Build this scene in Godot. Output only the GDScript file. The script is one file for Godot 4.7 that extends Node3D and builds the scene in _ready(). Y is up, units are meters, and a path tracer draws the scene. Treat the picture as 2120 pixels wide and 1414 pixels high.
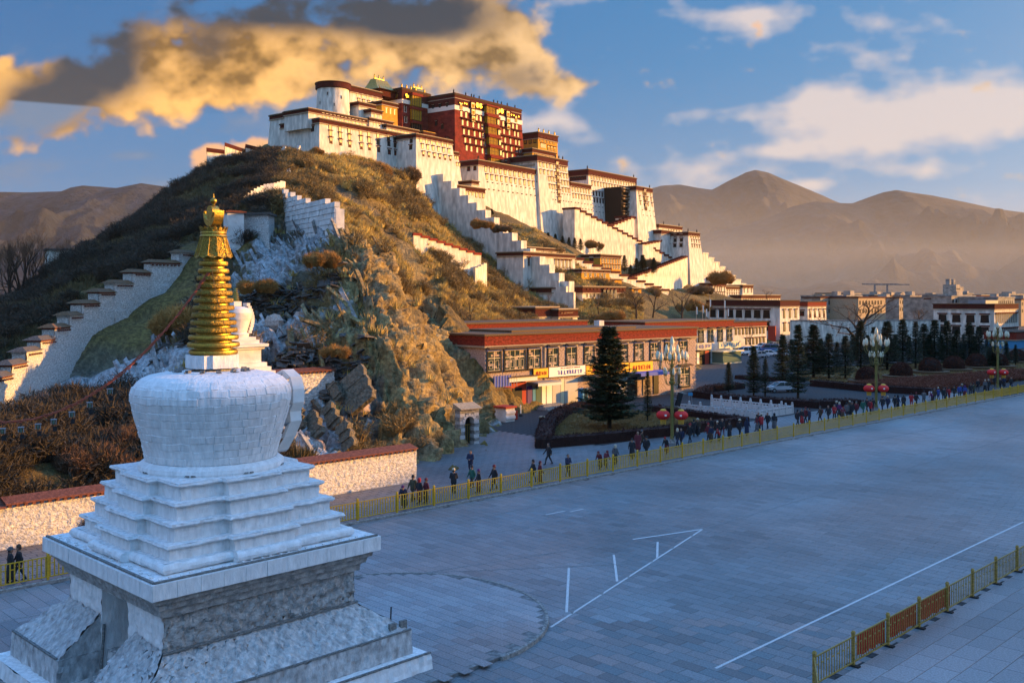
extends Node3D
# Frame: x right, y up, -z away from the viewer; ground at y = 0, viewpoint 14 m up. A distance "d" is -z.
const F := 2040.0
const HZ := 612.0
const EYE := 14.0
var M := {}
var used := {}
var rng := RandomNumberGenerator.new()
var nz := FastNoiseLite.new()
var nzb := FastNoiseLite.new()
var nzc := FastNoiseLite.new()

func _ready():
	rng.seed = 20240611
	var cam := Camera3D.new()
	cam.name = "camera"
	cam.projection = Camera3D.PROJECTION_FRUSTUM
	cam.near = 0.5
	cam.far = 20000.0
	cam.size = 0.5 * 1414.0 / F
	cam.frustum_offset = Vector2(0, -0.5 * 95.0 / F)
	cam.position = Vector3(0, EYE, 0)
	add_child(cam)
	cam.current = true
	var env := Environment.new()
	env.background_mode = Environment.BG_SKY
	env.tonemap_mode = Environment.TONE_MAPPER_LINEAR
	env.tonemap_exposure = 2.45
	env.background_energy_multiplier = 0.72
	env.sdfgi_enabled = true
	env.ssao_enabled = true
	env.ssil_enabled = true
	env.fog_enabled = true
	env.fog_density = 0.00003
	env.volumetric_fog_enabled = true
	env.volumetric_fog_density = 0.0
	env.fog_light_color = Color(1.0, 0.95, 0.80)
	env.sky = Sky.new()
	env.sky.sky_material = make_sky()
	var we := WorldEnvironment.new()
	we.name = "environment"
	we.environment = env
	add_child(we)
	var sun := DirectionalLight3D.new()
	sun.name = "sun"
	var el := deg_to_rad(10.0)
	var az := deg_to_rad(80.0)
	var to_sun := Vector3(sin(az) * cos(el), sin(el), -cos(az) * cos(el))
	sun.basis = Basis.looking_at(-to_sun)
	sun.light_color = Color(1.0, 0.49, 0.115).linear_to_srgb()
	sun.light_energy = 1.5
	sun.light_angular_distance = 0.5
	sun.shadow_enabled = true
	add_child(sun)
	materials()
	setup_terrain()
	ground_and_plaza()
	mountains()
	mist()
	hill()
	palace()
	village()
	stupa()
	hill_walls()
	shops()
	far_town()
	conifers()
	bare_trees()
	hedges()
	undergrowth()
	fences()
	lamps()
	balustrade()
	cars()
	people()
	small_things()

# ---------------------------------------------------------------- places
func P(px: float, py: float, d: float) -> Vector3:
	return Vector3((px - 1060.0) / F * d, EYE - (py - HZ) / F * d, -d)

func G(px: float, py: float, h := 0.0) -> Vector3:
	return P(px, py, (EYE - h) * F / (py - HZ))

func W(x: float, d: float, h := 0.0) -> Vector3:
	return Vector3(x, h, -d)

const RA := Vector3(0.7193, 0, -0.6947)   # along the road
const RN := Vector3(-0.6947, 0, -0.7193)  # across it, away from the plaza
func R(u: float, v: float, h := 0.0) -> Vector3:
	return Vector3(-9.57, h, -60.9) + RA * u + RN * v

const FE := Vector3(0.602, 0, -0.799)     # along the palace front
const FS := Vector3(0.799, 0, 0.602)      # out of it
func fp(t: float, s: float, h: float) -> Vector3:
	return Vector3(-52.67, h, -270.0) + FE * t + FS * s

func ft(px: float, s: float) -> float:
	var u := (px - 1060.0) / F
	return (u * (270.0 - 0.602 * s) + 52.67 - 0.799 * s) / (0.602 - 0.799 * u)

func fs(px: float, t: float) -> float:
	var u := (px - 1060.0) / F
	return (u * (270.0 + 0.799 * t) + 52.67 - 0.602 * t) / (0.799 + 0.602 * u)

func fd(t: float, s: float) -> float:
	return 270.0 + 0.799 * t - 0.602 * s

func fh(py: float, t: float, s: float) -> float:
	return EYE - (py - HZ) * fd(t, s) / F

# ---------------------------------------------------------------- meshes
func tool() -> SurfaceTool:
	var st := SurfaceTool.new()
	st.begin(Mesh.PRIMITIVE_TRIANGLES)
	st.set_color(Color.WHITE)
	st.set_uv(Vector2.ZERO)
	return st

func quad(st: SurfaceTool, a: Vector3, b: Vector3, c: Vector3, d: Vector3, out: Vector3):
	var n := (c - a).cross(b - a)
	if n.length_squared() < 1e-12:
		n = (d - a).cross(c - a)
	if n.dot(out) < 0.0:
		var t := b
		b = d
		d = t
		n = -n
	st.set_normal(n.normalized())
	st.add_vertex(a)
	st.add_vertex(b)
	st.add_vertex(c)
	st.add_vertex(a)
	st.add_vertex(c)
	st.add_vertex(d)

func tri(st: SurfaceTool, a: Vector3, b: Vector3, c: Vector3, out: Vector3):
	var n := (c - a).cross(b - a)
	if n.dot(out) < 0.0:
		var t := b
		b = c
		c = t
		n = -n
	st.set_normal(n.normalized())
	st.add_vertex(a)
	st.add_vertex(b)
	st.add_vertex(c)

func uvquad(st: SurfaceTool, a: Vector3, b: Vector3, c: Vector3, d: Vector3):
	st.set_normal((c - a).cross(b - a).normalized())
	st.set_uv(Vector2(0, 0)); st.add_vertex(a)
	st.set_uv(Vector2(1, 0)); st.add_vertex(b)
	st.set_uv(Vector2(1, 1)); st.add_vertex(c)
	st.set_uv(Vector2(0, 0)); st.add_vertex(a)
	st.set_uv(Vector2(1, 1)); st.add_vertex(c)
	st.set_uv(Vector2(0, 1)); st.add_vertex(d)
	st.set_uv(Vector2.ZERO)

func hexa(st: SurfaceTool, p: Array):
	var m: Vector3 = (p[0] + p[1] + p[2] + p[3] + p[4] + p[5] + p[6] + p[7]) / 8.0
	for f in [[0, 1, 2, 3], [4, 5, 6, 7], [0, 1, 5, 4], [1, 2, 6, 5], [2, 3, 7, 6], [3, 0, 4, 7]]:
		var c: Vector3 = (p[f[0]] + p[f[1]] + p[f[2]] + p[f[3]]) / 4.0
		quad(st, p[f[0]], p[f[1]], p[f[2]], p[f[3]], c - m)

func box(st: SurfaceTool, c: Vector3, size: Vector3, b := Basis.IDENTITY):
	var p := []
	for y in [-0.5, 0.5]:
		for q in [[-0.5, -0.5], [0.5, -0.5], [0.5, 0.5], [-0.5, 0.5]]:
			p.append(c + b * Vector3(q[0] * size.x, y * size.y, q[1] * size.z))
	hexa(st, p)

func slab(st: SurfaceTool, a: Vector3, b: Vector3, out: Vector3, thick: float, h0: float, h1: float):
	var o := out.normalized() * thick
	hexa(st, [Vector3(a.x, h0, a.z), Vector3(b.x, h0, b.z), Vector3(b.x, h0, b.z) - o, Vector3(a.x, h0, a.z) - o,
		Vector3(a.x, h1, a.z), Vector3(b.x, h1, b.z), Vector3(b.x, h1, b.z) - o, Vector3(a.x, h1, a.z) - o])

func tube(st: SurfaceTool, a: Vector3, b: Vector3, ra: float, rb: float, n := 6, caps := false):
	var ax := (b - a).normalized()
	var u := ax.cross(Vector3.UP if absf(ax.y) < 0.9 else Vector3.RIGHT).normalized()
	var v := ax.cross(u)
	for i in n:
		var t0 := TAU * i / n
		var t1 := TAU * (i + 1) / n
		var d0 := u * cos(t0) + v * sin(t0)
		var d1 := u * cos(t1) + v * sin(t1)
		for k in [[a + d0 * ra, d0], [b + d0 * rb, d0], [b + d1 * rb, d1], [a + d0 * ra, d0], [b + d1 * rb, d1], [a + d1 * ra, d1]]:
			st.set_normal(k[1])
			st.add_vertex(k[0])
		if caps:
			tri(st, b, b + d0 * rb, b + d1 * rb, ax)
			tri(st, a, a + d0 * ra, a + d1 * ra, -ax)

func lathe(st: SurfaceTool, at: Vector3, prof: Array, n := 24, flat := false):
	for k in prof.size() - 1:
		var r0: float = prof[k][0]
		var r1: float = prof[k + 1][0]
		var y0: float = prof[k][1]
		var y1: float = prof[k + 1][1]
		for i in n:
			var t0 := TAU * i / n
			var t1 := TAU * (i + 1) / n
			var e0 := Vector3(cos(t0), 0, sin(t0))
			var e1 := Vector3(cos(t1), 0, sin(t1))
			var a := at + e0 * r0 + Vector3.UP * y0
			var b := at + e1 * r0 + Vector3.UP * y0
			var c := at + e1 * r1 + Vector3.UP * y1
			var d := at + e0 * r1 + Vector3.UP * y1
			var slope := Vector2(y1 - y0, -(r1 - r0)).normalized()
			if flat:
				var em := (e0 + e1).normalized()
				quad(st, a, b, c, d, em * slope.x + Vector3.UP * slope.y)
				continue
			var n0 := e0 * slope.x + Vector3.UP * slope.y
			var n1 := e1 * slope.x + Vector3.UP * slope.y
			for q in [[a, n0], [c, n1], [d, n0], [a, n0], [b, n1], [c, n1]]:
				st.set_normal(q[1])
				st.add_vertex(q[0])

func polygon(st: SurfaceTool, pts: Array, h: float):
	var flat := PackedVector2Array()
	for p in pts:
		flat.append(Vector2(p.x, p.z))
	var idx := Geometry2D.triangulate_polygon(flat)
	for i in range(0, idx.size(), 3):
		var v := []
		for k in 3:
			v.append(Vector3(flat[idx[i + k]].x, h, flat[idx[i + k]].y))
		tri(st, v[0], v[1], v[2], Vector3.UP)

func prism(st: SurfaceTool, pts: Array, h0: float, h1: float):
	polygon(st, pts, h1)
	var m := Vector3.ZERO
	for p in pts:
		m += p / pts.size()
	var area := 0.0
	for i in pts.size():
		var a: Vector3 = pts[i]
		var b: Vector3 = pts[(i + 1) % pts.size()]
		area += a.x * b.z - b.x * a.z
	for i in pts.size():
		var a: Vector3 = pts[i]
		var b: Vector3 = pts[(i + 1) % pts.size()]
		var e := b - a
		var out := Vector3(e.z, 0, -e.x) * signf(area)
		quad(st, Vector3(a.x, h0, a.z), Vector3(b.x, h0, b.z), Vector3(b.x, h1, b.z), Vector3(a.x, h1, a.z), out)

# ---------------------------------------------------------------- nodes
func numbered(called: String) -> String:
	if not used.has(called):
		used[called] = 0
		return called
	used[called] += 1
	return "%s_%03d" % [called, used[called]]

func own(o: Node3D, called: String, parent: Node3D):
	if parent == self:
		o.name = numbered(called)
	else:
		var k: int = parent.get_meta("_n_" + called, 0)
		parent.set_meta("_n_" + called, k + 1)
		o.name = called if k == 0 else "%s_%03d" % [called, k]
	parent.add_child(o, true)

func put(called: String, mesh: Mesh, m, parent: Node3D = self, at := Transform3D.IDENTITY) -> MeshInstance3D:
	var o := MeshInstance3D.new()
	o.mesh = mesh
	if m is Material:
		o.material_override = m
	o.transform = at
	own(o, called, parent)
	return o

func obj(called: String, st: SurfaceTool, m: Material, parent: Node3D = self) -> MeshInstance3D:
	return put(called, st.commit(), m, parent)

func join(parts: Array) -> ArrayMesh:
	var am := ArrayMesh.new()
	for p in parts:
		var s: SurfaceTool = p[0]
		s.commit(am)
		if am.get_surface_count():
			am.surface_set_material(am.get_surface_count() - 1, p[1])
	return am

func tag(o: Node3D, label: String, category: String, group := "") -> Node3D:
	o.set_meta("label", label)
	o.set_meta("category", category)
	if group:
		o.set_meta("group", group)
	return o

func thing(called: String, label: String, category: String, at := Vector3.ZERO, turn := 0.0, group := "") -> Node3D:
	var o := Node3D.new()
	o.position = at
	o.rotation.y = turn
	own(o, called, self)
	return tag(o, label, category, group)

func kind(o: Node3D, k: String) -> Node3D:
	o.set_meta("kind", k)
	return o

func many(called: String, mesh: Mesh, m, places: Array, tints: Array, parent: Node3D = self) -> MultiMeshInstance3D:
	var mm := MultiMesh.new()
	mm.transform_format = MultiMesh.TRANSFORM_3D
	mm.use_colors = tints.size() > 0
	mm.mesh = mesh
	mm.instance_count = places.size()
	for i in places.size():
		mm.set_instance_transform(i, places[i])
		if tints.size():
			mm.set_instance_color(i, tints[i])
	var o := MultiMeshInstance3D.new()
	o.multimesh = mm
	if m is Material:
		o.material_override = m
	own(o, called, parent)
	return kind(o, "stuff")

func copy(o: Node3D, called: String, label: String, at: Vector3, turn := 0.0, size := 1.0) -> Node3D:
	var c: Node3D = o.duplicate()
	c.name = numbered(called)
	add_child(c)
	c.position = at
	c.rotation = Vector3(0, turn, 0)
	c.scale = Vector3.ONE * size
	c.set_meta("label", label)
	return c

# ---------------------------------------------------------------- materials
func lin(r: float, g: float, b: float) -> Color:
	return Color(r, g, b).linear_to_srgb()

func noise_tex(kind_of: int, freq: float, lo: Color, hi: Color, octaves := 5, seed_ := 1, size := 512, gain := 0.5) -> NoiseTexture2D:
	var n := FastNoiseLite.new()
	n.noise_type = kind_of
	n.frequency = freq
	n.seed = seed_
	n.fractal_type = FastNoiseLite.FRACTAL_FBM
	n.fractal_octaves = octaves
	n.fractal_gain = gain
	var g := Gradient.new()
	g.set_color(0, lo)
	g.set_color(1, hi)
	g.set_offset(0, 0.12)
	g.set_offset(1, 0.88)
	var t := NoiseTexture2D.new()
	t.width = size
	t.height = size
	t.seamless = true
	t.noise = n
	t.color_ramp = g
	t.generate_mipmaps = false
	return t

func mat(called: String, c: Color, rough := 0.9, tex: Texture2D = null, scale := 1.0, bump: Texture2D = null, bump_cm := 1.0, metal := 0.0, vc := false) -> StandardMaterial3D:
	var m := StandardMaterial3D.new()
	m.resource_name = called
	m.albedo_color = c
	m.roughness = rough
	m.metallic = metal
	m.vertex_color_use_as_albedo = vc
	if tex or bump:
		m.uv1_triplanar = true
		m.uv1_world_triplanar = true
		m.uv1_scale = Vector3.ONE * scale
		m.albedo_texture = tex
	if bump:
		m.heightmap_enabled = true
		m.heightmap_texture = bump
		m.heightmap_scale = bump_cm
	m.metallic_specular = 0.35
	M[called] = m
	return m

func materials():
	nz.seed = 5
	nz.frequency = 1.0
	nz.fractal_octaves = 4
	nzb.seed = 11
	nzb.noise_type = FastNoiseLite.TYPE_CELLULAR
	nzb.frequency = 1.0
	nzb.fractal_type = FastNoiseLite.FRACTAL_NONE
	nzb.cellular_return_type = FastNoiseLite.RETURN_DISTANCE2_SUB
	nzc.seed = 23
	nzc.frequency = 1.0
	nzc.fractal_octaves = 2
	var S := FastNoiseLite.TYPE_SIMPLEX_SMOOTH
	var g := func(v: float): return Color(v, v, v)
	var mild := noise_tex(S, 0.012, g.call(0.80), g.call(1.0), 6, 3)
	var strong := noise_tex(S, 0.012, g.call(0.55), g.call(1.0), 7, 4, 512, 0.62)
	var grain := noise_tex(S, 0.03, g.call(0.0), g.call(1.0), 6, 5, 512, 0.65)
	var lumps := noise_tex(S, 0.014, g.call(0.0), g.call(1.0), 6, 6, 512, 0.6)
	var crag := noise_tex(S, 0.010, g.call(0.0), g.call(1.0), 8, 7, 1024, 0.62)
	var cragc := noise_tex(S, 0.014, g.call(0.42), g.call(1.0), 8, 8, 1024, 0.66)
	mat("whitewash", lin(0.80, 0.77, 0.72), 0.95, mild, 0.12, lumps, 4.0)
	mat("whitewash_far", lin(0.82, 0.76, 0.64), 0.95, mild, 0.05, lumps, 6.0)
	mat("stupa_white", lin(0.88, 0.87, 0.86), 0.9, noise_tex(S, 0.008, g.call(0.84), g.call(1.0), 7, 31, 1024, 0.66), 0.2, crag, 2.6)
	mat("stupa_rough", lin(0.60, 0.59, 0.57), 0.97, noise_tex(S, 0.010, g.call(0.55), g.call(1.0), 7, 32, 1024, 0.62), 0.27, crag, 5.0)
	mat("stupa_old", lin(0.80, 0.79, 0.78), 0.95, noise_tex(S, 0.008, g.call(0.55), g.call(1.0), 7, 33, 1024, 0.62), 0.22, crag, 3.5)
	mat("trim_grey", lin(0.30, 0.30, 0.29), 0.85, strong, 1.0)
	mat("rough_white", lin(0.86, 0.83, 0.78), 0.96, noise_tex(S, 0.02, g.call(0.62), g.call(1.0), 6, 34, 512, 0.6), 0.4, crag, 9.0)
	mat("coping_red", lin(0.24, 0.085, 0.055), 0.9, strong, 0.6, grain, 2.0)
	mat("palace_red", lin(0.26, 0.035, 0.022), 0.92, strong, 0.08, lumps, 5.0)
	mat("frieze", lin(0.115, 0.022, 0.016), 0.97, strong, 0.6, grain, 5.0)
	mat("frieze_bright", lin(0.30, 0.045, 0.025), 0.95, strong, 0.5, grain, 3.0)
	mat("cornice", lin(0.10, 0.055, 0.03), 0.85, strong, 0.5)
	mat("cornice_pale", lin(0.42, 0.33, 0.22), 0.9, mild, 0.4)
	mat("ochre", lin(0.58, 0.30, 0.035), 0.92, mild, 0.1, lumps, 3.0)
	mat("window_dark", lin(0.012, 0.010, 0.010), 0.35)
	mat("window_black", lin(0.018, 0.014, 0.013), 0.8)
	mat("lintel", lin(0.085, 0.018, 0.012), 0.9)
	mat("cloth_white", lin(0.72, 0.66, 0.54), 0.95)
	mat("curtain_yellow", lin(0.55, 0.32, 0.02), 0.9, strong, 0.4)
	mat("curtain_dark", lin(0.020, 0.014, 0.010), 0.95)
	mat("gold", lin(0.62, 0.41, 0.08), 0.40, noise_tex(S, 0.02, g.call(0.60), g.call(1.0), 5, 36), 1.2, grain, 0.8, 0.9)
	mat("gold_relief", lin(0.58, 0.38, 0.08), 0.46, noise_tex(S, 0.02, g.call(0.5), g.call(1.0), 5, 37), 1.6, lumps, 3.5, 0.85)
	mat("gilt_roof", lin(0.62, 0.40, 0.09), 0.35, strong, 0.4, null, 0.0, 0.8)
	mat("rock", lin(1.0, 1.0, 1.0), 0.95, cragc, 0.11, crag, 22.0, 0.0, true)
	mat("rock_slab", lin(0.30, 0.26, 0.19), 0.95, cragc, 0.2, crag, 14.0)
	mat("slate", lin(0.15, 0.135, 0.12), 0.8, strong, 0.8, grain, 1.5)
	mat("earth", lin(0.17, 0.13, 0.085), 0.97, strong, 0.03)
	mat("mountain", lin(1, 1, 1), 0.98, cragc, 0.0012, crag, 900.0, 0.0, true)
	mat("slab", lin(1, 1, 1), 0.42, noise_tex(S, 0.02, g.call(0.78), g.call(1.0), 6, 38, 512, 0.6), 0.9, grain, 0.35, 0.0, true)
	mat("joint", lin(0.07, 0.072, 0.075), 0.95, strong, 0.5)
	mat("promenade", lin(0.27, 0.265, 0.26), 0.8, strong, 0.4)
	mat("kerb", lin(0.42, 0.40, 0.37), 0.85, strong, 0.7, grain, 1.0)
	mat("asphalt", lin(0.085, 0.085, 0.088), 0.9, strong, 0.3)
	mat("paint", lin(0.66, 0.66, 0.66), 0.8, mild, 1.5)
	mat("paint_worn", lin(0.38, 0.38, 0.38), 0.85, strong, 1.5)
	mat("dry_lawn", lin(0.21, 0.145, 0.055), 0.97, strong, 0.3, grain, 3.0)
	mat("fence_yellow", lin(0.64, 0.39, 0.03), 0.42, mild, 1.0)
	mat("fence_bronze", lin(0.50, 0.33, 0.075), 0.45, strong, 1.2)
	mat("lamp_bronze", lin(0.22, 0.19, 0.055), 0.45, mild, 1.0)
	mat("bud_glass", lin(0.62, 0.58, 0.42), 0.35)
	mat("lantern_red", lin(0.62, 0.025, 0.025), 0.6)
	mat("lantern_gold", lin(0.72, 0.42, 0.05), 0.55)
	mat("bark", lin(0.085, 0.062, 0.045), 0.95, strong, 1.2)
	mat("twig", lin(0.10, 0.068, 0.045), 0.95)
	mat("needle", lin(1, 1, 1), 0.75, null, 1.0, null, 0.0, 0.0, true)
	mat("leafy", lin(1, 1, 1), 0.85, null, 1.0, null, 0.0, 0.0, true)
	mat("white_stone", lin(0.58, 0.57, 0.56), 0.7, mild, 0.8)
	mat("glass", lin(0.03, 0.045, 0.045), 0.12)
	mat("pane_green", lin(0.10, 0.15, 0.11), 0.2)
	mat("frame_cream", lin(0.66, 0.57, 0.36), 0.7)
	mat("stone_block", lin(0.66, 0.50, 0.41), 0.92, strong, 0.9, grain, 1.2)
	mat("metal_grey", lin(0.28, 0.29, 0.30), 0.45, mild, 1.0)
	mat("shutter", lin(0.42, 0.41, 0.36), 0.5)
	mat("black", lin(0.016, 0.016, 0.018), 0.6)
	mat("rubber", lin(0.02, 0.02, 0.02), 0.8)
	mat("city_white", lin(0.48, 0.43, 0.36), 0.9, strong, 0.05)
	mat("city_grey", lin(0.34, 0.33, 0.31), 0.9, strong, 0.05)
	mat("wood", lin(0.20, 0.12, 0.06), 0.8, strong, 1.0)
	mat("cloth_red", lin(0.40, 0.03, 0.02), 0.9)
	mat("blue_cloth", lin(0.10, 0.13, 0.42), 0.8)
	mat("sign_yellow", lin(0.75, 0.42, 0.02), 0.6)
	mat("sign_white", lin(0.78, 0.74, 0.66), 0.6)
	mat("sign_blue", lin(0.05, 0.06, 0.36), 0.6)
	mat("door_red", lin(0.36, 0.04, 0.02), 0.7)
	mat("teal", lin(0.04, 0.22, 0.40), 0.6)
	mat("purple", lin(0.08, 0.03, 0.14), 0.6)
	mat("rope_red", lin(0.34, 0.085, 0.05), 0.9)
	M.stupa_white.uv1_scale = Vector3(0.42, 0.11, 0.42)
	M.stupa_old.uv1_scale = Vector3(0.40, 0.16, 0.40)
	M.whitewash_far.uv1_scale = Vector3(0.13, 0.03, 0.13)
	M.whitewash_far.albedo_texture = noise_tex(S, 0.012, g.call(0.70), g.call(1.0), 6, 41)
	for m in ["needle", "leafy"]:
		M[m].backlight_enabled = true
		M[m].backlight = Color(0.25, 0.25, 0.2)

# ---------------------------------------------------------------- sky: air and clouds, brightened out of view
var sk_a := FastNoiseLite.new()
var sk_b := FastNoiseLite.new()

func blob(x: float, y: float, cx: float, cy: float, rx: float, ry: float) -> float:
	var q := ((x - cx) / rx) * ((x - cx) / rx) + ((y - cy) / ry) * ((y - cy) / ry)
	return exp(-q)

func sky_at(dir: Vector3) -> Color:
	var up := dir.y
	var az := atan2(dir.x, -dir.z)
	var e := maxf(up, 0.0)
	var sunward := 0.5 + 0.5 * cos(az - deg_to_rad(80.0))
	var west := clampf(0.5 - az * 1.15, 0.0, 1.0)
	var low := pow(1.0 - e, 5.0)
	var r := lerpf(0.012, 0.03, low) + 0.12 * sunward * low
	var g := lerpf(0.132, 0.235, low) + 0.05 * sunward * low
	var b := lerpf(0.315, 0.42, low)
	var deep := west * (1.0 if absf(az) < 1.6 else 1.0 - clampf((absf(az) - 1.6) / 1.2, 0.0, 1.0))
	r = lerpf(r, r * 0.36, deep)
	g = lerpf(g, g * 0.62, deep)
	b = lerpf(b, b * 0.74, deep)
	var high := 1.0 + 2.1 * smoothstep(0.30, 0.62, e)  # upper sky, out of view, made brighter to lift the shaded ground
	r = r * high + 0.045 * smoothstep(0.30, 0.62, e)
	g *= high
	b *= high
	if up < -0.02:
		return Color(0.2, 0.19, 0.2)
	var glow0 := 3.0 * pow(maxf(sunward, 0.0), 16.0) * pow(1.0 - e, 2.0)  # extra glow around the unseen sun, added to light the stupa faces
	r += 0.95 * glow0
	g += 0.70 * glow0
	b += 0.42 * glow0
	var k := 1.0 / (e + 0.16)
	var cx := dir.x * k
	var cz := dir.z * k
	var sweep := sk_b.get_noise_3d(cx * 55.0 + cz * 14.0, cz * 170.0, 40.0)
	var wisp := clampf((sk_a.get_noise_3d(cx * 70.0, cz * 150.0, 3.0) + 0.35 * sweep + 0.10) * 1.6, 0.0, 1.0) * 0.45
	var front := clampf((-dir.z - 0.55) / 0.2, 0.0, 1.0)
	var wa := wisp * (1.0 - front)
	var cr := 0.86
	var cg := 0.92
	var cb := 1.05
	if front > 0.0:
		var x := 1060.0 + 2040.0 * dir.x / -dir.z
		var y := 612.0 - 2040.0 * dir.y / -dir.z
		var n1 := sk_a.get_noise_3d(x * 0.45, y * 0.62, 0.0)
		var n2 := sk_a.get_noise_3d(x * 1.1 + 300.0, y * 1.5, 9.0)
		n1 += 0.30 * sk_b.get_noise_3d(x * 2.6 + y * 0.8, y * 3.4, 31.0)
		var nw := sk_b.get_noise_3d(x * 0.35 + y * 0.16, y * 1.25, 20.0)
		var ridged := 1.0 - 2.0 * absf(sk_b.get_noise_3d(x * 0.5, y * 0.8, 70.0))
		var body := 1.25 * blob(x, y, 40.0, 205.0, 330.0, 95.0) + 1.25 * blob(x, y, 330.0, 150.0, 330.0, 115.0) + 1.2 * blob(x, y, 640.0, 80.0, 420.0, 112.0)
		body += 1.25 * blob(x, y, 1000.0, 90.0, 200.0, 108.0) + 0.9 * blob(x, y, 1170.0, 178.0, 80.0, 28.0) + 0.55 * blob(x, y, 520.0, 190.0, 120.0, 50.0)
		body -= 1.1 * blob(x, y, 30.0, 20.0, 190.0, 95.0) + 0.35 * blob(x, y, 100.0, 105.0, 60.0, 60.0) + 0.7 * blob(x, y, 1260.0, 20.0, 120.0, 120.0)
		body -= 0.5 * blob(x, y, 640.0, 215.0, 120.0, 34.0) + 0.25 * blob(x, y, 470.0, 262.0, 130.0, 30.0)
		var den := body + n1 * 1.15 + n2 * 0.62 - 0.58
		var ca := clampf(den * 1.35 + 0.06, 0.0, 1.0)
		ca = ca * ca * (3.0 - 2.0 * ca)
		var dark := 1.5 * blob(x, y, 600.0, -5.0, 330.0, 62.0) + 1.25 * blob(x, y, 205.0, 120.0, 95.0, 85.0) + 0.95 * blob(x, y, 95.0, 215.0, 90.0, 55.0) + 0.8 * blob(x, y, 20.0, 262.0, 70.0, 28.0)
		dark += 0.65 * blob(x, y, 880.0, 50.0, 130.0, 40.0) + 0.35 * blob(x, y, 1060.0, 165.0, 90.0, 40.0) + 0.6 * blob(x, y, 430.0, 100.0, 60.0, 40.0)
		dark = clampf(dark * 1.15 + n1 * 0.40 + n2 * 0.35 + 0.02, 0.0, 1.0)
		var glow := clampf(0.72 + n2 * 1.25 + n1 * 0.8 + 0.35 * blob(x, y, 350.0, 225.0, 260.0, 60.0), 0.25, 1.25)
		dark = dark * dark * (3.0 - 2.0 * dark)
		var rosy := clampf((x - 500.0) / 600.0, 0.0, 1.0)
		var wr := lerpf(0.60, 0.55, rosy) * glow
		var wg := lerpf(0.315, 0.34, rosy) * glow
		var wb := lerpf(0.09, 0.155, rosy) * glow
		wr = lerpf(wr, 0.012, dark)
		wg = lerpf(wg, 0.030, dark)
		wb = lerpf(wb, 0.052, dark)
		var soft := 0.95 * blob(x, y, 1870.0, 225.0, 260.0, 62.0) + 0.8 * blob(x, y, 1760.0, 300.0, 190.0, 34.0) + 0.7 * blob(x, y, 2080.0, 200.0, 110.0, 80.0) + 0.75 * blob(x, y, 1690.0, 215.0, 70.0, 40.0)
		soft += 0.95 * blob(x, y, 1420.0, 355.0, 150.0, 34.0) + 0.6 * blob(x, y, 1610.0, 315.0, 55.0, 14.0) + 0.7 * blob(x, y, 1680.0, 385.0, 60.0, 14.0) + 0.5 * blob(x, y, 1880.0, 350.0, 150.0, 22.0)
		soft += 0.65 * blob(x, y, 1500.0, 35.0, 150.0, 26.0) + 0.4 * blob(x, y, 1800.0, 50.0, 220.0, 50.0) + 0.75 * blob(x, y, 1160.0, 270.0, 110.0, 50.0) + 0.45 * blob(x, y, 1480.0, 232.0, 90.0, 22.0)
		soft += 0.75 * blob(x, y, 560.0, 240.0, 240.0, 50.0) + 0.45 * blob(x, y, 40.0, 350.0, 90.0, 30.0) + 0.5 * blob(x, y, 270.0, 320.0, 60.0, 12.0) + 0.35 * blob(x, y, 640.0, 150.0, 200.0, 60.0) + 0.6 * blob(x, y, 330.0, 382.0, 70.0, 14.0)
		var sd := clampf((soft * 1.15 + nw * 0.75 + n2 * 0.45 + ridged * 0.22 - 0.42) * 1.35, 0.0, 1.0)
		sd = sd * (0.78 if x > 1000.0 else 0.48)
		var sr := 0.50
		var sg := 0.42
		var sb := 0.385
		if x < 760.0:
			sr = 0.19
			sg = 0.20
			sb = 0.23
		var pk := clampf((1.5 * blob(x, y, 480.0, 322.0, 115.0, 36.0) + n2 * 0.9 + n1 * 0.3 - 0.55) * 3.2, 0.0, 1.0)
		r = lerpf(r, sr, sd * front)
		g = lerpf(g, sg, sd * front)
		b = lerpf(b, sb, sd * front)
		r = lerpf(r, 0.57, pk * front)
		g = lerpf(g, 0.30, pk * front)
		b = lerpf(b, 0.155, pk * front)
		r = lerpf(r, wr, ca * front)
		g = lerpf(g, wg, ca * front)
		b = lerpf(b, wb, ca * front)
	r = lerpf(r, cr, wa)
	g = lerpf(g, cg, wa)
	b = lerpf(b, cb, wa)
	return Color(r, g, b)

func sky_dir(col: float, row: float, w: float, h: float) -> Vector3:
	var a := col / w * TAU
	var v := row / h * PI
	return Vector3(sin(a) * sin(v), cos(v), -cos(a) * sin(v))

func make_sky() -> PanoramaSkyMaterial:
	for n in [sk_a, sk_b]:
		n.noise_type = FastNoiseLite.TYPE_SIMPLEX_SMOOTH
		n.fractal_type = FastNoiseLite.FRACTAL_FBM
		n.frequency = 0.008
		n.fractal_octaves = 6
		n.fractal_gain = 0.52
	sk_a.seed = 77
	sk_b.seed = 91
	var w := 4096
	var h := 2048
	var small := Image.create(512, 256, false, Image.FORMAT_RGBF)
	small.fill(Color(0.2, 0.19, 0.2))
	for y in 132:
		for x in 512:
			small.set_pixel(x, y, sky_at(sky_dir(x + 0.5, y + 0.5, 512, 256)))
	small.resize(w, h, Image.INTERPOLATE_BILINEAR)
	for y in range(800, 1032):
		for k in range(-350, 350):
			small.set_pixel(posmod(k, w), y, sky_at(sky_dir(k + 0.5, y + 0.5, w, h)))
	var m := PanoramaSkyMaterial.new()
	m.panorama = ImageTexture.create_from_image(small)
	return m

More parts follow.
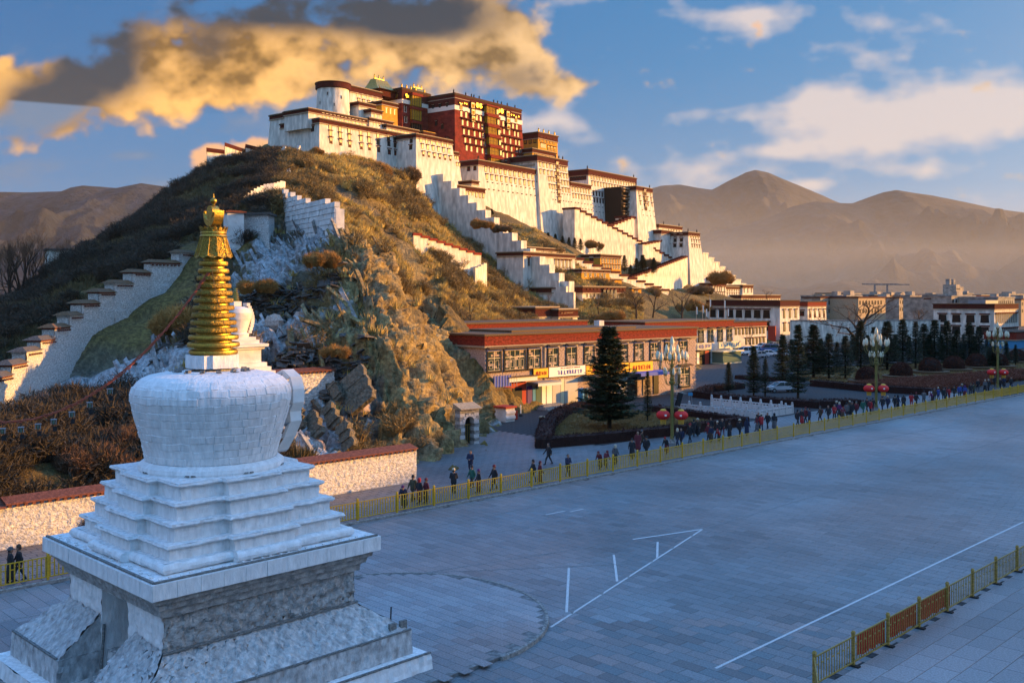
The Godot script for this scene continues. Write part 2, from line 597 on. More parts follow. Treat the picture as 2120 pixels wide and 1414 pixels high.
# ---------------------------------------------------------------- terrain: a smooth surface through measured points
var tp := PackedVector2Array()
var tw := PackedFloat64Array()
var tc := [0.0, 0.0, 0.0]
const TX0 := -170.0
const TD0 := 36.0
const TS := 3.0
const TNX := 110
const TND := 170
var tgrid := PackedFloat32Array()

func setup_terrain():
	var pts := []
	var seen := [
		[1008, 835, 107], [992, 765, 109], [968, 700, 113], [940, 650, 120], [900, 560, 128],
		[900, 900, 82], [880, 820, 84.5], [850, 740, 88], [820, 640, 92], [780, 540, 97], [740, 470, 102], [700, 440, 105], [692, 520, 99], [692, 600, 95], [830, 470, 118], [860, 560, 112], [900, 680, 102], [940, 780, 97], [960, 860, 93],
		[600, 400, 130], [600, 470, 116], [560, 520, 110], [640, 560, 102], [500, 560, 107], [560, 450, 122], [660, 430, 118],
		[600, 590, 98], [500, 600, 99], [620, 660, 94], [560, 640, 94], [700, 700, 90], [640, 765, 87.5], [560, 765, 86],
		[640, 835, 83], [600, 870, 79], [700, 850, 82], [760, 900, 79], [690, 940, 74.5], [800, 915, 77.5], [740, 790, 85], [840, 900, 79.5],
		[230, 768, 92], [330, 708, 101], [150, 812, 87], [60, 858, 80], [280, 748, 95], [355, 676, 106],
		[640, 330, 240], [661, 322, 269], [620, 350, 215], [600, 380, 180], [660, 400, 165], [740, 380, 200], [800, 370, 240], [845, 365, 283], [860, 400, 288], [870, 408, 298], [905, 452, 291], [950, 502, 284], [1000, 547, 277], [1050, 587, 271], [1098, 622, 266],
		[900, 480, 230], [860, 520, 190], [960, 560, 220], [940, 620, 180], [1040, 625, 225], [1100, 648, 245], [980, 690, 170], [1060, 695, 205],
		[425, 350, 250], [500, 338, 262], [590, 322, 270], [360, 397, 225], [300, 440, 200], [230, 490, 180], [170, 518, 165], [120, 572, 150], [60, 640, 140], [0, 655, 130],
		[300, 520, 140], [200, 600, 116], [100, 680, 101], [0, 750, 92], [400, 450, 170], [480, 402, 200], [540, 420, 166], [590, 330, 230],
		[410, 618, 111], [0, 862, 76], [380, 680, 99], [300, 765, 88], [250, 850, 76], [200, 900, 70], [100, 905, 66], [0, 930, 61], [400, 765, 86], [-150, 960, 52], [-200, 760, 80],
		[1120, 622, 270], [1180, 655, 258], [1240, 650, 262], [1330, 625, 300], [1430, 625, 330], [1560, 622, 370], [1430, 592, 388], [1480, 613, 384], [1520, 620, 384], [1400, 602, 374], [1130, 560, 280], [1230, 575, 300], [1300, 590, 315], [1100, 470, 300], [1200, 520, 325], [1300, 582, 350],
	]
	for s in seen:
		var p := P(s[0], s[1], s[2])
		pts.append(Vector3(p.x, p.y, -p.z))
	for s in [
		[-60, 30, 2.2], [-45, 42.5, 2.2], [-28.9, 56.2, 2.2], [-20, 63.6, 2.2], [-12, 70.4, 2.2], [-7.6, 74.6, 2.2], [-27, 52.6, -2.5], [-45, 37, -2.5], [-18, 60.5, -2.5], [-9, 68, -2.5], [-4.5, 74, -1.0],
		[-4.6, 79, 0.3], [-3.9, 85, 0.3], [-3.4, 93, 0.2], [-1.9, 99, 0.0], [-1.4, 108, -0.6], [-1, 80, -3], [0.5, 92, -3], [1, 104, -3], [3, 113, -3],
		[-5.5, 113, 1.5], [-13.5, 123, 5], [-5, 138, 1.5], [6, 152, 1.0], [20, 168, 1.0], [35, 185, 0.3], [44, 198, -0.8], [62, 253, -0.6], [82, 286, -0.8], [115, 330, -0.5], [58, 296, 3.0], [20, 205, 2.5],
		[20, 130, -4], [60, 190, -4], [100, 260, -4], [5, 80, -6], [40, 150, -5], [-5, 55, -7], [-30, 40, -6], [150, 330, -3], [150, 420, 0], [100, 520, 6], [0, 540, 12], [-100, 500, 10], [-165, 400, 4], [-165, 300, 3], [-150, 200, 3], [-120, 140, 4], [-95, 90, 4], [-90, 60, 3],
		[-90, 200, 15], [-88, 175, 10], [-85, 155, 7], [-100, 240, 20], [-80, 138, 6], [-118, 285, 16], [-105, 330, 22], [-60, 360, 42], [-20, 400, 46], [30, 460, 30], [-90, 250, 36],
	]:
		pts.append(Vector3(s[0], s[2], s[1]))
	for q in [[0, 0, 53], [0, -25, 58], [30, -25, 60], [60, -20, 58], [60, 4, 44], [85, 6, 38], [110, 6, 33], [140, 2, 32], [165, 2, 29], [100, -30, 56], [150, -30, 45], [190, -10, 28], [190, 24, 16], [210, 10, 14]]:
		var p := fp(q[0], q[1], q[2])
		pts.append(Vector3(p.x, p.y, -p.z))
	var n := pts.size()
	var m := n + 3
	var A := []
	for i in m:
		var row := PackedFloat64Array()
		row.resize(m + 1)
		A.append(row)
	for i in n:
		tp.append(Vector2(pts[i].x, pts[i].z))
	for i in n:
		for j in n:
			A[i][j] = tp[i].distance_to(tp[j])
		A[i][i] = -0.6
		A[i][n] = 1.0
		A[i][n + 1] = tp[i].x
		A[i][n + 2] = tp[i].y
		A[n][i] = 1.0
		A[n + 1][i] = tp[i].x
		A[n + 2][i] = tp[i].y
		A[i][m] = pts[i].y
	for c in m:
		var best := c
		for k in range(c + 1, m):
			if absf(A[k][c]) > absf(A[best][c]):
				best = k
		var t = A[c]
		A[c] = A[best]
		A[best] = t
		var pr: PackedFloat64Array = A[c]
		for k in range(c + 1, m):
			var row: PackedFloat64Array = A[k]
			var f := row[c] / pr[c]
			if f != 0.0:
				for l in range(c, m + 1):
					row[l] -= f * pr[l]
				A[k] = row
	tw.resize(m)
	for c in range(m - 1, -1, -1):
		var v: float = A[c][m]
		for l in range(c + 1, m):
			v -= A[c][l] * tw[l]
		tw[c] = v / A[c][c]
	tgrid.resize(TNX * TND)
	for j in TND:
		for i in TNX:
			var q := Vector2(TX0 + i * TS, TD0 + j * TS)
			var h := tw[n] + tw[n + 1] * q.x + tw[n + 2] * q.y
			for k in n:
				h += tw[k] * q.distance_to(tp[k])
			tgrid[j * TNX + i] = h

func th(x: float, d: float) -> float:
	var fx := clampf((x - TX0) / TS, 0.0, TNX - 1.001)
	var fz := clampf((d - TD0) / TS, 0.0, TND - 1.001)
	var i := int(fx)
	var j := int(fz)
	fx -= i
	fz -= j
	var k := j * TNX + i
	return lerpf(lerpf(tgrid[k], tgrid[k + 1], fx), lerpf(tgrid[k + TNX], tgrid[k + TNX + 1], fx), fz)

var crag_edge := PackedVector2Array([Vector2(640, 405), Vector2(700, 425), Vector2(790, 430), Vector2(850, 480), Vector2(890, 560), Vector2(945, 670), Vector2(1000, 760), Vector2(1030, 890), Vector2(990, 960), Vector2(900, 1010), Vector2(780, 960), Vector2(640, 950), Vector2(560, 880), Vector2(560, 780), Vector2(500, 660), Vector2(470, 600), Vector2(480, 520), Vector2(560, 430)])

func rockness(x: float, d: float) -> float:
	if d > 225.0 or x < -50.0 or x > 4.0:
		return 0.0
	var h := th(x, d)
	if d > 120.0 and x > -44.0 and x < -14.0:
		return clampf(2.2 * nz.get_noise_2d(x * 0.075 + 12.0, d * 0.06) + 0.15, 0.0, 0.95)
	if x < -32.0 and d < 100.0 and d > 82.0:
		return clampf(0.65 + nz.get_noise_2d(x * 0.1, d * 0.1), 0.0, 1.0)
	var p := Vector2(1060.0 + F * x / d + 40.0 * nz.get_noise_2d(x * 0.11, d * 0.11), HZ - (h - EYE) * F / d + 40.0 * nz.get_noise_2d(x * 0.11 + 60.0, d * 0.11))
	if Geometry2D.is_point_in_polygon(p, crag_edge):
		return clampf(0.92 + 0.9 * nz.get_noise_2d(x * 0.09 + 40.0, d * 0.09 + 11.0), 0.25, 1.0)
	return clampf(0.9 * nz.get_noise_2d(x * 0.16, d * 0.16) - 0.1, 0.0, 0.6) * smoothstep(150.0, 120.0, d)

func relief(x: float, d: float, rk: float) -> Vector3:
	var h := th(x, d)
	var soft := nz.get_noise_2d(x * 0.12, d * 0.12) * 0.9 + nz.get_noise_2d(x * 0.5, d * 0.5) * 0.28
	var rel := Vector3(x, 0, -d) - R(0, 0)
	if rel.dot(RN) < 8.3 and rel.dot(RA) < 11.5:
		return Vector3(0, -3.0, 0)
	var out := Vector3(0, soft, 0)
	if rk > 0.02:
		var warp := nz.get_noise_3d(x * 0.09, h * 0.09, d * 0.09)
		var bed := (x * 0.52 + h * 0.50 - d * 0.34) * 0.55 + warp * 2.6
		var saw := bed - floorf(bed)
		saw = (saw / 0.8 if saw < 0.8 else (1.0 - saw) / 0.2)
		var bed2 := (x * 0.50 + h * 0.62 - d * 0.30) * 1.7 + warp * 4.0
		var saw2 := bed2 - floorf(bed2)
		var blocks := nzb.get_noise_3d(x * 0.16 + warp * 0.5, h * 0.10, d * 0.16)
		var gully := nz.get_noise_3d(x * 0.11 + 9.0, h * 0.03, d * 0.11)
		var big := nz.get_noise_3d(x * 0.045, h * 0.045 + 30.0, d * 0.045)
		var fine := nz.get_noise_3d(x * 0.6, h * 0.6, d * 0.6)
		var dip := Vector3(0.50, -0.74, 0.42).normalized()
		var q := Vector3(x, h, -d)
		var al := q.dot(dip)
		var ac := q.dot(Vector3(0.83, 0.55, -0.02))
		var ad := q.dot(Vector3(-0.22, 0.37, 0.90))
		var rib := 1.0 - 2.0 * absf(nz.get_noise_3d(ac * 0.17 + warp, al * 0.040, ad * 0.17))
		var rib2 := 1.0 - 2.0 * absf(nz.get_noise_3d(ac * 0.45 + 40.0, al * 0.09, ad * 0.45 + warp))
		var rib3 := 1.0 - 2.0 * absf(nz.get_noise_3d(ac * 1.15 + 80.0, al * 0.26, ad * 1.15))
		var push := rib * 2.0 + rib2 * 1.15 + rib3 * 0.5 + saw2 * 0.5 + blocks * 1.3 + big * 2.0 + fine * 0.4 - 4.0
		var e := 2.0
		var nx := th(x - e, d) - th(x + e, d)
		var nd := th(x, d - e) - th(x, d + e)
		var nv := Vector3(nx, 2.0 * e, -nd).normalized()
		out = out.lerp(nv * push, rk)
	return out

func land(x: float, d: float) -> Vector3:
	var rk := rockness(x, d)
	var o := relief(x, d, rk)
	return Vector3(x + o.x, th(x, d) + o.y, -d + o.z)

func lime(x: float, d: float, h: float) -> float:
	var v := 1.35 * exp(-pow((x + 26.0) / 6.5, 2.0) - pow((d - 111.0) / 9.0, 2.0)) + 1.2 * exp(-pow((x + 18.0) / 5.5, 2.0) - pow((d - 80.0) / 6.5, 2.0)) + 1.1 * exp(-pow((x + 34.0) / 5.0, 2.0) - pow((d - 88.0) / 8.0, 2.0)) + 1.0 * exp(-pow((x + 24.5) / 4.0, 2.0) - pow((d - 92.0) / 3.5, 2.0)) + 1.5 * exp(-pow((x + 37.0) / 5.0, 2.0) - pow((d - 90.0) / 8.0, 2.0))
	v += 0.8 * exp(-pow((x + 2.0) / 1.6, 2.0) - pow((d - 103.0) / 4.0, 2.0)) + 0.6 * exp(-pow((x + 20.0) / 5.0, 2.0) - pow((d - 95.0) / 4.0, 2.0))
	var n := nz.get_noise_3d(x * 0.35, h * 0.5, d * 0.35) * 0.7 + nz.get_noise_3d(x * 1.3, h * 1.6, d * 1.3) * 0.6
	return smoothstep(0.42, 0.60, v * 0.75 + n * 0.75)

func land_colour(x: float, d: float, h: float, rk: float) -> Color:
	var n := nz.get_noise_2d(x * 0.05, d * 0.05)
	var f := nz.get_noise_2d(x * 0.35 + 90.0, d * 0.35)
	var soil := Color(0.36, 0.25, 0.075).lerp(Color(0.19, 0.14, 0.06), clampf(0.5 + n * 1.2 + f * 0.5, 0.0, 1.0))
	var tone := nz.get_noise_3d(x * 0.22, h * 0.5, d * 0.22 + 50.0)
	var stone := Color(0.66, 0.49, 0.21).lerp(Color(0.33, 0.25, 0.15), clampf(0.45 + tone * 1.1, 0.0, 1.0))
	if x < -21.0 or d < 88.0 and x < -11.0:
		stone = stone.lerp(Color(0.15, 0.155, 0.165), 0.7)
	var c := soil.lerp(stone, rk)
	var w := lime(x, d, h)
	return c.lerp(Color(0.72, 0.72, 0.72), w)

func land_mesh(x0: float, x1: float, d0: float, d1: float, cell: float, hole: Rect2) -> SurfaceTool:
	var nx := int((x1 - x0) / cell) + 1
	var nd := int((d1 - d0) / cell) + 1
	var pos := PackedVector3Array()
	pos.resize(nx * nd)
	var st := SurfaceTool.new()
	st.begin(Mesh.PRIMITIVE_TRIANGLES)
	st.set_smooth_group(0)
	var keep := PackedByteArray()
	keep.resize(nx * nd)
	for j in nd:
		for i in nx:
			var x := x0 + i * cell
			var d := d0 + j * cell
			var h := th(x, d)
			var k := j * nx + i
			keep[k] = 1 if h > -2.2 and not hole.has_point(Vector2(x, d)) else 0
			if h <= -2.2:
				pos[k] = Vector3(x, h, -d)
				st.set_color(Color(0.1, 0.08, 0.05))
				st.add_vertex(pos[k])
				continue
			var rk := rockness(x, d)
			var o := relief(x, d, rk)
			var p := Vector3(x, h, -d) + o
			pos[k] = p
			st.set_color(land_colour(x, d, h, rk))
			st.add_vertex(p)
	for j in nd - 1:
		for i in nx - 1:
			var k := j * nx + i
			if keep[k] + keep[k + 1] + keep[k + nx] + keep[k + nx + 1] < 3:
				continue
			for v in [k, k + nx, k + nx + 1, k, k + nx + 1, k + 1]:
				st.add_index(v)
	st.generate_normals()
	return st

func hill():
	kind(obj("hill", land_mesh(-36.0, 4.0, 70.0, 132.0, 0.22, Rect2()), M.rock), "structure")
	kind(obj("hill", land_mesh(-165.0, 130.0, 38.0, 500.0, 1.4, Rect2(-34.5, 71.5, 37, 59)), M.rock), "structure")
	var st := SurfaceTool.new()  # unseen hill right of the view, added to cast shade
	st.begin(Mesh.PRIMITIVE_TRIANGLES)
	var sx := Vector3(0.985, 0, -0.17)
	var sz := Vector3(-0.17, 0, -0.985)
	var prof := [[-260, 62], [0, 60], [30, 57], [42, 56], [50, 54], [57, 49], [62, 45.6], [70, 44.2], [80, 44.3], [90, 45.5], [99, 45.5], [107, 42.5], [115, 41.3], [126, 38.5], [138, 35.7], [160, 34.5], [188, 31], [212, 31], [240, 29.5], [248, 27], [256, 15], [267, 15], [275, 26.5], [281, 20], [286, -3], [430, -3]]  # crest raised and notched to set where its shade falls
	var nj := 17
	var ns := 69
	for i in ns:
		var s := -260.0 + 10.0 * i
		var crest := -3.0
		for k in prof.size() - 1:
			if s >= prof[k][0] and s <= prof[k + 1][0]:
				crest = lerpf(prof[k][1], prof[k + 1][1], (s - prof[k][0]) / float(prof[k + 1][0] - prof[k][0]))
		for j in nj:
			var t := (j - 8) / 8.0
			var h := crest * (1.0 - smoothstep(0.0, 1.0, absf(t))) - 0.5 + (0.0 if j == 8 else nz.get_noise_2d(s * 0.03, j * 0.7) * 3.0 * (1.0 - absf(t)))
			var q := sx * (250.0 + t * (32.0 if t < 0.0 else 95.0)) + sz * s
			st.set_color(Color(0.16, 0.12, 0.06))
			st.add_vertex(Vector3(q.x, h, q.z))
	for i in ns - 1:
		for j in nj - 1:
			var k := i * nj + j
			for v in [k, k + 1, k + nj + 1, k, k + nj + 1, k + nj]:
				st.add_index(v)
	st.generate_normals()
	kind(obj("hill", st, M.rock), "structure")

# ---------------------------------------------------------------- mountains
func range_of(called: String, crest: Array, d: float, deep: float, seed_: int, tint: Color, rough: float):
	var n := FastNoiseLite.new()
	n.seed = seed_
	n.noise_type = FastNoiseLite.TYPE_SIMPLEX
	n.fractal_type = FastNoiseLite.FRACTAL_RIDGED
	n.fractal_octaves = 5
	n.frequency = 0.0011
	var st := SurfaceTool.new()
	st.begin(Mesh.PRIMITIVE_TRIANGLES)
	var x0: float = crest[0][0]
	var x1: float = crest[-1][0]
	var ni := 300
	var nj := 44
	for i in ni + 1:
		var px := lerpf(x0, x1, float(i) / ni)
		var py := 612.0
		for k in crest.size() - 1:
			if px >= crest[k][0] and px <= crest[k + 1][0]:
				var t: float = (px - crest[k][0]) / float(crest[k + 1][0] - crest[k][0])
				py = lerpf(crest[k][1], crest[k + 1][1], t)
		for j in nj + 1:
			var t := (j - 30) / 30.0
			var far := d + t * deep
			var x := (px - 1060.0) / F * d
			var hc := EYE + (612.0 - py) / F * d
			var r := n.get_noise_2d(x + seed_ * 300.0, far)
			var h := hc
			if j != 30:
				var a := minf(absf(t), 1.0)
				if t > 0.0:
					r = 0.55
				h = hc * pow(1.0 - a, 1.25) + (r - 0.5) * rough * smoothstep(0.02, 0.5, a) * (1.0 - a) * hc - 6.0 * a
				h = minf(h, hc * (1.0 - 0.8 * a))
			else:
				h += r * 0.006 * hc
			var f := n.get_noise_2d(x * 2.0, far * 2.0)
			st.set_color(tint * (0.85 + 0.3 * f))
			st.add_vertex(Vector3(x, h, -far))
	for i in ni:
		for j in nj:
			var k := i * (nj + 1) + j
			for v in [k, k + 1, k + nj + 2, k, k + nj + 2, k + nj + 1]:
				st.add_index(v)
	st.generate_normals()
	kind(obj(called, st, M.mountain), "structure")

func mountains():
	range_of("mountain", [[900, 560], [1200, 470], [1345, 391], [1372, 384], [1410, 383], [1450, 390], [1475, 393], [1510, 374], [1545, 357], [1565, 352], [1590, 357], [1625, 372], [1680, 394], [1720, 412], [1800, 445], [2000, 520], [2300, 590]], 5200.0, 2300.0, 3, Color(0.075, 0.07, 0.068), 0.75)
	range_of("mountain", [[1150, 600], [1300, 560], [1400, 520], [1480, 478], [1550, 465], [1600, 448], [1640, 428], [1690, 417], [1730, 420], [1765, 421], [1800, 408], [1830, 398], [1857, 393], [1890, 399], [1930, 405], [2000, 419], [2060, 432], [2120, 440], [2300, 470], [2600, 520], [3000, 590]], 3600.0, 1750.0, 8, Color(0.085, 0.075, 0.062), 0.85)
	range_of("mountain", [[-900, 560], [-500, 440], [-200, 410], [0, 397], [60, 398], [125, 396], [145, 388], [170, 384], [205, 386], [240, 389], [290, 380], [320, 384], [360, 390], [450, 402], [600, 440], [800, 520], [1000, 590]], 3400.0, 1500.0, 15, Color(0.055, 0.062, 0.078), 0.7)

# ---------------------------------------------------------------- ground and plaza
func ground_and_plaza():
	var st := tool()
	for i in 10:
		for j in 10:
			var a := Vector3(-9000 + i * 1800.0, -0.06, 2000 - j * 1100.0)
			quad(st, a, a + Vector3(1800, 0, 0), a + Vector3(1800, 0, -1100), a + Vector3(0, 0, -1100), Vector3.UP)
	kind(obj("ground", st, M.earth), "structure")
	st = tool()
	polygon(st, [R(-75, -90), R(190, -90), R(190, -0.42), R(-75, -0.42)], -0.03)
	var plaza := obj("plaza", st, M.joint)
	kind(plaza, "structure")
	slabs(plaza)
	painted_lines(plaza)
	st = tool()
	prism(st, [R(-75, -0.12), R(230, -0.12), R(230, 44), R(62, 44), R(30, 60), R(-20, 40), R(-75, 20)], -0.2, 0.095)
	var walk := obj("promenade", st, M.joint)
	kind(walk, "structure")
	var mesh := slab_mesh(0.9, 0.42, 0.03)
	var where := []
	var tint := []
	for j in 68:
		for i in 150:
			var u := -32.0 + i * 0.93 + (0.46 if j % 2 else 0.0)
			var v := 0.15 + j * 0.45
			if v > 9.5 and u > 34.0 and v < 31.0:
				continue
			where.append(Transform3D(Basis(Vector3.UP, atan2(-RA.z, RA.x)), R(u, v, 0.11 + rng.randf() * 0.006)))
			tint.append(slab_tint(u * 1.3, v + 300.0, 0.17))
	many("paving_brick", mesh, M.slab, where, tint, walk)
	for i in 76:
		var ks := tool()
		var u := -75.0 + i * 3.0
		var b := Basis(Vector3.UP, atan2(-RA.z, RA.x))
		box(ks, R(u + 1.5, -0.27, 0.0), Vector3(2.985, 0.24, 0.30), b)
		if i < 76:
			obj("kerb_stone", ks, M.kerb, walk)
	stupa_island()
	st = tool()
	polygon(st, [R(88, 33), R(190, 30), R(260, 60), R(260, 150), R(60, 150), R(80, 60)], 0.103)
	kind(obj("car_park", st, M.asphalt), "structure")
	st = tool()
	polygon(st, [R(230, -90), R(480, -90), R(480, 120), R(260, 120), R(230, 44)], -0.03)
	kind(obj("road", st, M.asphalt), "structure")

func slab_mesh(l: float, w: float, t: float) -> ArrayMesh:
	var st := tool()
	var e := 0.012
	var p := []
	for q in [[-0.5, -0.5], [0.5, -0.5], [0.5, 0.5], [-0.5, 0.5]]:
		p.append(Vector3(q[0] * l, 0, q[1] * w))
	var lo := []
	for k in 4:
		lo.append(p[k] + Vector3(0, -t, 0))
	var inn := []
	for q in p:
		inn.append(Vector3(q.x - signf(q.x) * e, 0, q.z - signf(q.z) * e))
	var low := []
	for q in p:
		low.append(q + Vector3(0, -e * 0.7, 0))
	quad(st, inn[0], inn[1], inn[2], inn[3], Vector3.UP)
	for k in 4:
		var o: Vector3 = (p[k] + p[(k + 1) % 4])
		quad(st, inn[k], inn[(k + 1) % 4], low[(k + 1) % 4], low[k], o + Vector3.UP * 0.3)
		quad(st, low[k], low[(k + 1) % 4], lo[(k + 1) % 4], lo[k], o)
	return st.commit()

func slab_tint(u: float, v: float, base: float) -> Color:
	var n := nz.get_noise_2d(u * 0.05, v * 0.05)
	var w := nz.get_noise_2d(u * 0.03 + 77.0, v * 0.09)
	var f := rng.randf_range(0.86, 1.08)
	if rng.randf() < 0.10:
		f *= 0.84
	var k := base * f * (1.0 + 0.50 * n)
	return Color(k * (1.0 + 0.34 * w), k, k * (1.03 - 0.12 * w))

func in_island(q: Vector3) -> bool:
	return island_distance(q) < 6.2

func island_distance(q: Vector3) -> float:
	var a := SC - SA * 10.0
	var b := SC + SA * 8.4
	return Vector2(q.x, q.z).distance_to(Geometry2D.get_closest_point_to_segment(Vector2(q.x, q.z), Vector2(a.x, a.z), Vector2(b.x, b.z)))

func slabs(plaza: Node3D):
	var variants := []
	for k in 4:
		variants.append(slab_mesh(1.185, 0.59, 0.05))
	var near := []
	var b := Basis(Vector3.UP, atan2(-RN.z, RN.x))
	var rows := 262
	for j in rows:
		for i in 62:
			var u := -38.0 + j * 0.605
			var v := -0.05 - i * 1.2 - fmod(j * 0.47, 1.2)
			var c := R(u, v, -0.004)
			var d := -c.z
			if d < 31.0 or in_island(c):
				continue
			var px := 1060.0 + F * c.x / d
			if px < -60.0 or px > 2180.0:
				continue
			if (c - NF0).dot(NFN) < -0.35:
				continue
			near.append([d, Transform3D(b, c + Vector3(0, rng.randf() * 0.006, 0)), slab_tint(u, v, 0.235)])
	near.sort_custom(func(p, q): return p[0] < q[0])
	var tints := []
	for k in 14:
		var m: StandardMaterial3D = M.slab.duplicate()
		m.vertex_color_use_as_albedo = false
		var c := slab_tint(k * 7.0, k * 3.0, 0.235)
		m.albedo_color = lin(c.r, c.g, c.b)
		tints.append(m)
	var where := []
	var tint := []
	for k in near.size():
		if k < 290:
			put("paving_slab", variants[k % 4], tints[rng.randi() % 14], plaza, near[k][1])
		else:
			where.append(near[k][1])
			tint.append(near[k][2])
	many("paving_slab_field", variants[0], M.slab, where, tint, plaza)
	where = []
	tint = []
	var big := slab_mesh(1.58, 0.98, 0.05)
	for j in 60:
		for i in 30:
			var c := NF0 - NFN * (0.62 + 1.0 * i) + NFA * (-8.0 + 1.6 * j + 0.8 * (i % 2))
			c.y = 0.0
			where.append(Transform3D(Basis(Vector3.UP, atan2(-NFA.z, NFA.x)), c + Vector3(0, rng.randf() * 0.004, 0)))
			tint.append(slab_tint(j * 1.6 + 500.0, i, 0.27))
	many("paving_flags", big, M.slab, where, tint, plaza)

const NF0 := Vector3(10.5, 0, -34.8)      # near fence: where it starts, along it, and its side towards the square
const NFA := Vector3(0.7071, 0, -0.7071)
const NFN := Vector3(-0.7071, 0, -0.7071)

func strip(parent: Node3D, a: Vector3, b: Vector3, w: float, m: Material, called := "painted_line"):
	var st := tool()
	var n := (b - a).cross(Vector3.UP).normalized() * w * 0.5
	var y := Vector3(0, 0.009, 0)
	quad(st, a - n + y, b - n + y, b + n + y, a + n + y, Vector3.UP)
	obj(called, st, m, parent)

func painted_lines(p: Node3D):
	strip(p, G(700, 1129), G(2150, 845), 0.10, M.paint_worn)
	strip(p, G(1482, 1384), G(2120, 1081), 0.12, M.paint)
	strip(p, G(1140, 1299), G(1455, 1096), 0.11, M.paint)
	strip(p, G(1310, 1117), G(1455, 1096), 0.16, M.paint)
	strip(p, G(1455, 1096), G(2140, 893), 0.10, M.paint_worn)
	strip(p, G(860, 1189), G(1240, 1130), 0.09, M.paint_worn)
	strip(p, G(880, 1186), G(1300, 1168), 0.08, M.paint_worn)
	for q in [[1178, 1176, 1173, 1268], [1271, 1149, 1278, 1204], [1362, 1122, 1361, 1155], [1130, 1066, 1170, 1058], [1180, 1060, 1208, 1054], [1400, 1053, 1432, 1046], [0, 1287, 140, 1263], [1020, 1104, 1100, 1090], [1560, 1010, 1600, 1003]]:
		strip(p, G(q[0], q[1]), G(q[2], q[3]), 0.12, M.paint if q[2] > 1150 and q[2] < 1400 else M.paint_worn)
	for k in 6:
		var t := 0.1 + k * 0.16
		var c := G(1140, 1299).lerp(G(1455, 1096), t)
		strip(p, c + Vector3(0.0, 0.004, 0.0), c + Vector3(0.1, 0.004, -0.35), 0.12, M.paint_worn)

func stupa_island():
	var pts := []
	for k in 49:
		var t := -PI / 2 + PI * k / 48.0
		pts.append(SC + SA * (8.4 + 6.7 * cos(t)) + SB * (6.7 * -sin(t)))
	for k in 49:
		var t := PI / 2 + PI * k / 48.0
		pts.append(SC + SA * (-10.0 + 6.7 * cos(t)) + SB * (6.7 * -sin(t)))
	var st := tool()
	prism(st, pts, -0.1, 0.135)
	var isl := obj("traffic_island", st, M.promenade)
	kind(isl, "structure")
	for k in pts.size():
		var a: Vector3 = pts[k]
		var b: Vector3 = pts[(k + 1) % pts.size()]
		if a.distance_to(b) > 3.0 or a.z < -60.0:
			continue
		var o := ((a + b) / 2 - SC)
		o = (b - a).cross(Vector3.UP).normalized() * signf((b - a).cross(Vector3.UP).dot(o))
		var ks := tool()
		var g := (b - a) * 0.02
		hexa(ks, [a + g - o * 0.02, b - g - o * 0.02, b - g + o * 0.14, a + g + o * 0.14, a + g - o * 0.02 + Vector3.UP * 0.16, b - g - o * 0.02 + Vector3.UP * 0.16, b - g + o * 0.12 + Vector3.UP * 0.155, a + g + o * 0.12 + Vector3.UP * 0.155])
		obj("kerb_stone", ks, M.kerb, isl)
	var where := []
	var tint := []
	var mesh := slab_mesh(0.985, 0.485, 0.03)
	for j in 40:
		for i in 36:
			var c := SC + SA * (-2.0 + 0.5 * j) + SB * (-9.0 + 1.0 * i + (0.5 if j % 2 else 0.0))
			if island_distance(c) > 6.5:
				continue
			where.append(Transform3D(Basis(Vector3.UP, atan2(-SB.z, SB.x)), Vector3(c.x, 0.146 + rng.randf() * 0.004, c.z)))
			tint.append(slab_tint(j * 0.5 + 900.0, i, 0.36))
	many("paving_field", mesh, M.slab, where, tint, isl)

func mist():
	for q in [[150.0, 0.00022], [330.0, 0.00005]]:
		var f := FogVolume.new()
		f.shape = RenderingServer.FOG_VOLUME_SHAPE_BOX
		f.size = Vector3(6200, q[0], 2700)
		f.position = Vector3(2850, q[0] / 2.0 - 2.0, -2350 - q[0])
		var m := FogMaterial.new()
		m.density = q[1]
		m.albedo = Color(1.0, 0.96, 0.86)
		f.material = m
		own(f, "mist", self)
		kind(f, "stuff")

# ---------------------------------------------------------------- the great stupa
const SC := Vector3(-11.12, 0, -36.5)
const SA := Vector3(0.70, 0, -0.714)
const SB := Vector3(-0.714, 0, -0.70)

func sp(a: float, b: float, h: float) -> Vector3:
	return SC + SA * a + SB * b + Vector3.UP * h

func rough_off(p: Vector3, amp: float) -> Vector3:
	return Vector3(nz.get_noise_3d(p.x * 2.3, p.y * 2.3, p.z * 2.3), nz.get_noise_3d(p.x * 2.3 + 50.0, p.y * 2.3, p.z * 2.3) * 0.7, nz.get_noise_3d(p.x * 2.3, p.y * 2.3 + 50.0, p.z * 2.3)) * amp + Vector3(nz.get_noise_3d(p.x * 9.0, p.y * 9.0, p.z * 9.0), nz.get_noise_3d(p.x * 9.0 + 50.0, p.y * 9.0, p.z * 9.0), nz.get_noise_3d(p.x * 9.0, p.y * 9.0 + 50.0, p.z * 9.0)) * amp * 0.35

func patch(st: SurfaceTool, a: Vector3, b: Vector3, c: Vector3, d: Vector3, out: Vector3, cell: float, amp: float):
	var nu := maxi(1, int(maxf(a.distance_to(b), d.distance_to(c)) / cell))
	var nv := maxi(1, int(maxf(a.distance_to(d), b.distance_to(c)) / cell))
	for j in nv:
		for i in nu:
			var q := []
			for k in [[i, j], [i + 1, j], [i + 1, j + 1], [i, j + 1]]:
				var u: float = float(k[0]) / nu
				var v: float = float(k[1]) / nv
				var p: Vector3 = a.lerp(b, u).lerp(d.lerp(c, u), v)
				q.append(p + rough_off(p, amp))
			quad(st, q[0], q[1], q[2], q[3], out)

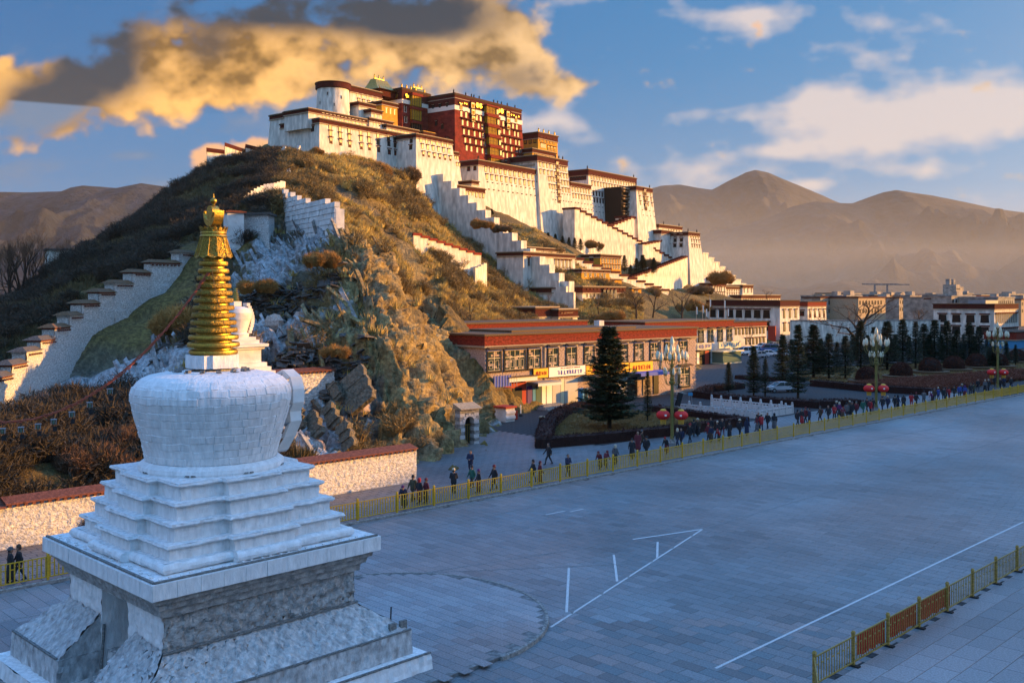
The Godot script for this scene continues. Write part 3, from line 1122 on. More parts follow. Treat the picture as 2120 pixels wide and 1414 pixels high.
func cross_plan(half: float, bay: float, out: float) -> Array:
	var h := half
	var b := bay
	var o := half + out
	return [[-h, -h], [-b, -h], [-b, -o], [b, -o], [b, -h], [h, -h], [h, -b], [o, -b], [o, b], [h, b], [h, h], [b, h], [b, o], [-b, o], [-b, h], [-h, h], [-h, b], [-o, b], [-o, -b], [-h, -b]]

func tier(st: SurfaceTool, plan: Array, h0: float, h1: float, grow: float, cell: float, amp: float, top := true):
	for k in plan.size():
		var p: Array = plan[k]
		var q: Array = plan[(k + 1) % plan.size()]
		var e := Vector2(q[0] - p[0], q[1] - p[1])
		var o := Vector2(e.y, -e.x).normalized()
		var gp := Vector2(signf(p[0]), signf(p[1])) * grow
		var gq := Vector2(signf(q[0]), signf(q[1])) * grow
		patch(st, sp(p[0], p[1], h0), sp(q[0], q[1], h0), sp(q[0] + gq.x, q[1] + gq.y, h1), sp(p[0] + gp.x, p[1] + gp.y, h1), SA * o.x + SB * o.y, cell, amp)
	if top:
		var pts := []
		for p in plan:
			pts.append(sp(p[0] + signf(p[0]) * grow, p[1] + signf(p[1]) * grow, h1))
		polygon(st, pts, h1)

func square(h: float) -> Array:
	return [[-h, -h], [h, -h], [h, h], [-h, h]]

func stupa():
	var s := thing("stupa", "large whitewashed stupa with a ringed golden spire beside the square", "stupa", SC)
	var at := func(st: SurfaceTool, called: String, m: Material, parent: Node3D) -> MeshInstance3D:
		var o := put(called, st.commit(), m, parent)
		if parent == s:
			o.position = -SC
		return o
	var st := tool()
	var gap := 1.35
	for side in [[-1, 1], [1, 1]]:
		pass
	for lvl in [[5.78, 0.12, 0.72, 0.0], [5.27, 0.72, 1.58, 0.0]]:
		var h: float = lvl[0]
		var pl := [[-h, -h], [h, -h], [h, h], [-h, h], [-h, gap - 0.35], [-3.6, gap - 0.35], [-3.6, -gap - 0.35], [-h, -gap - 0.35]]
		st = tool()
		tier(st, pl, lvl[1], lvl[2], -0.05, 0.2, 0.08)
		at.call(st, "base_step", M.stupa_white if h > 5.5 else M.stupa_old, s)
	st = tool()
	var lo := 5.2
	var hi := 3.76
	var h0 := 1.58
	var h1 := 2.62
	patch(st, sp(-lo, -lo, h0), sp(lo, -lo, h0), sp(hi, -hi, h1), sp(-hi, -hi, h1), -SB + Vector3.UP, 0.13, 0.13)
	patch(st, sp(lo, -lo, h0), sp(lo, lo, h0), sp(hi, hi, h1), sp(hi, -hi, h1), SA + Vector3.UP, 0.3, 0.06)
	patch(st, sp(lo, lo, h0), sp(-lo, lo, h0), sp(-hi, hi, h1), sp(hi, hi, h1), SB + Vector3.UP, 0.4, 0.06)
	patch(st, sp(-lo, gap - 0.35, h0), sp(-lo, lo, h0), sp(-hi, hi, h1 + 0.25), sp(-hi, gap - 0.35, h1 + 0.25), -SA + Vector3.UP, 0.13, 0.12)
	patch(st, sp(-lo, -lo, h0), sp(-lo, -gap - 0.35, h0), sp(-hi, -gap - 0.35, h1 + 0.25), sp(-hi, -hi, h1 + 0.1), -SA + Vector3.UP, 0.13, 0.12)
	for e in [gap - 0.35, -gap - 0.35]:
		patch(st, sp(-lo, e, 0.1), sp(-hi + 0.1, e, 0.1), sp(-hi + 0.1, e, h1 + 0.25), sp(-lo, e, h0), SB * (-1.0 if e > 0 else 1.0), 0.3, 0.03)
	at.call(st, "skirt", M.stupa_old, s)
	st = tool()
	var b := 3.72
	patch(st, sp(-b, -b, 1.6), sp(b, -b, 1.6), sp(b, -b, 4.0), sp(-b, -b, 4.0), -SB, 0.09, 0.12)
	patch(st, sp(b, -b, 1.6), sp(b, b, 1.6), sp(b, b, 4.0), sp(b, -b, 4.0), SA, 0.3, 0.05)
	patch(st, sp(b, b, 1.6), sp(-b, b, 1.6), sp(-b, b, 4.0), sp(b, b, 4.0), SB, 0.4, 0.05)
	at.call(st, "body_wall", M.stupa_rough, s)
	st = tool()
	var d0 := gap - 0.45
	var d1 := -gap + 0.15
	patch(st, sp(-b, d0, 0.1), sp(-b, b, 0.1), sp(-b, b, 4.0), sp(-b, d0, 4.0), -SA, 0.14, 0.07)
	patch(st, sp(-b, -b, 0.1), sp(-b, d1, 0.1), sp(-b, d1, 4.0), sp(-b, -b, 4.0), -SA, 0.14, 0.07)
	patch(st, sp(-b, d1, 3.72), sp(-b, d0, 3.72), sp(-b, d0, 4.0), sp(-b, d1, 4.0), -SA, 0.14, 0.05)
	patch(st, sp(-b, d0, 0.1), sp(-b + 2.2, d0, 0.1), sp(-b + 2.2, d0, 3.72), sp(-b, d0, 3.72), -SB, 0.4, 0.03)
	patch(st, sp(-b, d1, 0.1), sp(-b + 2.2, d1, 0.1), sp(-b + 2.2, d1, 3.72), sp(-b, d1, 3.72), SB, 0.4, 0.03)
	patch(st, sp(-b, d0, 3.72), sp(-b, d1, 3.72), sp(-b + 2.2, d1, 3.72), sp(-b + 2.2, d0, 3.72), Vector3.DOWN, 0.4, 0.0)
	at.call(st, "entrance_wall", M.stupa_white, s)
	st = tool()
	quad(st, sp(-b + 1.9, d0, 0.1), sp(-b + 1.9, d1, 0.1), sp(-b + 1.9, d1, 3.72), sp(-b + 1.9, d0, 3.72), -SA)  # black sheet stands in for the darkness deep in the passage
	box(st, sp(-b + 0.93, (d0 + d1) * 0.5 + 0.25, 1.9), Vector3(0.12, 3.6, 0.09), Basis(SA, Vector3.UP, SB))
	var door := at.call(st, "door", M.window_black, s) as Node3D
	st = tool()
	tube(st, sp(-b - 0.1, d0 - 0.06, 0.2), sp(-b + 0.05, d0 - 0.06, 2.5), 0.05, 0.05, 6)
	at.call(st, "pipe", M.trim_grey, s)
	for q in [[3.86, 3.82, 4.08], [4.02, 4.10, 4.32], [4.18, 4.34, 4.56]]:
		st = tool()
		tier(st, square(q[0]), q[1], q[2], 0.05, 0.22, 0.05)
		var under := []
		for p in square(q[0]):
			under.append(sp(p[0], p[1], q[1]))
		at.call(st, "corbel", M.stupa_rough, s)
	st = tool()
	tier(st, square(4.42), 4.56, 5.08, 0.0, 0.4, 0.012)
	quad(st, sp(-4.42, -4.42, 4.565), sp(4.42, -4.42, 4.565), sp(4.42, 4.42, 4.565), sp(-4.42, 4.42, 4.565), Vector3.DOWN)
	at.call(st, "cornice_slab", M.stupa_white, s)
	for k in 22:
		var w := 4.42 * 2.0 / 11.0
		var u := -4.42 + w * (k % 11)
		st = tool()
		var pr := 0.012 + rng.randf() * 0.018
		if k < 11:
			hexa(st, [sp(u + 0.012, -4.42 - pr, 4.575), sp(u + w - 0.012, -4.42 - pr, 4.575), sp(u + w - 0.012, -4.4, 4.575), sp(u + 0.012, -4.4, 4.575), sp(u + 0.012, -4.42 - pr, 5.07), sp(u + w - 0.012, -4.42 - pr, 5.07), sp(u + w - 0.012, -4.4, 5.07), sp(u + 0.012, -4.4, 5.07)])
		else:
			hexa(st, [sp(-4.42 - pr, u + 0.012, 4.575), sp(-4.42 - pr, u + w - 0.012, 4.575), sp(-4.4, u + w - 0.012, 4.575), sp(-4.4, u + 0.012, 4.575), sp(-4.42 - pr, u + 0.012, 5.07), sp(-4.42 - pr, u + w - 0.012, 5.07), sp(-4.4, u + w - 0.012, 5.07), sp(-4.4, u + 0.012, 5.07)])
		at.call(st, "facing_stone", M.stupa_white, s)
	for q in [[-4.32, -4.32, 4.32, -4.32, 5.12], [-4.32, -4.32, -4.32, 4.32, 5.12], [-5.2, -5.2, 5.2, -5.2, 1.62], [-5.2, -5.2, -5.2, -1.8, 1.62], [-5.2, 1.1, -5.2, 5.2, 1.62], [-5.72, -5.72, 5.72, -5.72, 0.76], [-3.8, -3.82, 3.8, -3.82, 2.66]]:
		st = tool()
		var pa := sp(q[0], q[1], q[4])
		var pb := sp(q[2], q[3], q[4])
		var ax := (pb - pa).normalized()
		box(st, (pa + pb) * 0.5, Vector3(pa.distance_to(pb), 0.06, 0.09), Basis(ax, Vector3.UP, ax.cross(Vector3.UP)))
		at.call(st, "light_strip", M.trim_grey, s)
	for k in 46:
		var u := -4.0 + 8.0 * (k % 23) / 22.0
		var a := [u, -4.08 + 0.12 * (k % 2)] if k < 23 else [-4.08 + 0.12 * (k % 2), u]
		st = tool()
		box(st, sp(a[0], a[1], 5.10), Vector3(0.09, 0.06, 0.09), Basis(SA, Vector3.UP, SB))
		at.call(st, "stud", M.stupa_white, s)
	st = tool()
	for k in 6:
		var t0 := PI * k / 6.0
		var t1 := PI * (k + 1) / 6.0
		var o0 := 3.58 + 0.16 * sin(t0)
		var o1 := 3.58 + 0.16 * sin(t1)
		var p0 := cross_plan(o0, 1.25, 0.3)
		var p1 := cross_plan(o1, 1.25, 0.3)
		var y0 := 5.26 - 0.17 * cos(t0)
		var y1 := 5.26 - 0.17 * cos(t1)
		for i in p0.size():
			var n := (i + 1) % p0.size()
			var e := Vector2(p0[n][0] - p0[i][0], p0[n][1] - p0[i][1])
			var od := SA * e.y - SB * e.x
			patch(st, sp(p0[i][0], p0[i][1], y0), sp(p0[n][0], p0[n][1], y0), sp(p1[n][0], p1[n][1], y1), sp(p1[i][0], p1[i][1], y1), od, 0.3, 0.05)
	var tp0 := []
	for p in cross_plan(3.58, 1.25, 0.3):
		tp0.append(sp(p[0], p[1], 5.43))
	polygon(st, tp0, 5.43)
	at.call(st, "lotus_base", M.stupa_white, s)
	for q in [[3.34, 5.40, 5.93, 1.18], [3.06, 5.90, 6.54, 1.10], [2.80, 6.50, 7.14, 1.02], [2.54, 7.10, 7.72, 0.95]]:
		st = tool()
		tier(st, cross_plan(q[0], q[3], 0.32), q[1], q[2] - 0.14, 0.0, 0.16, 0.055, false)
		var wall := at.call(st, "tier_wall", M.stupa_white, s) as Node3D
		st = tool()
		tier(st, cross_plan(q[0] + 0.08, q[3] + 0.08, 0.32), q[2] - 0.15, q[2] - 0.08, 0.07, 0.16, 0.045, false)
		tier(st, cross_plan(q[0] + 0.15, q[3] + 0.15, 0.32), q[2] - 0.08, q[2], -0.03, 0.16, 0.045)
		at.call(st, "tier_lip", M.stupa_white, s)
	for k in 8:
		var t0 := TAU * k / 8.0
		var t1 := TAU * (k + 1) / 8.0
		var pa := sp(cos(t0) * 2.62, sin(t0) * 2.62, 7.77)
		var pb := sp(cos(t1) * 2.62, sin(t1) * 2.62, 7.77)
		var ax := (pb - pa).normalized()
		st = tool()
		box(st, (pa + pb) * 0.5, Vector3(pa.distance_to(pb) * 0.96, 0.05, 0.07), Basis(ax, Vector3.UP, ax.cross(Vector3.UP)))
		at.call(st, "light_strip", M.trim_grey, s)
	st = tool()
	lathe(st, SC, [[2.56, 7.70], [2.60, 7.80], [2.58, 7.92], [2.44, 8.02], [2.34, 8.06]], 64)
	at.call(st, "dome_foot", M.stupa_white, s)
	var prof := [[2.32, 8.02], [2.40, 8.4], [2.52, 8.9], [2.66, 9.4], [2.78, 9.85], [2.86, 10.2], [2.86, 10.45], [2.79, 10.68], [2.66, 10.86], [2.48, 11.0], [2.25, 11.1], [1.8, 11.18], [0.9, 11.24]]
	var core := []
	for p in prof:
		core.append([p[0] - 0.008, p[1] - 0.005])
	st = tool()
	lathe(st, SC, core, 72)
	var dome := at.call(st, "dome", M.stupa_white, s) as Node3D
	var rad := func(y: float) -> float:
		for k in prof.size() - 1:
			if y <= prof[k + 1][1]:
				return lerpf(prof[k][0], prof[k + 1][0], (y - prof[k][1]) / (prof[k + 1][1] - prof[k][1]))
		return 0.9
	var rows := 11
	var count := 0
	for j in rows:
		var y0 := 8.06 + (11.0 - 8.06) * j / rows
		var y1 := 8.06 + (11.0 - 8.06) * (j + 1) / rows
		var nb := 33
		var ph := rng.randf()
		var edges := []
		for k in nb:
			edges.append(TAU * (k + ph + rng.randf_range(-0.34, 0.34)) / nb)
		for k in nb:
			var t0: float = edges[k]
			var t1: float = edges[(k + 1) % nb] + (TAU if k == nb - 1 else 0.0)
			var tm := (t0 + t1) * 0.5
			var dir := Vector3(cos(tm), 0, sin(tm))
			if dir.dot(Vector3(0.29, 0, 0.957)) < 0.05:
				continue
			st = tool()
			var pr := rng.randf_range(0.0, 0.034)
			var g := 0.006
			var tl := rng.randf_range(-0.03, 0.03)
			var ring := []
			for v in [[t0, y0, 1.0], [t1, y0, 1.0], [t1, y1, 1.0], [t0, y1, 1.0]]:
				var tt: float = lerpf(tm, v[0], 0.985)
				var yy: float = lerpf((y0 + y1) * 0.5, v[1], 0.975) + tl * signf(v[0] - tm)
				var rr: float = rad.call(yy)
				ring.append([tt, yy, rr])
			var base := []
			var front := []
			for v in ring:
				base.append(SC + Vector3(cos(v[0]) * (v[2] - 0.012), v[1], sin(v[0]) * (v[2] - 0.012)))
				var ti: float = lerpf(tm, v[0], 0.88)
				var yi: float = lerpf((y0 + y1) * 0.5, v[1], 0.83)
				var ri: float = rad.call(yi) + pr
				front.append(SC + Vector3(cos(ti) * ri, yi, sin(ti) * ri))
			quad(st, front[0], front[1], front[2], front[3], dir)
			for e in 4:
				var f := (e + 1) % 4
				quad(st, base[e], base[f], front[f], front[e], dir + (base[e] + base[f] - front[0] - front[2]) * 2.0)
			count += 1
			at.call(st, "block", M.stupa_white, s)
	st = tool()
	var w0 := []
	for q in [[-0.55, 8.05], [-0.9, 8.6], [-1.15, 9.2], [-1.0, 9.55], [-1.12, 9.9], [-0.98, 10.4], [-0.65, 10.85], [0.0, 11.1], [0.65, 10.85], [0.98, 10.4], [1.12, 9.9], [1.0, 9.55], [1.15, 9.2], [0.9, 8.6], [0.55, 8.05]]:
		w0.append(q)
	for k in w0.size() - 1:
		var p: Array = w0[k]
		var q: Array = w0[k + 1]
		var lean := func(y: float) -> float: return 2.42 + (y - 8.05) * 0.19
		hexa(st, [sp(lean.call(p[1]), p[0], p[1]), sp(lean.call(q[1]), q[0], q[1]), sp(lean.call(q[1]), q[0] * 0.7, q[1] - 0.25), sp(lean.call(p[1]), p[0] * 0.7, p[1] - 0.1),
			sp(lean.call(p[1]) + 0.5, p[0], p[1]), sp(lean.call(q[1]) + 0.5, q[0], q[1]), sp(lean.call(q[1]) + 0.5, q[0] * 0.7, q[1] - 0.25), sp(lean.call(p[1]) + 0.5, p[0] * 0.7, p[1] - 0.1)])
	at.call(st, "niche_frame", M.whitewash, s)
	st = tool()
	tier(st, square(0.50), 11.18, 11.36, 0.0, 0.5, 0.0)
	at.call(st, "pedestal", M.stupa_old, s)
	st = tool()
	tier(st, cross_plan(0.70, 0.42, 0.13), 11.34, 11.82, 0.0, 0.3, 0.012)
	quad(st, sp(-0.7, -0.7, 11.345), sp(0.7, -0.7, 11.345), sp(0.7, 0.7, 11.345), sp(-0.7, 0.7, 11.345), Vector3.DOWN)
	at.call(st, "harmika", M.stupa_white, s)
	for k in 14:
		var t := TAU * k / 14.0 + 0.2
		st = tool()
		box(st, SC + Vector3(cos(t) * 1.25, 11.26, sin(t) * 1.25), Vector3(0.16, 0.10, 0.14), Basis(Vector3.UP, -t))
		box(st, SC + Vector3(cos(t) * 1.42, 11.24, sin(t) * 1.42), Vector3(0.20, 0.03, 0.05), Basis(Vector3.UP, -t + 0.6))
		at.call(st, "floodlight", M.trim_grey, s)
	var c0 := SC + Vector3(0.05, 0, 0)
	st = tool()
	lathe(st, c0, [[0.72, 11.8], [0.66, 12.3], [0.36, 15.3], [0.34, 15.5]], 32)
	at.call(st, "spire_core", M.gold, s)
	for k in 13:
		var y := 11.82 + 0.272 * k
		var r := 0.97 - 0.038 * k if k > 0 else 0.86
		st = tool()
		var pr := []
		for q in [[r - 0.16, 0.02], [r - 0.05, 0.005], [r, 0.03], [r + 0.012, 0.09], [r, 0.16], [r - 0.03, 0.185], [r - 0.14, 0.195], [r - 0.16, 0.19]]:
			pr.append([q[0], y + q[1]])
		lathe(st, c0, pr, 48)
		at.call(st, "spire_ring", M.gold_relief if k > 2 and k < 11 else M.gold, s)
	st = tool()
	for k in 12:
		var t0 := TAU * k / 12.0
		var t1 := TAU * (k + 1) / 12.0
		for j in 4:
			var va := j / 4.0
			var vb := (j + 1) / 4.0
			var ra := 0.69 - 0.22 * pow(va, 0.8)
			var rb := 0.69 - 0.22 * pow(vb, 0.8)
			var ya := 15.44 + 0.72 * va
			var yb := 15.44 + 0.72 * vb
			var em := Vector3(cos((t0 + t1) * 0.5), 0.3, sin((t0 + t1) * 0.5))
			quad(st, c0 + Vector3(cos(t0) * ra, ya, sin(t0) * ra), c0 + Vector3(cos(t1) * ra, ya, sin(t1) * ra), c0 + Vector3(cos(t1) * rb, yb, sin(t1) * rb), c0 + Vector3(cos(t0) * rb, yb, sin(t0) * rb), em)
			if j == 0:
				tri(st, c0 + Vector3(cos(t0) * ra, ya, sin(t0) * ra), c0 + Vector3(cos(t1) * ra, ya, sin(t1) * ra), c0 + Vector3(cos((t0 + t1) * 0.5) * (ra + 0.02), ya - 0.07, sin((t0 + t1) * 0.5) * (ra + 0.02)), em)
	at.call(st, "umbrella", M.gold_relief, s)
	for k in 12:
		var t := TAU * k / 12.0
		st = tool()
		tube(st, c0 + Vector3(cos(t) * 0.695, 15.44, sin(t) * 0.695), c0 + Vector3(cos(t) * 0.475, 16.16, sin(t) * 0.475), 0.016, 0.012, 5)
		at.call(st, "umbrella_rib", M.gold, s)
	st = tool()
	for k in 12:
		for j in 26:
			var t := TAU * (k + 0.12 + 0.76 * rng.randf()) / 12.0
			var v := rng.randf_range(0.06, 0.92)
			var r := (0.69 - 0.22 * pow(v, 0.8)) * cos(PI / 12.0) / cos(fmod(t, TAU / 12.0) - PI / 12.0) + 0.004
			box(st, c0 + Vector3(cos(t) * r, 15.44 + 0.72 * v, sin(t) * r), Vector3(0.03, 0.028, 0.05), Basis(Vector3.UP, -t).rotated(Vector3(cos(t), 0, sin(t)), rng.randf() * PI))
	kind(at.call(st, "relief_scrolls", M.gold, s), "stuff")
	st = tool()
	lathe(st, c0, [[0.47, 16.14], [0.50, 16.18], [0.47, 16.24], [0.45, 16.27], [0.48, 16.30], [0.46, 16.36], [0.45, 16.50], [0.30, 16.52]], 40)
	at.call(st, "collar", M.gold, s)
	for k in 16:
		var t := TAU * k / 16.0
		var e := Vector3(cos(t), 0, sin(t))
		var w := Vector3(-sin(t), 0, cos(t))
		st = tool()
		tri(st, c0 + e * 0.46 - w * 0.085 + Vector3.UP * 16.36, c0 + e * 0.46 + w * 0.085 + Vector3.UP * 16.36, c0 + e * 0.54 + Vector3.UP * 16.58, e)
		quad(st, c0 + e * 0.46 - w * 0.085 + Vector3.UP * 16.36, c0 + e * 0.47 - w * 0.07 + Vector3.UP * 16.47, c0 + e * 0.53 + Vector3.UP * 16.575, c0 + e * 0.46 + w * 0.085 + Vector3.UP * 16.36, e)
		quad(st, c0 + e * 0.45 - w * 0.08 + Vector3.UP * 16.36, c0 + e * 0.45 + w * 0.08 + Vector3.UP * 16.36, c0 + e * 0.49 + w * 0.04 + Vector3.UP * 16.54, c0 + e * 0.49 - w * 0.04 + Vector3.UP * 16.54, -e)
		at.call(st, "crown_petal", M.gold_relief, s)
	st = tool()
	var n := 20
	for k in n:
		var t0 := lerpf(-0.16, PI + 0.16, float(k) / n)
		var t1 := lerpf(-0.16, PI + 0.16, float(k + 1) / n)
		var q := []
		for a in [-0.19, 0.19]:
			for t in [t0, t1]:
				var ro := 0.43
				var f := sin(clampf(t, 0.0, PI))
				var ri := lerpf(0.40, 0.22, f)
				var oy := 17.06
				q.append(c0 + SA * a + SB * (cos(t) * ro) + Vector3.UP * (oy - sin(t) * 0.50))
				q.append(c0 + SA * a + SB * (cos(t) * ri) + Vector3.UP * (oy - sin(t) * (0.5 - 0.20 * f - 0.02)))
		var cc: Vector3 = (q[0] + q[2] + q[1] + q[3]) / 4.0
		var ctr := c0 + Vector3.UP * 17.06
		quad(st, q[0], q[1], q[3], q[2], -SA)
		quad(st, q[4], q[5], q[7], q[6], SA)
		quad(st, q[0], q[2], q[6], q[4], cc - ctr)
		quad(st, q[1], q[3], q[7], q[5], ctr - cc)
		if k == 0 or k == n - 1:
			var e := 0 if k == 0 else 2
			quad(st, q[e], q[e + 1], q[e + 5], q[e + 4], Vector3.UP)
	at.call(st, "crescent_moon", M.gold, s)
	st = tool()
	for k in 28:
		var t0 := TAU * k / 28.0
		var t1 := TAU * (k + 1) / 28.0
		var o := c0 + Vector3.UP * 17.06
		var e0 := SB * cos(t0) * 0.23 + Vector3.UP * sin(t0) * 0.27
		var e1 := SB * cos(t1) * 0.23 + Vector3.UP * sin(t1) * 0.27
		tri(st, o - SA * 0.17, o - SA * 0.17 + e0, o - SA * 0.17 + e1, -SA)
		tri(st, o + SA * 0.13, o + SA * 0.13 + e0, o + SA * 0.13 + e1, SA)
		quad(st, o - SA * 0.17 + e0, o - SA * 0.17 + e1, o + SA * 0.13 + e1, o + SA * 0.13 + e0, e0)
	at.call(st, "sun_disc", M.gold, s)
	st = tool()
	lathe(st, c0, [[0.03, 17.30], [0.07, 17.34], [0.045, 17.38], [0.09, 17.42], [0.125, 17.49], [0.115, 17.55], [0.06, 17.60], [0.025, 17.63], [0.012, 17.78], [0.0, 17.8]], 20)
	at.call(st, "jewel_finial", M.gold, s)
	garland()

func garland():
	var a := P(437, 556, 36.0)
	var b := P(-90, 862, 33.5)
	var curve := func(t: float) -> Vector3: return a.lerp(b, t) - Vector3.UP * 4.0 * 2.0 * t * (1.0 - t)
	var t := thing("lantern_rope", "sagging dark red cord strung from the golden spire to the left", "rope", a)
	for k in 3:
		var st := tool()
		var prev := Vector3.ZERO
		for i in 121:
			var f := i / 120.0
			var ph := i * 0.9 + k * TAU / 3.0
			var p: Vector3 = curve.call(f) + Vector3(cos(ph), sin(ph), 0) * 0.03 + Vector3(nz.get_noise_2d(i * 0.4, k), nz.get_noise_2d(i * 0.4, k + 9.0), 0) * 0.05
			if i:
				tube(st, prev, p, 0.022, 0.022, 5)
			prev = p
		var o := put("strand", st.commit(), M.rope_red, t)
		o.position = -a
	for q in [[0.42, "highest on the rope"], [0.50, "second highest on the rope"], [0.57, "third highest on the rope"], [0.64, "fourth down the rope"], [0.70, "fifth down the rope"], [0.765, "third from the rope's low end"], [0.835, "second lowest on the rope"], [0.925, "lowest, over a square brown tag"]]:
		var p: Vector3 = curve.call(q[0])
		var l := thing("glass_lantern", "small clear lantern with pale cap hanging " + q[1], "lantern", p + Vector3(0.02, -0.06, 0), rng.randf() * 0.8, "lanterns hanging from the rope")
		var st := tool()
		tube(st, Vector3(0, 0.06, 0), Vector3(0, -0.12, 0), 0.012, 0.012, 5)
		put("hook", st.commit(), M.black, l)
		st = tool()
		box(st, Vector3(0, -0.15, 0), Vector3(0.20, 0.03, 0.17))
		for s in [-1, 1]:
			box(st, Vector3(0.08 * s, -0.24, 0.03), Vector3(0.02, 0.17, 0.08))
		put("frame", st.commit(), M.metal_grey, l)
		st = tool()
		lathe(st, Vector3(0, -0.34, 0), [[0.0, 0.0], [0.05, 0.02], [0.065, 0.1], [0.05, 0.18]], 10)
		put("glass", st.commit(), M.pane_green, l)
		st = tool()
		box(st, Vector3(0.04, -0.48, 0), Vector3(0.15, 0.17, 0.012), Basis(Vector3.UP, 0.3))
		tube(st, Vector3(0.04, -0.40, 0), Vector3(0.02, -0.33, 0), 0.006, 0.006, 4)
		put("hanging_tag", st.commit(), M.wood if q[0] > 0.9 else M.black, l)
	var c := thing("steadying_wire", "thin wire running down the right front of the golden spire", "wire", P(437, 556, 35.9))
	var st := tool()
	tube(st, Vector3.ZERO, P(447, 612, 35.5) - P(437, 556, 35.9), 0.010, 0.010, 5)
	tube(st, P(447, 612, 35.5) - P(437, 556, 35.9), P(478, 725, 35.3) - P(437, 556, 35.9), 0.010, 0.010, 5)
	put("wire", st.commit(), M.wood, c)

# ---------------------------------------------------------------- the palace on the hill
var win_mesh := {}

func window_mesh(style: String) -> Mesh:
	if win_mesh.has(style):
		return win_mesh[style]
	var fr := tool()
	var pane := tool()
	var top := tool()
	var pale := tool()
	if style == "tee":
		box(fr, Vector3(0, 0.30, -0.02), Vector3(1.0, 0.30, 0.16))
		box(pane, Vector3(0, -0.15, -0.02), Vector3(0.42, 0.66, 0.12))
	elif style == "slot":
		box(pane, Vector3(0, 0, -0.02), Vector3(0.55, 0.95, 0.12))
		box(top, Vector3(0, 0.53, 0.03), Vector3(0.9, 0.10, 0.22))
	else:
		hexa(fr, [Vector3(-0.5, -0.5, -0.1), Vector3(0.5, -0.5, -0.1), Vector3(0.5, -0.5, 0.06), Vector3(-0.5, -0.5, 0.06), Vector3(-0.42, 0.42, -0.1), Vector3(0.42, 0.42, -0.1), Vector3(0.42, 0.42, 0.06), Vector3(-0.42, 0.42, 0.06)])
		box(pane, Vector3(0, -0.02, 0.065), Vector3(0.66, 0.78, 0.03))
		box(top, Vector3(0, 0.47, 0.14), Vector3(1.18, 0.11, 0.42))
		box(top, Vector3(0, 0.405, 0.10), Vector3(1.02, 0.04, 0.28))
		if style == "cloth":
			box(pale, Vector3(0, -0.28, 0.09), Vector3(0.54, 0.26, 0.03))
		elif style == "red":
			box(top, Vector3(0, -0.22, 0.09), Vector3(0.54, 0.36, 0.03))
			box(pale, Vector3(0, 0.34, 0.17), Vector3(0.96, 0.07, 0.03))
		elif style == "pale":
			for s in [-1, 1]:
				box(pale, Vector3(0.45 * s, -0.04, 0.07), Vector3(0.07, 0.90, 0.07))
			box(pale, Vector3(0, -0.5, 0.08), Vector3(0.98, 0.05, 0.12))
		elif style == "gold":
			box(pale, Vector3(0, -0.1, 0.09), Vector3(0.5, 0.5, 0.03))
		else:
			box(pale, Vector3(0, 0.37, 0.17), Vector3(0.96, 0.03, 0.03))
	win_mesh[style] = join([[fr, M.window_black if style != "pale" else M.window_dark], [pane, M.window_dark], [top, M.lintel], [pale, M.curtain_yellow if style == "gold" else M.cloth_white]])
	return win_mesh[style]

func facing(out: Vector3) -> Basis:
	var z := Vector3(out.x, 0, out.z).normalized()
	return Basis(Vector3.UP.cross(z), Vector3.UP, z)

func add_window(o: Node3D, at: Vector3, out: Vector3, w: float, h: float, style: String):
	var b := facing(out) * Basis.from_scale(Vector3(w * 1.15, h * 1.08, 1.0))
	put("window", window_mesh(style), null, o, Transform3D(b, at - o.position))

func finial_mesh() -> Mesh:
	if not win_mesh.has("_finial"):
		var st := tool()
		lathe(st, Vector3.ZERO, [[0.30, 0.0], [0.34, 0.1], [0.30, 0.25], [0.30, 1.15], [0.36, 1.25], [0.28, 1.38], [0.08, 1.5], [0.06, 1.8], [0.0, 2.0]], 10)
		win_mesh["_finial"] = st.commit()
	return win_mesh["_finial"]

func local(o: Node3D, called: String, st: SurfaceTool, m: Material) -> MeshInstance3D:
	var c := obj(called, st, m, o)
	c.position = -o.position
	return c

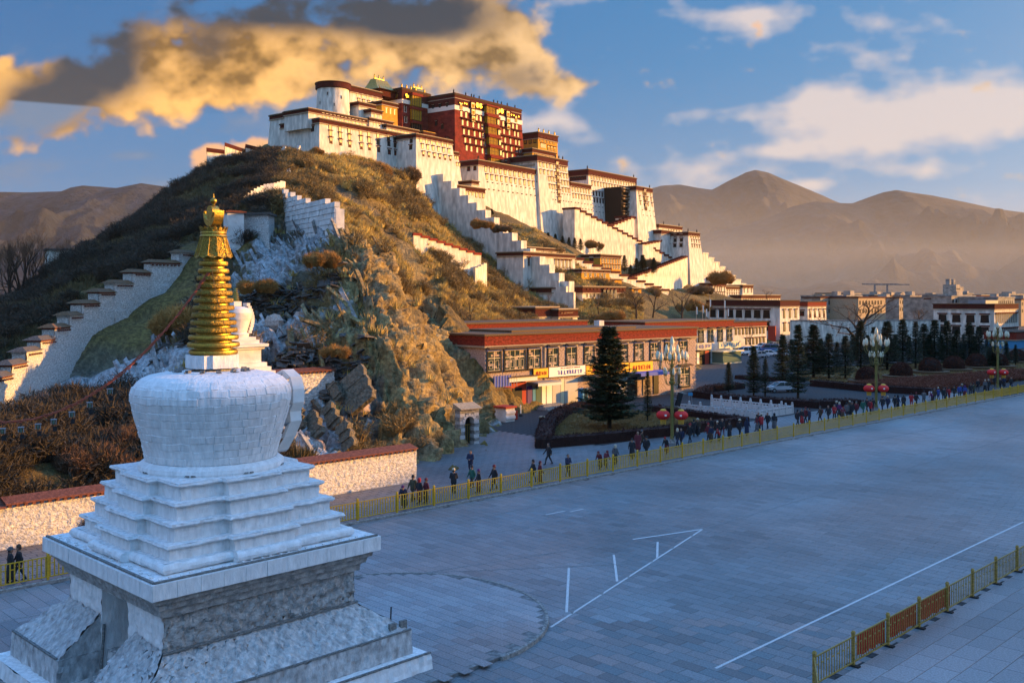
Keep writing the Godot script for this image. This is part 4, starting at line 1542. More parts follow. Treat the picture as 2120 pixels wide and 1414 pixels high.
# A Tibetan house block. px0..px1 and y: the upper edge of its front in the picture; s: how far the front stands out; deep: how deep it is.
# opt: k batter, base (height of the foot), wall, band (frieze height), bandm, ledge, front rows and side rows of windows, finials
func block(called: String, label: String, px0: float, px1: float, y: float, s: float, deep: float, base: float, opt := {}) -> Node3D:
	var t0 := ft(px0, s)
	var t1 := ft(px1, s)
	var top := fh(y, t0, s)
	var k: float = opt.get("k", 0.07)
	var o := thing(called, label, opt.get("cat", "building"), fp((t0 + t1) / 2, s - deep / 2, base))
	if opt.has("group"):
		o.set_meta("group", opt.group)
	var g := k * (top - base)
	var st := tool()
	var kb := g * 0.35
	hexa(st, [fp(t0 - g * opt.get("kl", 1.0), s + g, base), fp(t1 + g * opt.get("kr", 1.0), s + g, base), fp(t1 + g * opt.get("kr", 1.0), s - deep - kb, base), fp(t0 - g * opt.get("kl", 1.0), s - deep - kb, base), fp(t0, s, top), fp(t1, s, top), fp(t1, s - deep, top), fp(t0, s - deep, top)])
	local(o, "wall", st, M[opt.get("wall", "whitewash_far")])
	var band: float = opt.get("band", 1.5)
	var e: float = opt.get("ledge", 0.45)
	if band > 0.0:
		st = tool()
		ring_box(st, t0, t1, s, deep, top - band, top, 0.14 + k * band)
		local(o, "frieze", st, M[opt.get("bandm", "frieze")])
		st = tool()
		ring_box(st, t0, t1, s, deep, top - band - 0.24, top - band - 0.002, 0.30 + k * band)
		local(o, "string_course", st, M.cornice_pale if opt.get("white_line", true) else M.cornice)
	st = tool()
	ring_box(st, t0, t1, s, deep, top + 0.002, top + 0.32, e)
	local(o, "cornice", st, M.cornice)
	st = tool()
	ring_box(st, t0, t1, s, deep, top + 0.322, top + 0.55, e - 0.2)
	local(o, "parapet", st, M[opt.get("cap", "cornice_pale")])
	for r in opt.get("front", []):
		var ta := ft(r[0], s)
		var tb := ft(r[2], s)
		var h := fh(r[1], ta, s)
		for i in r[3]:
			var t: float = lerpf(ta, tb, (i / float(maxi(1, r[3] - 1))))
			add_window(o, fp(t, s + k * (top - h) + 0.02, h), FS, r[4], r[5], r[6])
	for r in opt.get("side", []):
		var sa := fs(r[0], t0)
		var sb := fs(r[2], t0)
		var h := fh(r[1], t0, sb)
		for i in r[3]:
			var q: float = lerpf(sa, sb, (i / float(maxi(1, r[3] - 1))))
			add_window(o, fp(t0 - k * opt.get("kl", 1.0) * (top - h) - 0.02, q, h), -FE, r[4], r[5], r[6])
	for f in opt.get("finials", []):
		var t := ft(f, s)
		put("finial", finial_mesh(), M.black if not opt.has("gilt") else M.gold, o, Transform3D(Basis.from_scale(Vector3.ONE * opt.get("fsize", 0.8)), fp(t, s - 0.4, top + 0.5) - o.position))
	o.set_meta("box", [t0, t1, top, s])
	return o

func ring_box(st: SurfaceTool, t0: float, t1: float, s: float, deep: float, h0: float, h1: float, e: float):
	hexa(st, [fp(t0 - e, s + e, h0), fp(t1 + e, s + e, h0), fp(t1 + e, s - deep - e, h0), fp(t0 - e, s - deep - e, h0), fp(t0 - e, s + e, h1), fp(t1 + e, s + e, h1), fp(t1 + e, s - deep - e, h1), fp(t0 - e, s - deep - e, h1)])

func gilt_roof(called: String, label: String, px0: float, px1: float, y: float, s: float, deep: float, rise: float):
	var t0 := ft(px0, s)
	var t1 := ft(px1, s)
	var h := fh(y, t0, s)
	var o := thing(called, label, "roof", fp((t0 + t1) / 2, s - deep / 2, h))
	var tm := (t0 + t1) / 2
	var st := tool()
	var n := 5
	for i in n:
		var a := i / float(n)
		var b := (i + 1) / float(n)
		var q := []
		for v in [a, b]:
			var f := 1.0 - pow(v, 0.75) * 0.80
			var half := (t1 - t0) / 2 * (0.42 + 0.58 * f)
			var dp := deep / 2 * f
			var y0: float = h + rise * pow(v, 1.5) + 0.0
			q.append([half, dp, y0])
		var up := 0.45 if i == 0 else 0.0
		for sgn in [-1, 1]:
			quad(st, fp(tm - q[0][0], s - deep / 2 + sgn * q[0][1], q[0][2] + up), fp(tm + q[0][0], s - deep / 2 + sgn * q[0][1], q[0][2] + up), fp(tm + q[1][0], s - deep / 2 + sgn * q[1][1], q[1][2]), fp(tm - q[1][0], s - deep / 2 + sgn * q[1][1], q[1][2]), FS * sgn + Vector3.UP)
			quad(st, fp(tm + sgn * q[0][0], s - deep / 2 + q[0][1], q[0][2] + up), fp(tm + sgn * q[0][0], s - deep / 2 - q[0][1], q[0][2] + up), fp(tm + sgn * q[1][0], s - deep / 2 - q[1][1], q[1][2]), fp(tm + sgn * q[1][0], s - deep / 2 + q[1][1], q[1][2]), FE * sgn + Vector3.UP)
	local(o, "roof_slopes", st, M.gilt_roof)
	st = tool()
	ring_box(st, tm - (t1 - t0) * 0.22, tm + (t1 - t0) * 0.22, s - deep / 2 + 0.25, 0.5, h + rise - 0.15, h + rise + 0.4, 0.0)
	local(o, "ridge", st, M.gold)
	st = tool()
	ring_box(st, t0 + (t1 - t0) * 0.12, t1 - (t1 - t0) * 0.12, s - deep * 0.12, deep * 0.76, h - 1.6, h + 0.3, 0.0)
	local(o, "drum", st, M.frieze)
	for f in [-0.2, 0.0, 0.2]:
		put("finial", finial_mesh(), M.gold, o, Transform3D(Basis.from_scale(Vector3(0.7, 0.85, 0.7)), fp(tm + (t1 - t0) * f, s - deep / 2, h + rise + 0.35) - o.position))
	for c in [[-1, -1], [1, -1], [1, 1], [-1, 1]]:
		var b := tool()
		var p := fp(tm + c[0] * (t1 - t0) / 2 * 0.95, s - deep / 2 + c[1] * deep / 2 * 0.95, h + 0.4)
		tube(b, p, p + FE * c[0] * 0.8 + FS * c[1] * 0.5 + Vector3.UP * 0.7, 0.16, 0.04, 6)
		local(o, "eave_tip", b, M.gold)

func palace():
	var o: Node3D
	var tc := 0.0
	o = thing("round_tower", "round white bastion with a dark red band, highest at the west end", "tower", P(689, 250, 296))
	var st := tool()
	var hb := EYE + (612 - 252) / F * 296.0
	var ht := EYE + (612 - 187) / F * 296.0
	lathe(st, Vector3.ZERO, [[5.6, hb - 8.0 - o.position.y], [5.15, hb - o.position.y], [4.75, ht - o.position.y]], 48)
	put("wall", st.commit(), M.whitewash_far, o)
	st = tool()
	lathe(st, Vector3.ZERO, [[4.85, ht - o.position.y], [5.25, ht + 0.15 - o.position.y], [5.25, ht + 1.5 - o.position.y], [5.4, ht + 1.6 - o.position.y], [5.4, ht + 1.85 - o.position.y], [0.0, ht + 1.9 - o.position.y]], 48)
	put("frieze", st.commit(), M.frieze, o)
	for q in [[-2.3, 0.52], [-1.75, 0.80], [-1.35, 0.45], [-0.9, 0.7]]:
		add_window(o, o.position + Vector3(sin(q[0] + 1.6) * 4.96, lerpf(hb, ht, q[1]) - o.position.y, cos(q[0] + 1.6) * 4.96), Vector3(sin(q[0] + 1.6), 0, cos(q[0] + 1.6)), 0.35, 0.9, "slot")
	block("west_wing", "long white wing with nine stacks of red framed windows at the west end", 661, 846, 247, 0.0, 16, 42, {"k": 0.085, "band": 0.9, "side": [[648, 266, 648, 1, 1.2, 1.7, "plain"]], "front": [
		[682, 263, 843, 0, 1, 1, "plain"]]})
	o = get_node("west_wing")
	var bx: Array = o.get_meta("box")
	for q in [[682, 263, 276, 291], [702, 267, 280, 295], [721, 270, 284, 299], [745, 274, 287, 303], [762, 277, 290, 305], [781, 280, 294, 309], [803, 284, 297, 314], [816, 287, 300, 316], [830, 289, 302, 317]]:
		var t := ft(q[0], 0.0)
		for j in 3:
			var h := fh(q[1 + j], t, 0.0)
			add_window(o, fp(t, 0.085 * (bx[2] - h) + 0.02, h), FS, 1.15, 1.62 if j < 2 else 1.85, "plain" if j < 2 else "red")
	block("west_annex", "plain white annex with one dark window at the wing's west end", 617, 648, 232, -9.0, 12, 40, {"k": 0.09, "band": 0.9})
	block("wing_attic", "white attic storey with a row of small dark windows above the wing", 638, 758, 226, -2.8, 10, 60, {"k": 0.02, "band": 0.7, "front": [[668, 239, 752, 12, 0.9, 1.2, "slot"]]})
	block("wing_terrace", "low white terrace house stepping down behind the wing's cornice", 764, 812, 246, -3.4, 9, 58, {"k": 0.02, "band": 0.6, "front": [[774, 256, 808, 7, 0.7, 1.0, "slot"]]})
	block("wing_terrace", "lowest terrace house with small windows above the west bastion", 800, 866, 260, -2.2, 8, 55, {"k": 0.02, "band": 0.5, "front": [[806, 269, 862, 10, 0.7, 1.0, "slot"]]})
	block("upper_house", "tall white house with a dark red roof band beside the round tower", 724, 789, 179, -17.0, 12, 58, {"k": 0.04, "band": 1.5, "front": [[739, 197, 780, 5, 0.8, 1.2, "slot"], [741, 208, 782, 5, 0.9, 1.3, "red"]]})
	block("upper_annex", "small white house with a dark red cornice below the upper house", 742, 776, 213, -11.0, 9, 58, {"k": 0.03, "band": 0.7})
	block("upper_annex", "lowest small white house with a red cornice at the upper terrace", 768, 790, 228, -8.0, 8, 58, {"k": 0.03, "band": 0.7, "front": [[776, 240, 786, 2, 0.8, 1.0, "slot"]]})
	block("ochre_house", "ochre yellow house with dark windows beside the red tower", 790, 822, 211, -12.0, 9, 56, {"k": 0.02, "wall": "ochre", "band": 0.7, "front": [[799, 229, 816, 3, 0.9, 1.5, "slot"]]})
	block("west_bastion", "white bastion with three rows of six windows right of the wing", 861, 935, 279, 8.0, 14, 32, {"k": 0.105, "band": 0.8, "front": [
		[870, 290, 925, 6, 0.85, 1.5, "plain"], [872, 303, 927, 6, 0.85, 1.5, "plain"], [873, 319, 929, 6, 0.95, 1.7, "red"]], "side": [[852, 291, 852, 1, 1.1, 1.5, "plain"], [852, 305, 852, 1, 1.1, 1.5, "plain"]]})
	block("bastion_annex", "narrow white annex with red lintels between bastion and red palace", 936, 948, 316, 3.0, 8, 32, {"k": 0.1, "band": 0.6, "front": [[942, 326, 946, 2, 0.7, 1.1, "plain"], [944, 340, 949, 2, 0.7, 1.1, "plain"]]})
	red_palace()
	block("ochre_palace", "ochre upper palace with gilded and dark red attic east of the red palace", 1114, 1154, 275, -6.0, 13, 45, {"k": 0.02, "wall": "ochre", "band": 1.9, "gilt": 1, "finials": [1117, 1127, 1138, 1150], "fsize": 0.9, "front": [
		[1119, 288, 1146, 5, 1.1, 1.7, "gold"], [1120, 300, 1128, 4, 0.6, 1.6, "pale"], [1135, 306, 1148, 3, 1.2, 1.8, "gold"]], "side": [[1088, 290, 1108, 3, 1.2, 2.2, "gold"]]})
	block("ochre_annex", "low ochre house in front of the ochre upper palace", 1102, 1150, 309, -2.0, 12, 42, {"k": 0.02, "wall": "ochre", "band": 1.0, "gilt": 1, "front": [[1108, 318, 1146, 6, 1.0, 1.2, "gold"]]})
	var rows := [[1004, 350, 1111, 12, 1.0, 1.75, "plain"], [1006, 366, 1120, 13, 1.0, 1.9, "plain"], [1007, 379, 1122, 13, 0.75, 1.0, "tee"], [1009, 394, 1123, 13, 0.75, 1.0, "tee"]]
	block("long_white_palace", "long white battered wall with two rows of windows and two of loopholes", 990, 1114, 333, 5.0, 20, 8, {"k": 0.07, "kr": 0.0, "band": 1.3, "front": rows, "finials": [992], "side": [[971, 347, 984, 2, 1.2, 1.8, "red"]]})
	block("white_storeys", "white block of five close window rows at the long wall's right end", 1112, 1174, 323, 5.6, 16, 8, {"k": 0.07, "kl": 0.0, "band": 1.6, "finials": [1152, 1159, 1167], "front": [
		[1117, 340, 1146, 5, 0.9, 1.6, "plain"], [1160, 349, 1170, 3, 0.9, 1.6, "plain"], [1117, 355, 1148, 5, 0.9, 1.6, "plain"], [1160, 363, 1172, 3, 0.9, 1.6, "plain"], [1134, 370, 1150, 4, 0.9, 1.6, "plain"], [1161, 378, 1173, 3, 0.9, 1.6, "plain"], [1135, 386, 1152, 4, 0.9, 1.6, "plain"], [1162, 393, 1174, 3, 0.9, 1.6, "plain"],
		[1138, 400, 1176, 8, 0.6, 0.9, "tee"], [1140, 415, 1178, 8, 0.6, 0.9, "tee"]]})
	o = get_node("white_storeys")
	bx = o.get_meta("box")
	for j in 6:
		var t := ft(1152.5, 5.6)
		var h: float = bx[2] - 1.6 - 2.55 * j
		add_window(o, fp(t, 5.6 + 0.07 * (bx[2] - h) + 0.15, h), FS, 1.7, 2.1, "red")
	st = tool()
	for j in 4:
		ring_box(st, bx[0] - 0.3, bx[0] + 0.2, 4.8, 13, bx[2] - 3.2 - 2.6 * j, bx[2] - 2.6 - 2.6 * j, 0.0)
	local(o, "side_band", st, M.cornice_pale)
	block("east_wing", "lower white wing with window rows left of the east palace", 1181, 1223, 379, 1.0, 18, 10, {"k": 0.05, "band": 1.0, "front": [
		[1185, 391, 1219, 7, 0.85, 1.7, "plain"], [1186, 405, 1221, 7, 0.85, 1.7, "plain"], [1190, 421, 1222, 6, 0.6, 0.9, "tee"], [1192, 432, 1223, 6, 0.6, 0.9, "tee"]]})
	block("east_palace", "broad white east palace with five rows of windows below a red band", 1218, 1317, 352, -3.0, 30, 10, {"k": 0.05, "band": 1.9, "finials": [1218, 1314], "front": [
		[1224, 366, 1312, 17, 0.85, 1.75, "plain"], [1225, 379, 1300, 14, 0.85, 1.75, "plain"], [1227, 400, 1291, 12, 0.95, 1.9, "plain"], [1228, 414, 1292, 12, 0.95, 1.9, "plain"], [1230, 429, 1292, 10, 0.6, 0.9, "tee"], [1231, 440, 1292, 10, 0.6, 0.9, "tee"]], "side": [[1183, 367, 1212, 6, 1.2, 2.0, "red"]]})
	block("east_tower", "tall tapering white tower with shuttered bays right of the timber gallery", 1317, 1350, 387, 9.0, 12, 8, {"k": 0.085, "kl": 0.6, "band": 1.2, "finials": [1319, 1347], "front": [
		[1322, 398, 1346, 4, 0.8, 1.6, "plain"], [1323, 409, 1347, 4, 0.9, 1.7, "plain"], [1324, 420, 1348, 4, 0.9, 1.7, "plain"], [1327, 436, 1350, 4, 0.6, 0.9, "tee"], [1328, 447, 1351, 4, 0.6, 0.9, "tee"]]})
	o = get_node("east_tower")
	bx = o.get_meta("box")
	for j in 3:
		var t := ft(1334, 9.0)
		var h: float = bx[2] - 1.5 - 3.0 * j
		add_window(o, fp(t, 9.0 + 0.085 * (bx[2] - h) + 0.2, h), FS, 1.7, 2.4, "red")
	gallery()
	block("east_bastion", "white east bastion with three rows of shuttered windows above a flared foot", 1425, 1448, 482, 22.0, 17, 10, {"k": 0.11, "band": 1.0, "finials": [1427, 1445], "front": [
		[1430, 490, 1445, 4, 0.75, 1.5, "plain"], [1431, 499, 1446, 4, 0.75, 1.5, "plain"], [1431, 509, 1446, 4, 0.8, 1.6, "plain"]], "side": [[1386, 487, 1411, 3, 1.3, 1.5, "red"], [1386, 497, 1412, 3, 1.3, 1.7, "plain"], [1386, 508, 1412, 3, 1.3, 1.7, "plain"]]})
	block("east_gatehouse", "low white gatehouse with a red cornice behind the east bastion", 1364, 1412, 466, 10.0, 10, 12, {"k": 0.05, "band": 0.9, "finials": [1376, 1408], "front": [[1384, 475, 1406, 5, 0.7, 1.1, "plain"]]})
	block("east_gatehouse", "lower red banded gate block left of the east bastion", 1369, 1392, 478, 14.0, 8, 12, {"k": 0.05, "band": 1.0})
	o = thing("west_fort", "long low white fort with red coping on the dark western ridge", "building", P(430, 340, 256))
	for q in [[427, 465, 314, 303, 252, 256], [465, 508, 303, 311, 256, 268], [508, 592, 306, 294, 266, 284]]:
		var a := P(q[0], q[2], q[4])
		var b := P(q[1], q[3], q[5])
		var w := tool()
		slab(w, a, b, Vector3(0.3, 0, 1), 5.0, a.y - 7.5, a.y)
		local(o, "wall", w, M.whitewash_far)
		w = tool()
		slab(w, a + Vector3(0, 0, 0.3), b + Vector3(0, 0, 0.3), Vector3(0.3, 0, 1), 5.6, a.y + 0.002, a.y + 1.0)
		local(o, "coping", w, M.frieze)

func red_palace():
	var sm := -7.0
	var t0 := ft(941, sm)
	var back := fs(888, t0)
	var o := block("red_palace", "great dark red central palace with golden curtained bay and white attic line", 941, 1078, 195, sm, sm - back + 24.0, 34, {"k": 0.055, "wall": "palace_red", "band": 0.01, "white_line": false, "cap": "frieze", "finials": [941, 966, 978, 983, 994, 1024, 1032, 1040, 1052, 1068], "fsize": 0.75, "front": [
		[953, 235, 963, 2, 0.9, 1.9, "pale"], [985, 243, 993, 2, 0.9, 1.9, "pale"], [1031, 254, 1040, 2, 0.9, 1.9, "pale"], [1060, 261, 1068, 2, 0.9, 1.9, "pale"]]})
	var bx: Array = o.get_meta("box")
	var face := func(t: float, h: float, proud: float) -> Vector3: return fp(t, sm + 0.055 * (bx[2] - h) + proud, h)
	for r in [[955, 253, 965, 977, 996], [957, 272, 967, 979, 997], [959, 290, 969, 981, 999], [961, 306, 971, 983, 1001]]:
		var h := fh(r[1], ft(r[0], sm), sm)
		for px in [r[0], r[2], r[3], r[3] + 11, r[4], 1033 + (r[1] - 253) * 0.08, 1041 + (r[1] - 253) * 0.08, 1052 + (r[1] - 253) * 0.08, 1063 + (r[1] - 253) * 0.08, 1070 + (r[1] - 253) * 0.08]:
			add_window(o, face.call(ft(px, sm), h, 0.02), FS, 0.78, 1.75, "pale")
		var st := tool()
		for q in [[r[0] - 4, 1000], [1030, 1077]]:
			var a := ft(q[0], sm)
			var b := ft(q[1], sm)
			slab(st, face.call(a, h + 1.35, 0.7), face.call(b, h + 1.35, 0.7), FS, 0.72, h + 1.2, h + 1.5)
		local(o, "eave", st, M.frieze)
	for px in [1036, 1042, 1053, 1064, 1071]:
		var h := fh(322, ft(961, sm), sm)
		add_window(o, face.call(ft(px, sm), h, 0.02), FS, 0.95, 1.6, "red")
	var hw := fh(222.5, ft(943, sm), sm)
	var st := tool()
	ring_box(st, bx[0], bx[1], sm, 30, hw - 0.75, hw + 0.75, 0.055 * (bx[2] - hw) + 0.2)
	local(o, "attic_line", st, M.cloth_white)
	st = tool()
	ring_box(st, bx[0], bx[1], sm, 30, hw + 0.752, bx[2] - 0.02, 0.24)
	local(o, "frieze", st, M.frieze)
	st = tool()
	ring_box(st, bx[0], bx[1], sm, 30, bx[2] - 1.25, bx[2] - 1.05, 0.3)
	local(o, "string_course", st, M.cornice_pale)
	for px in [986, 993, 1030, 1037]:
		var d := tool()
		var p: Vector3 = face.call(ft(px, sm), hw + 2.4, 0.45)
		for k in 18:
			var a := TAU * k / 18
			var b := TAU * (k + 1) / 18
			tri(d, p + FS * 0.1, p + (FE * cos(a) + Vector3.UP * sin(a)) * 0.85, p + (FE * cos(b) + Vector3.UP * sin(b)) * 0.85, FS)
		local(o, "gilt_disc", d, M.gold)
	for q in [[949, 209], [954, 212], [959, 211], [963, 212], [1056, 239], [1061, 240], [1066, 241], [1071, 242]]:
		var d := tool()
		box(d, face.call(ft(q[0], sm), hw + 1.9, 0.42), Vector3(0.45, 0.45, 0.2), facing(FS))
		local(o, "gilt_boss", d, M.gold)
	for q in [[952, 0.9], [1066, 1.2]]:
		add_window(o, face.call(ft(q[0], sm), hw + 0.9, 0.3), FS, 1.3, 2.2, "gold")
	for q in [[976, 1.0], [1049, 1.0]]:
		for j in 3:
			add_window(o, face.call(ft(q[0], sm), hw + 2.0 - 2.3 * j, 0.5), FS, 2.2, 2.1, "gold")
	for j in 7:
		var h := hw + 1.7 - 3.55 * j
		var ta := ft(1000.5 + j * 0.9, sm)
		var tb := ft(1024.5 + j * 0.8, sm)
		st = tool()
		slab(st, face.call(ta, h, 1.3), face.call(tb, h, 1.3), FS, 1.5, h - 1.35, h + 1.0)
		var bay := local(o, "curtain_bay", st, M.curtain_yellow)
		st = tool()
		slab(st, face.call(ta - 0.4, h, 1.75), face.call(tb + 0.4, h, 1.75), FS, 1.9, h + 1.002, h + 1.5)
		slab(st, face.call(ta - 0.2, h, 1.55), face.call(tb + 0.2, h, 1.55), FS, 1.7, h - 1.9, h - 1.352)
		local(o, "bay_cornice", st, M.frieze_bright)
		st = tool()
		for i in 9:
			var t := lerpf(ta, tb, i / 8.0)
			box(st, face.call(t, h - 0.2, 1.33), Vector3(0.14, 2.3, 0.1), facing(FS))
		for i in 8:
			var t := lerpf(ta, tb, (i + 0.5) / 8.0)
			box(st, face.call(t, h - 0.2, 1.33), Vector3(0.5, 0.10, 0.08), facing(FS))
		local(o, "bay_mullion", st, M.wood)
		if j < 6:
			add_window(o, face.call(ft(1022.0 + j * 0.8, sm), h - 0.3, 1.5), FS, 1.2, 1.9, "plain")
	for q in [[898, 227], [912, 225], [927, 223]]:
		var sq := fs(q[0], t0)
		var h := fh(q[1] - 6, t0, sq)
		add_window(o, fp(t0 - 0.055 * (bx[2] - h) - 0.2, sq, h), -FE, 1.1, 1.6, "plain")
	for q in [[905, 255], [918, 262], [930, 290], [908, 290]]:
		var sq := fs(q[0], t0)
		var h := fh(q[1], t0, sq)
		add_window(o, fp(t0 - 0.055 * (bx[2] - h) - 0.05, sq, h), -FE, 1.0, 1.7, "plain")
	var sw := back - 0.5
	o = block("red_west_palace", "dark red west block with gilt discs and a golden curtained bay", 832, 889, 184, sw, 18, 40, {"k": 0.05, "wall": "palace_red", "band": 0.01, "white_line": false, "cap": "frieze", "gilt": 1, "finials": [833, 843, 852, 862, 880], "fsize": 0.85, "front": [
		[837, 225, 838, 1, 1.1, 2.2, "pale"], [837, 247, 838, 1, 1.1, 2.2, "pale"], [874, 216, 886, 2, 1.0, 1.6, "plain"]], "side": [[807, 201, 808, 1, 1.8, 2.2, "red"]]})
	bx = o.get_meta("box")
	hw = fh(209.5, ft(833, sw), sw)
	st = tool()
	ring_box(st, bx[0], bx[1], sw, 18, hw - 0.65, hw + 0.65, 0.05 * (bx[2] - hw) + 0.2)
	local(o, "attic_line", st, M.cloth_white)
	st = tool()
	ring_box(st, bx[0], bx[1], sw, 18, hw + 0.652, bx[2] - 0.02, 0.22)
	local(o, "frieze", st, M.frieze)
	for q in [[839, FS], [844, FS]]:
		var d := tool()
		var p := fp(ft(q[0], sw), sw + 0.6, hw + 2.0)
		for k in 16:
			var a := TAU * k / 16
			var b := TAU * (k + 1) / 16
			tri(d, p + FS * 0.1, p + (FE * cos(a) + Vector3.UP * sin(a)) * 0.7, p + (FE * cos(b) + Vector3.UP * sin(b)) * 0.7, FS)
		local(o, "gilt_disc", d, M.gold)
	for px in [796, 823]:
		var d := tool()
		var p := fp(bx[0] - 0.6, fs(px, bx[0]), hw + 1.9)
		for k in 16:
			var a := TAU * k / 16
			var b := TAU * (k + 1) / 16
			tri(d, p - FE * 0.1, p + (FS * cos(a) + Vector3.UP * sin(a)) * 0.7, p + (FS * cos(b) + Vector3.UP * sin(b)) * 0.7, -FE)
		local(o, "gilt_disc", d, M.gold)
	for j in 4:
		var h := hw + 1.2 - 4.6 * j
		var ta := ft(847, sw)
		var tb := ft(866, sw)
		st = tool()
		slab(st, fp(ta, sw + 1.4, 0), fp(tb, sw + 1.4, 0), FS, 1.5, h - 2.2, h + 1.2)
		local(o, "curtain_bay", st, M.curtain_yellow if j < 2 else M.curtain_dark)
		st = tool()
		slab(st, fp(ta - 0.3, sw + 1.8, 0), fp(tb + 0.3, sw + 1.8, 0), FS, 1.9, h + 1.202, h + 2.1)
		local(o, "bay_cornice", st, M.frieze_bright)
		st = tool()
		for i in 5:
			box(st, fp(lerpf(ta, tb, i / 4.0), sw + 1.43, h - 0.5), Vector3(0.16, 3.3, 0.1), facing(FS))
		local(o, "bay_mullion", st, M.wood)
	gilt_roof("golden_roof", "golden roof with upturned eaves on the red west block", 786, 832, 184, sw - 1.0, 11, 4.4)
	gilt_roof("golden_roof", "golden roof behind the corner of the red palace", 868, 908, 199, sw - 6.0, 11, 4.0)
	block("roof_house", "small dark red roof house in front of the red palace wall", 876, 899, 274, -2.0, 5, 52, {"k": 0.02, "wall": "palace_red", "band": 0.6, "cap": "ochre"})

func gallery():
	var s := 5.5
	var t0 := ft(1287, s)
	var t1 := ft(1318, s)
	var top := fh(386, t0, s)
	var o := thing("timber_gallery", "dark timber gallery with patterned curtains between east palace and tower", "building", fp((t0 + t1) / 2, s, top - 25))
	var st := tool()
	slab(st, fp(t0, s, 0), fp(t1, s, 0), FS, 8.0, top - 26.0, top)
	local(o, "wall", st, M.curtain_dark)
	for j in 5:
		st = tool()
		var h := top - 0.6 - 3.0 * j
		slab(st, fp(t0, s + 0.9, 0), fp(t1, s + 0.9, 0), FS, 0.9, h - 0.2, h + 0.2)
		local(o, "balcony_ledge", st, M.cornice_pale if j == 0 else M.wood)
		st = tool()
		slab(st, fp(t0, s + 0.75, 0), fp(t1, s + 0.75, 0), FS, 0.2, h - 1.5, h - 0.75)
		local(o, "balcony_rail", st, M.wood)
		for i in 7:
			st = tool()
			box(st, fp(lerpf(t0, t1, (i + 0.5) / 7.0), s + 0.86, h - 1.1), Vector3(0.7, 0.35, 0.12), facing(FS))
			local(o, "balcony_panel", st, M.cornice_pale)
	for i in 3:
		st = tool()
		var a := lerpf(t0, t1, (i + 0.08) / 3.0)
		var b := lerpf(t0, t1, (i + 0.92) / 3.0)
		slab(st, fp(a, s + 0.4, 0), fp(b, s + 0.4, 0), FS, 0.4, top - 20.5, top - 14.8)
		var c := local(o, "door_curtain", st, M.curtain_dark)
		st = tool()
		var m := (a + b) / 2
		box(st, fp(m, s + 0.42, top - 17.6), Vector3(0.5, 1.6, 0.08), facing(FS))
		box(st, fp(m, s + 0.44, top - 17.6), Vector3(1.6, 0.5, 0.08), facing(FS))
		local(o, "curtain_knot", st, M.cloth_white)
		st = tool()
		slab(st, fp(a - 0.15, s + 0.5, 0), fp(a, s + 0.5, 0), FS, 0.5, top - 25.0, top - 14.6)
		local(o, "door_post", st, M.cornice_pale)

# ---------------------------------------------------------------- stepped walls, village below the palace
func stepped_wall(called: String, label: String, a: Vector3, b: Vector3, n: int, out: Vector3, thick: float, wall: String, cap: String, cap_h := 0.45, over := 0.25, foot := 3.0, group := "") -> Node3D:
	var o := thing(called, label, "wall", Vector3((a.x + b.x) / 2, minf(a.y, b.y) - foot, (a.z + b.z) / 2), 0.0, group)
	for i in n:
		var p := a.lerp(b, i / float(n))
		var q := a.lerp(b, (i + 1) / float(n))
		var top := maxf(p.y, q.y)
		var low := minf(minf(th(p.x, -p.z), th(q.x, -q.z)), minf(p.y, q.y) - 1.5) - foot
		var st := tool()
		slab(st, p, q, out, thick, low, top)
		local(o, "wall_step", st, M[wall])
		if cap:
			st = tool()
			var e := out.normalized() * over
			var l := (q - p)
			l.y = 0
			l = l.normalized() * 0.12
			slab(st, p + e - l, q + e + l, out, thick + over * 2.0, top + 0.002, top + cap_h)
			local(o, "cap", st, M[cap])
	return o

func pin(px: float, py: float, s: float) -> Vector3:
	var t := ft(px, s)
	return fp(t, s, fh(py, t, s))

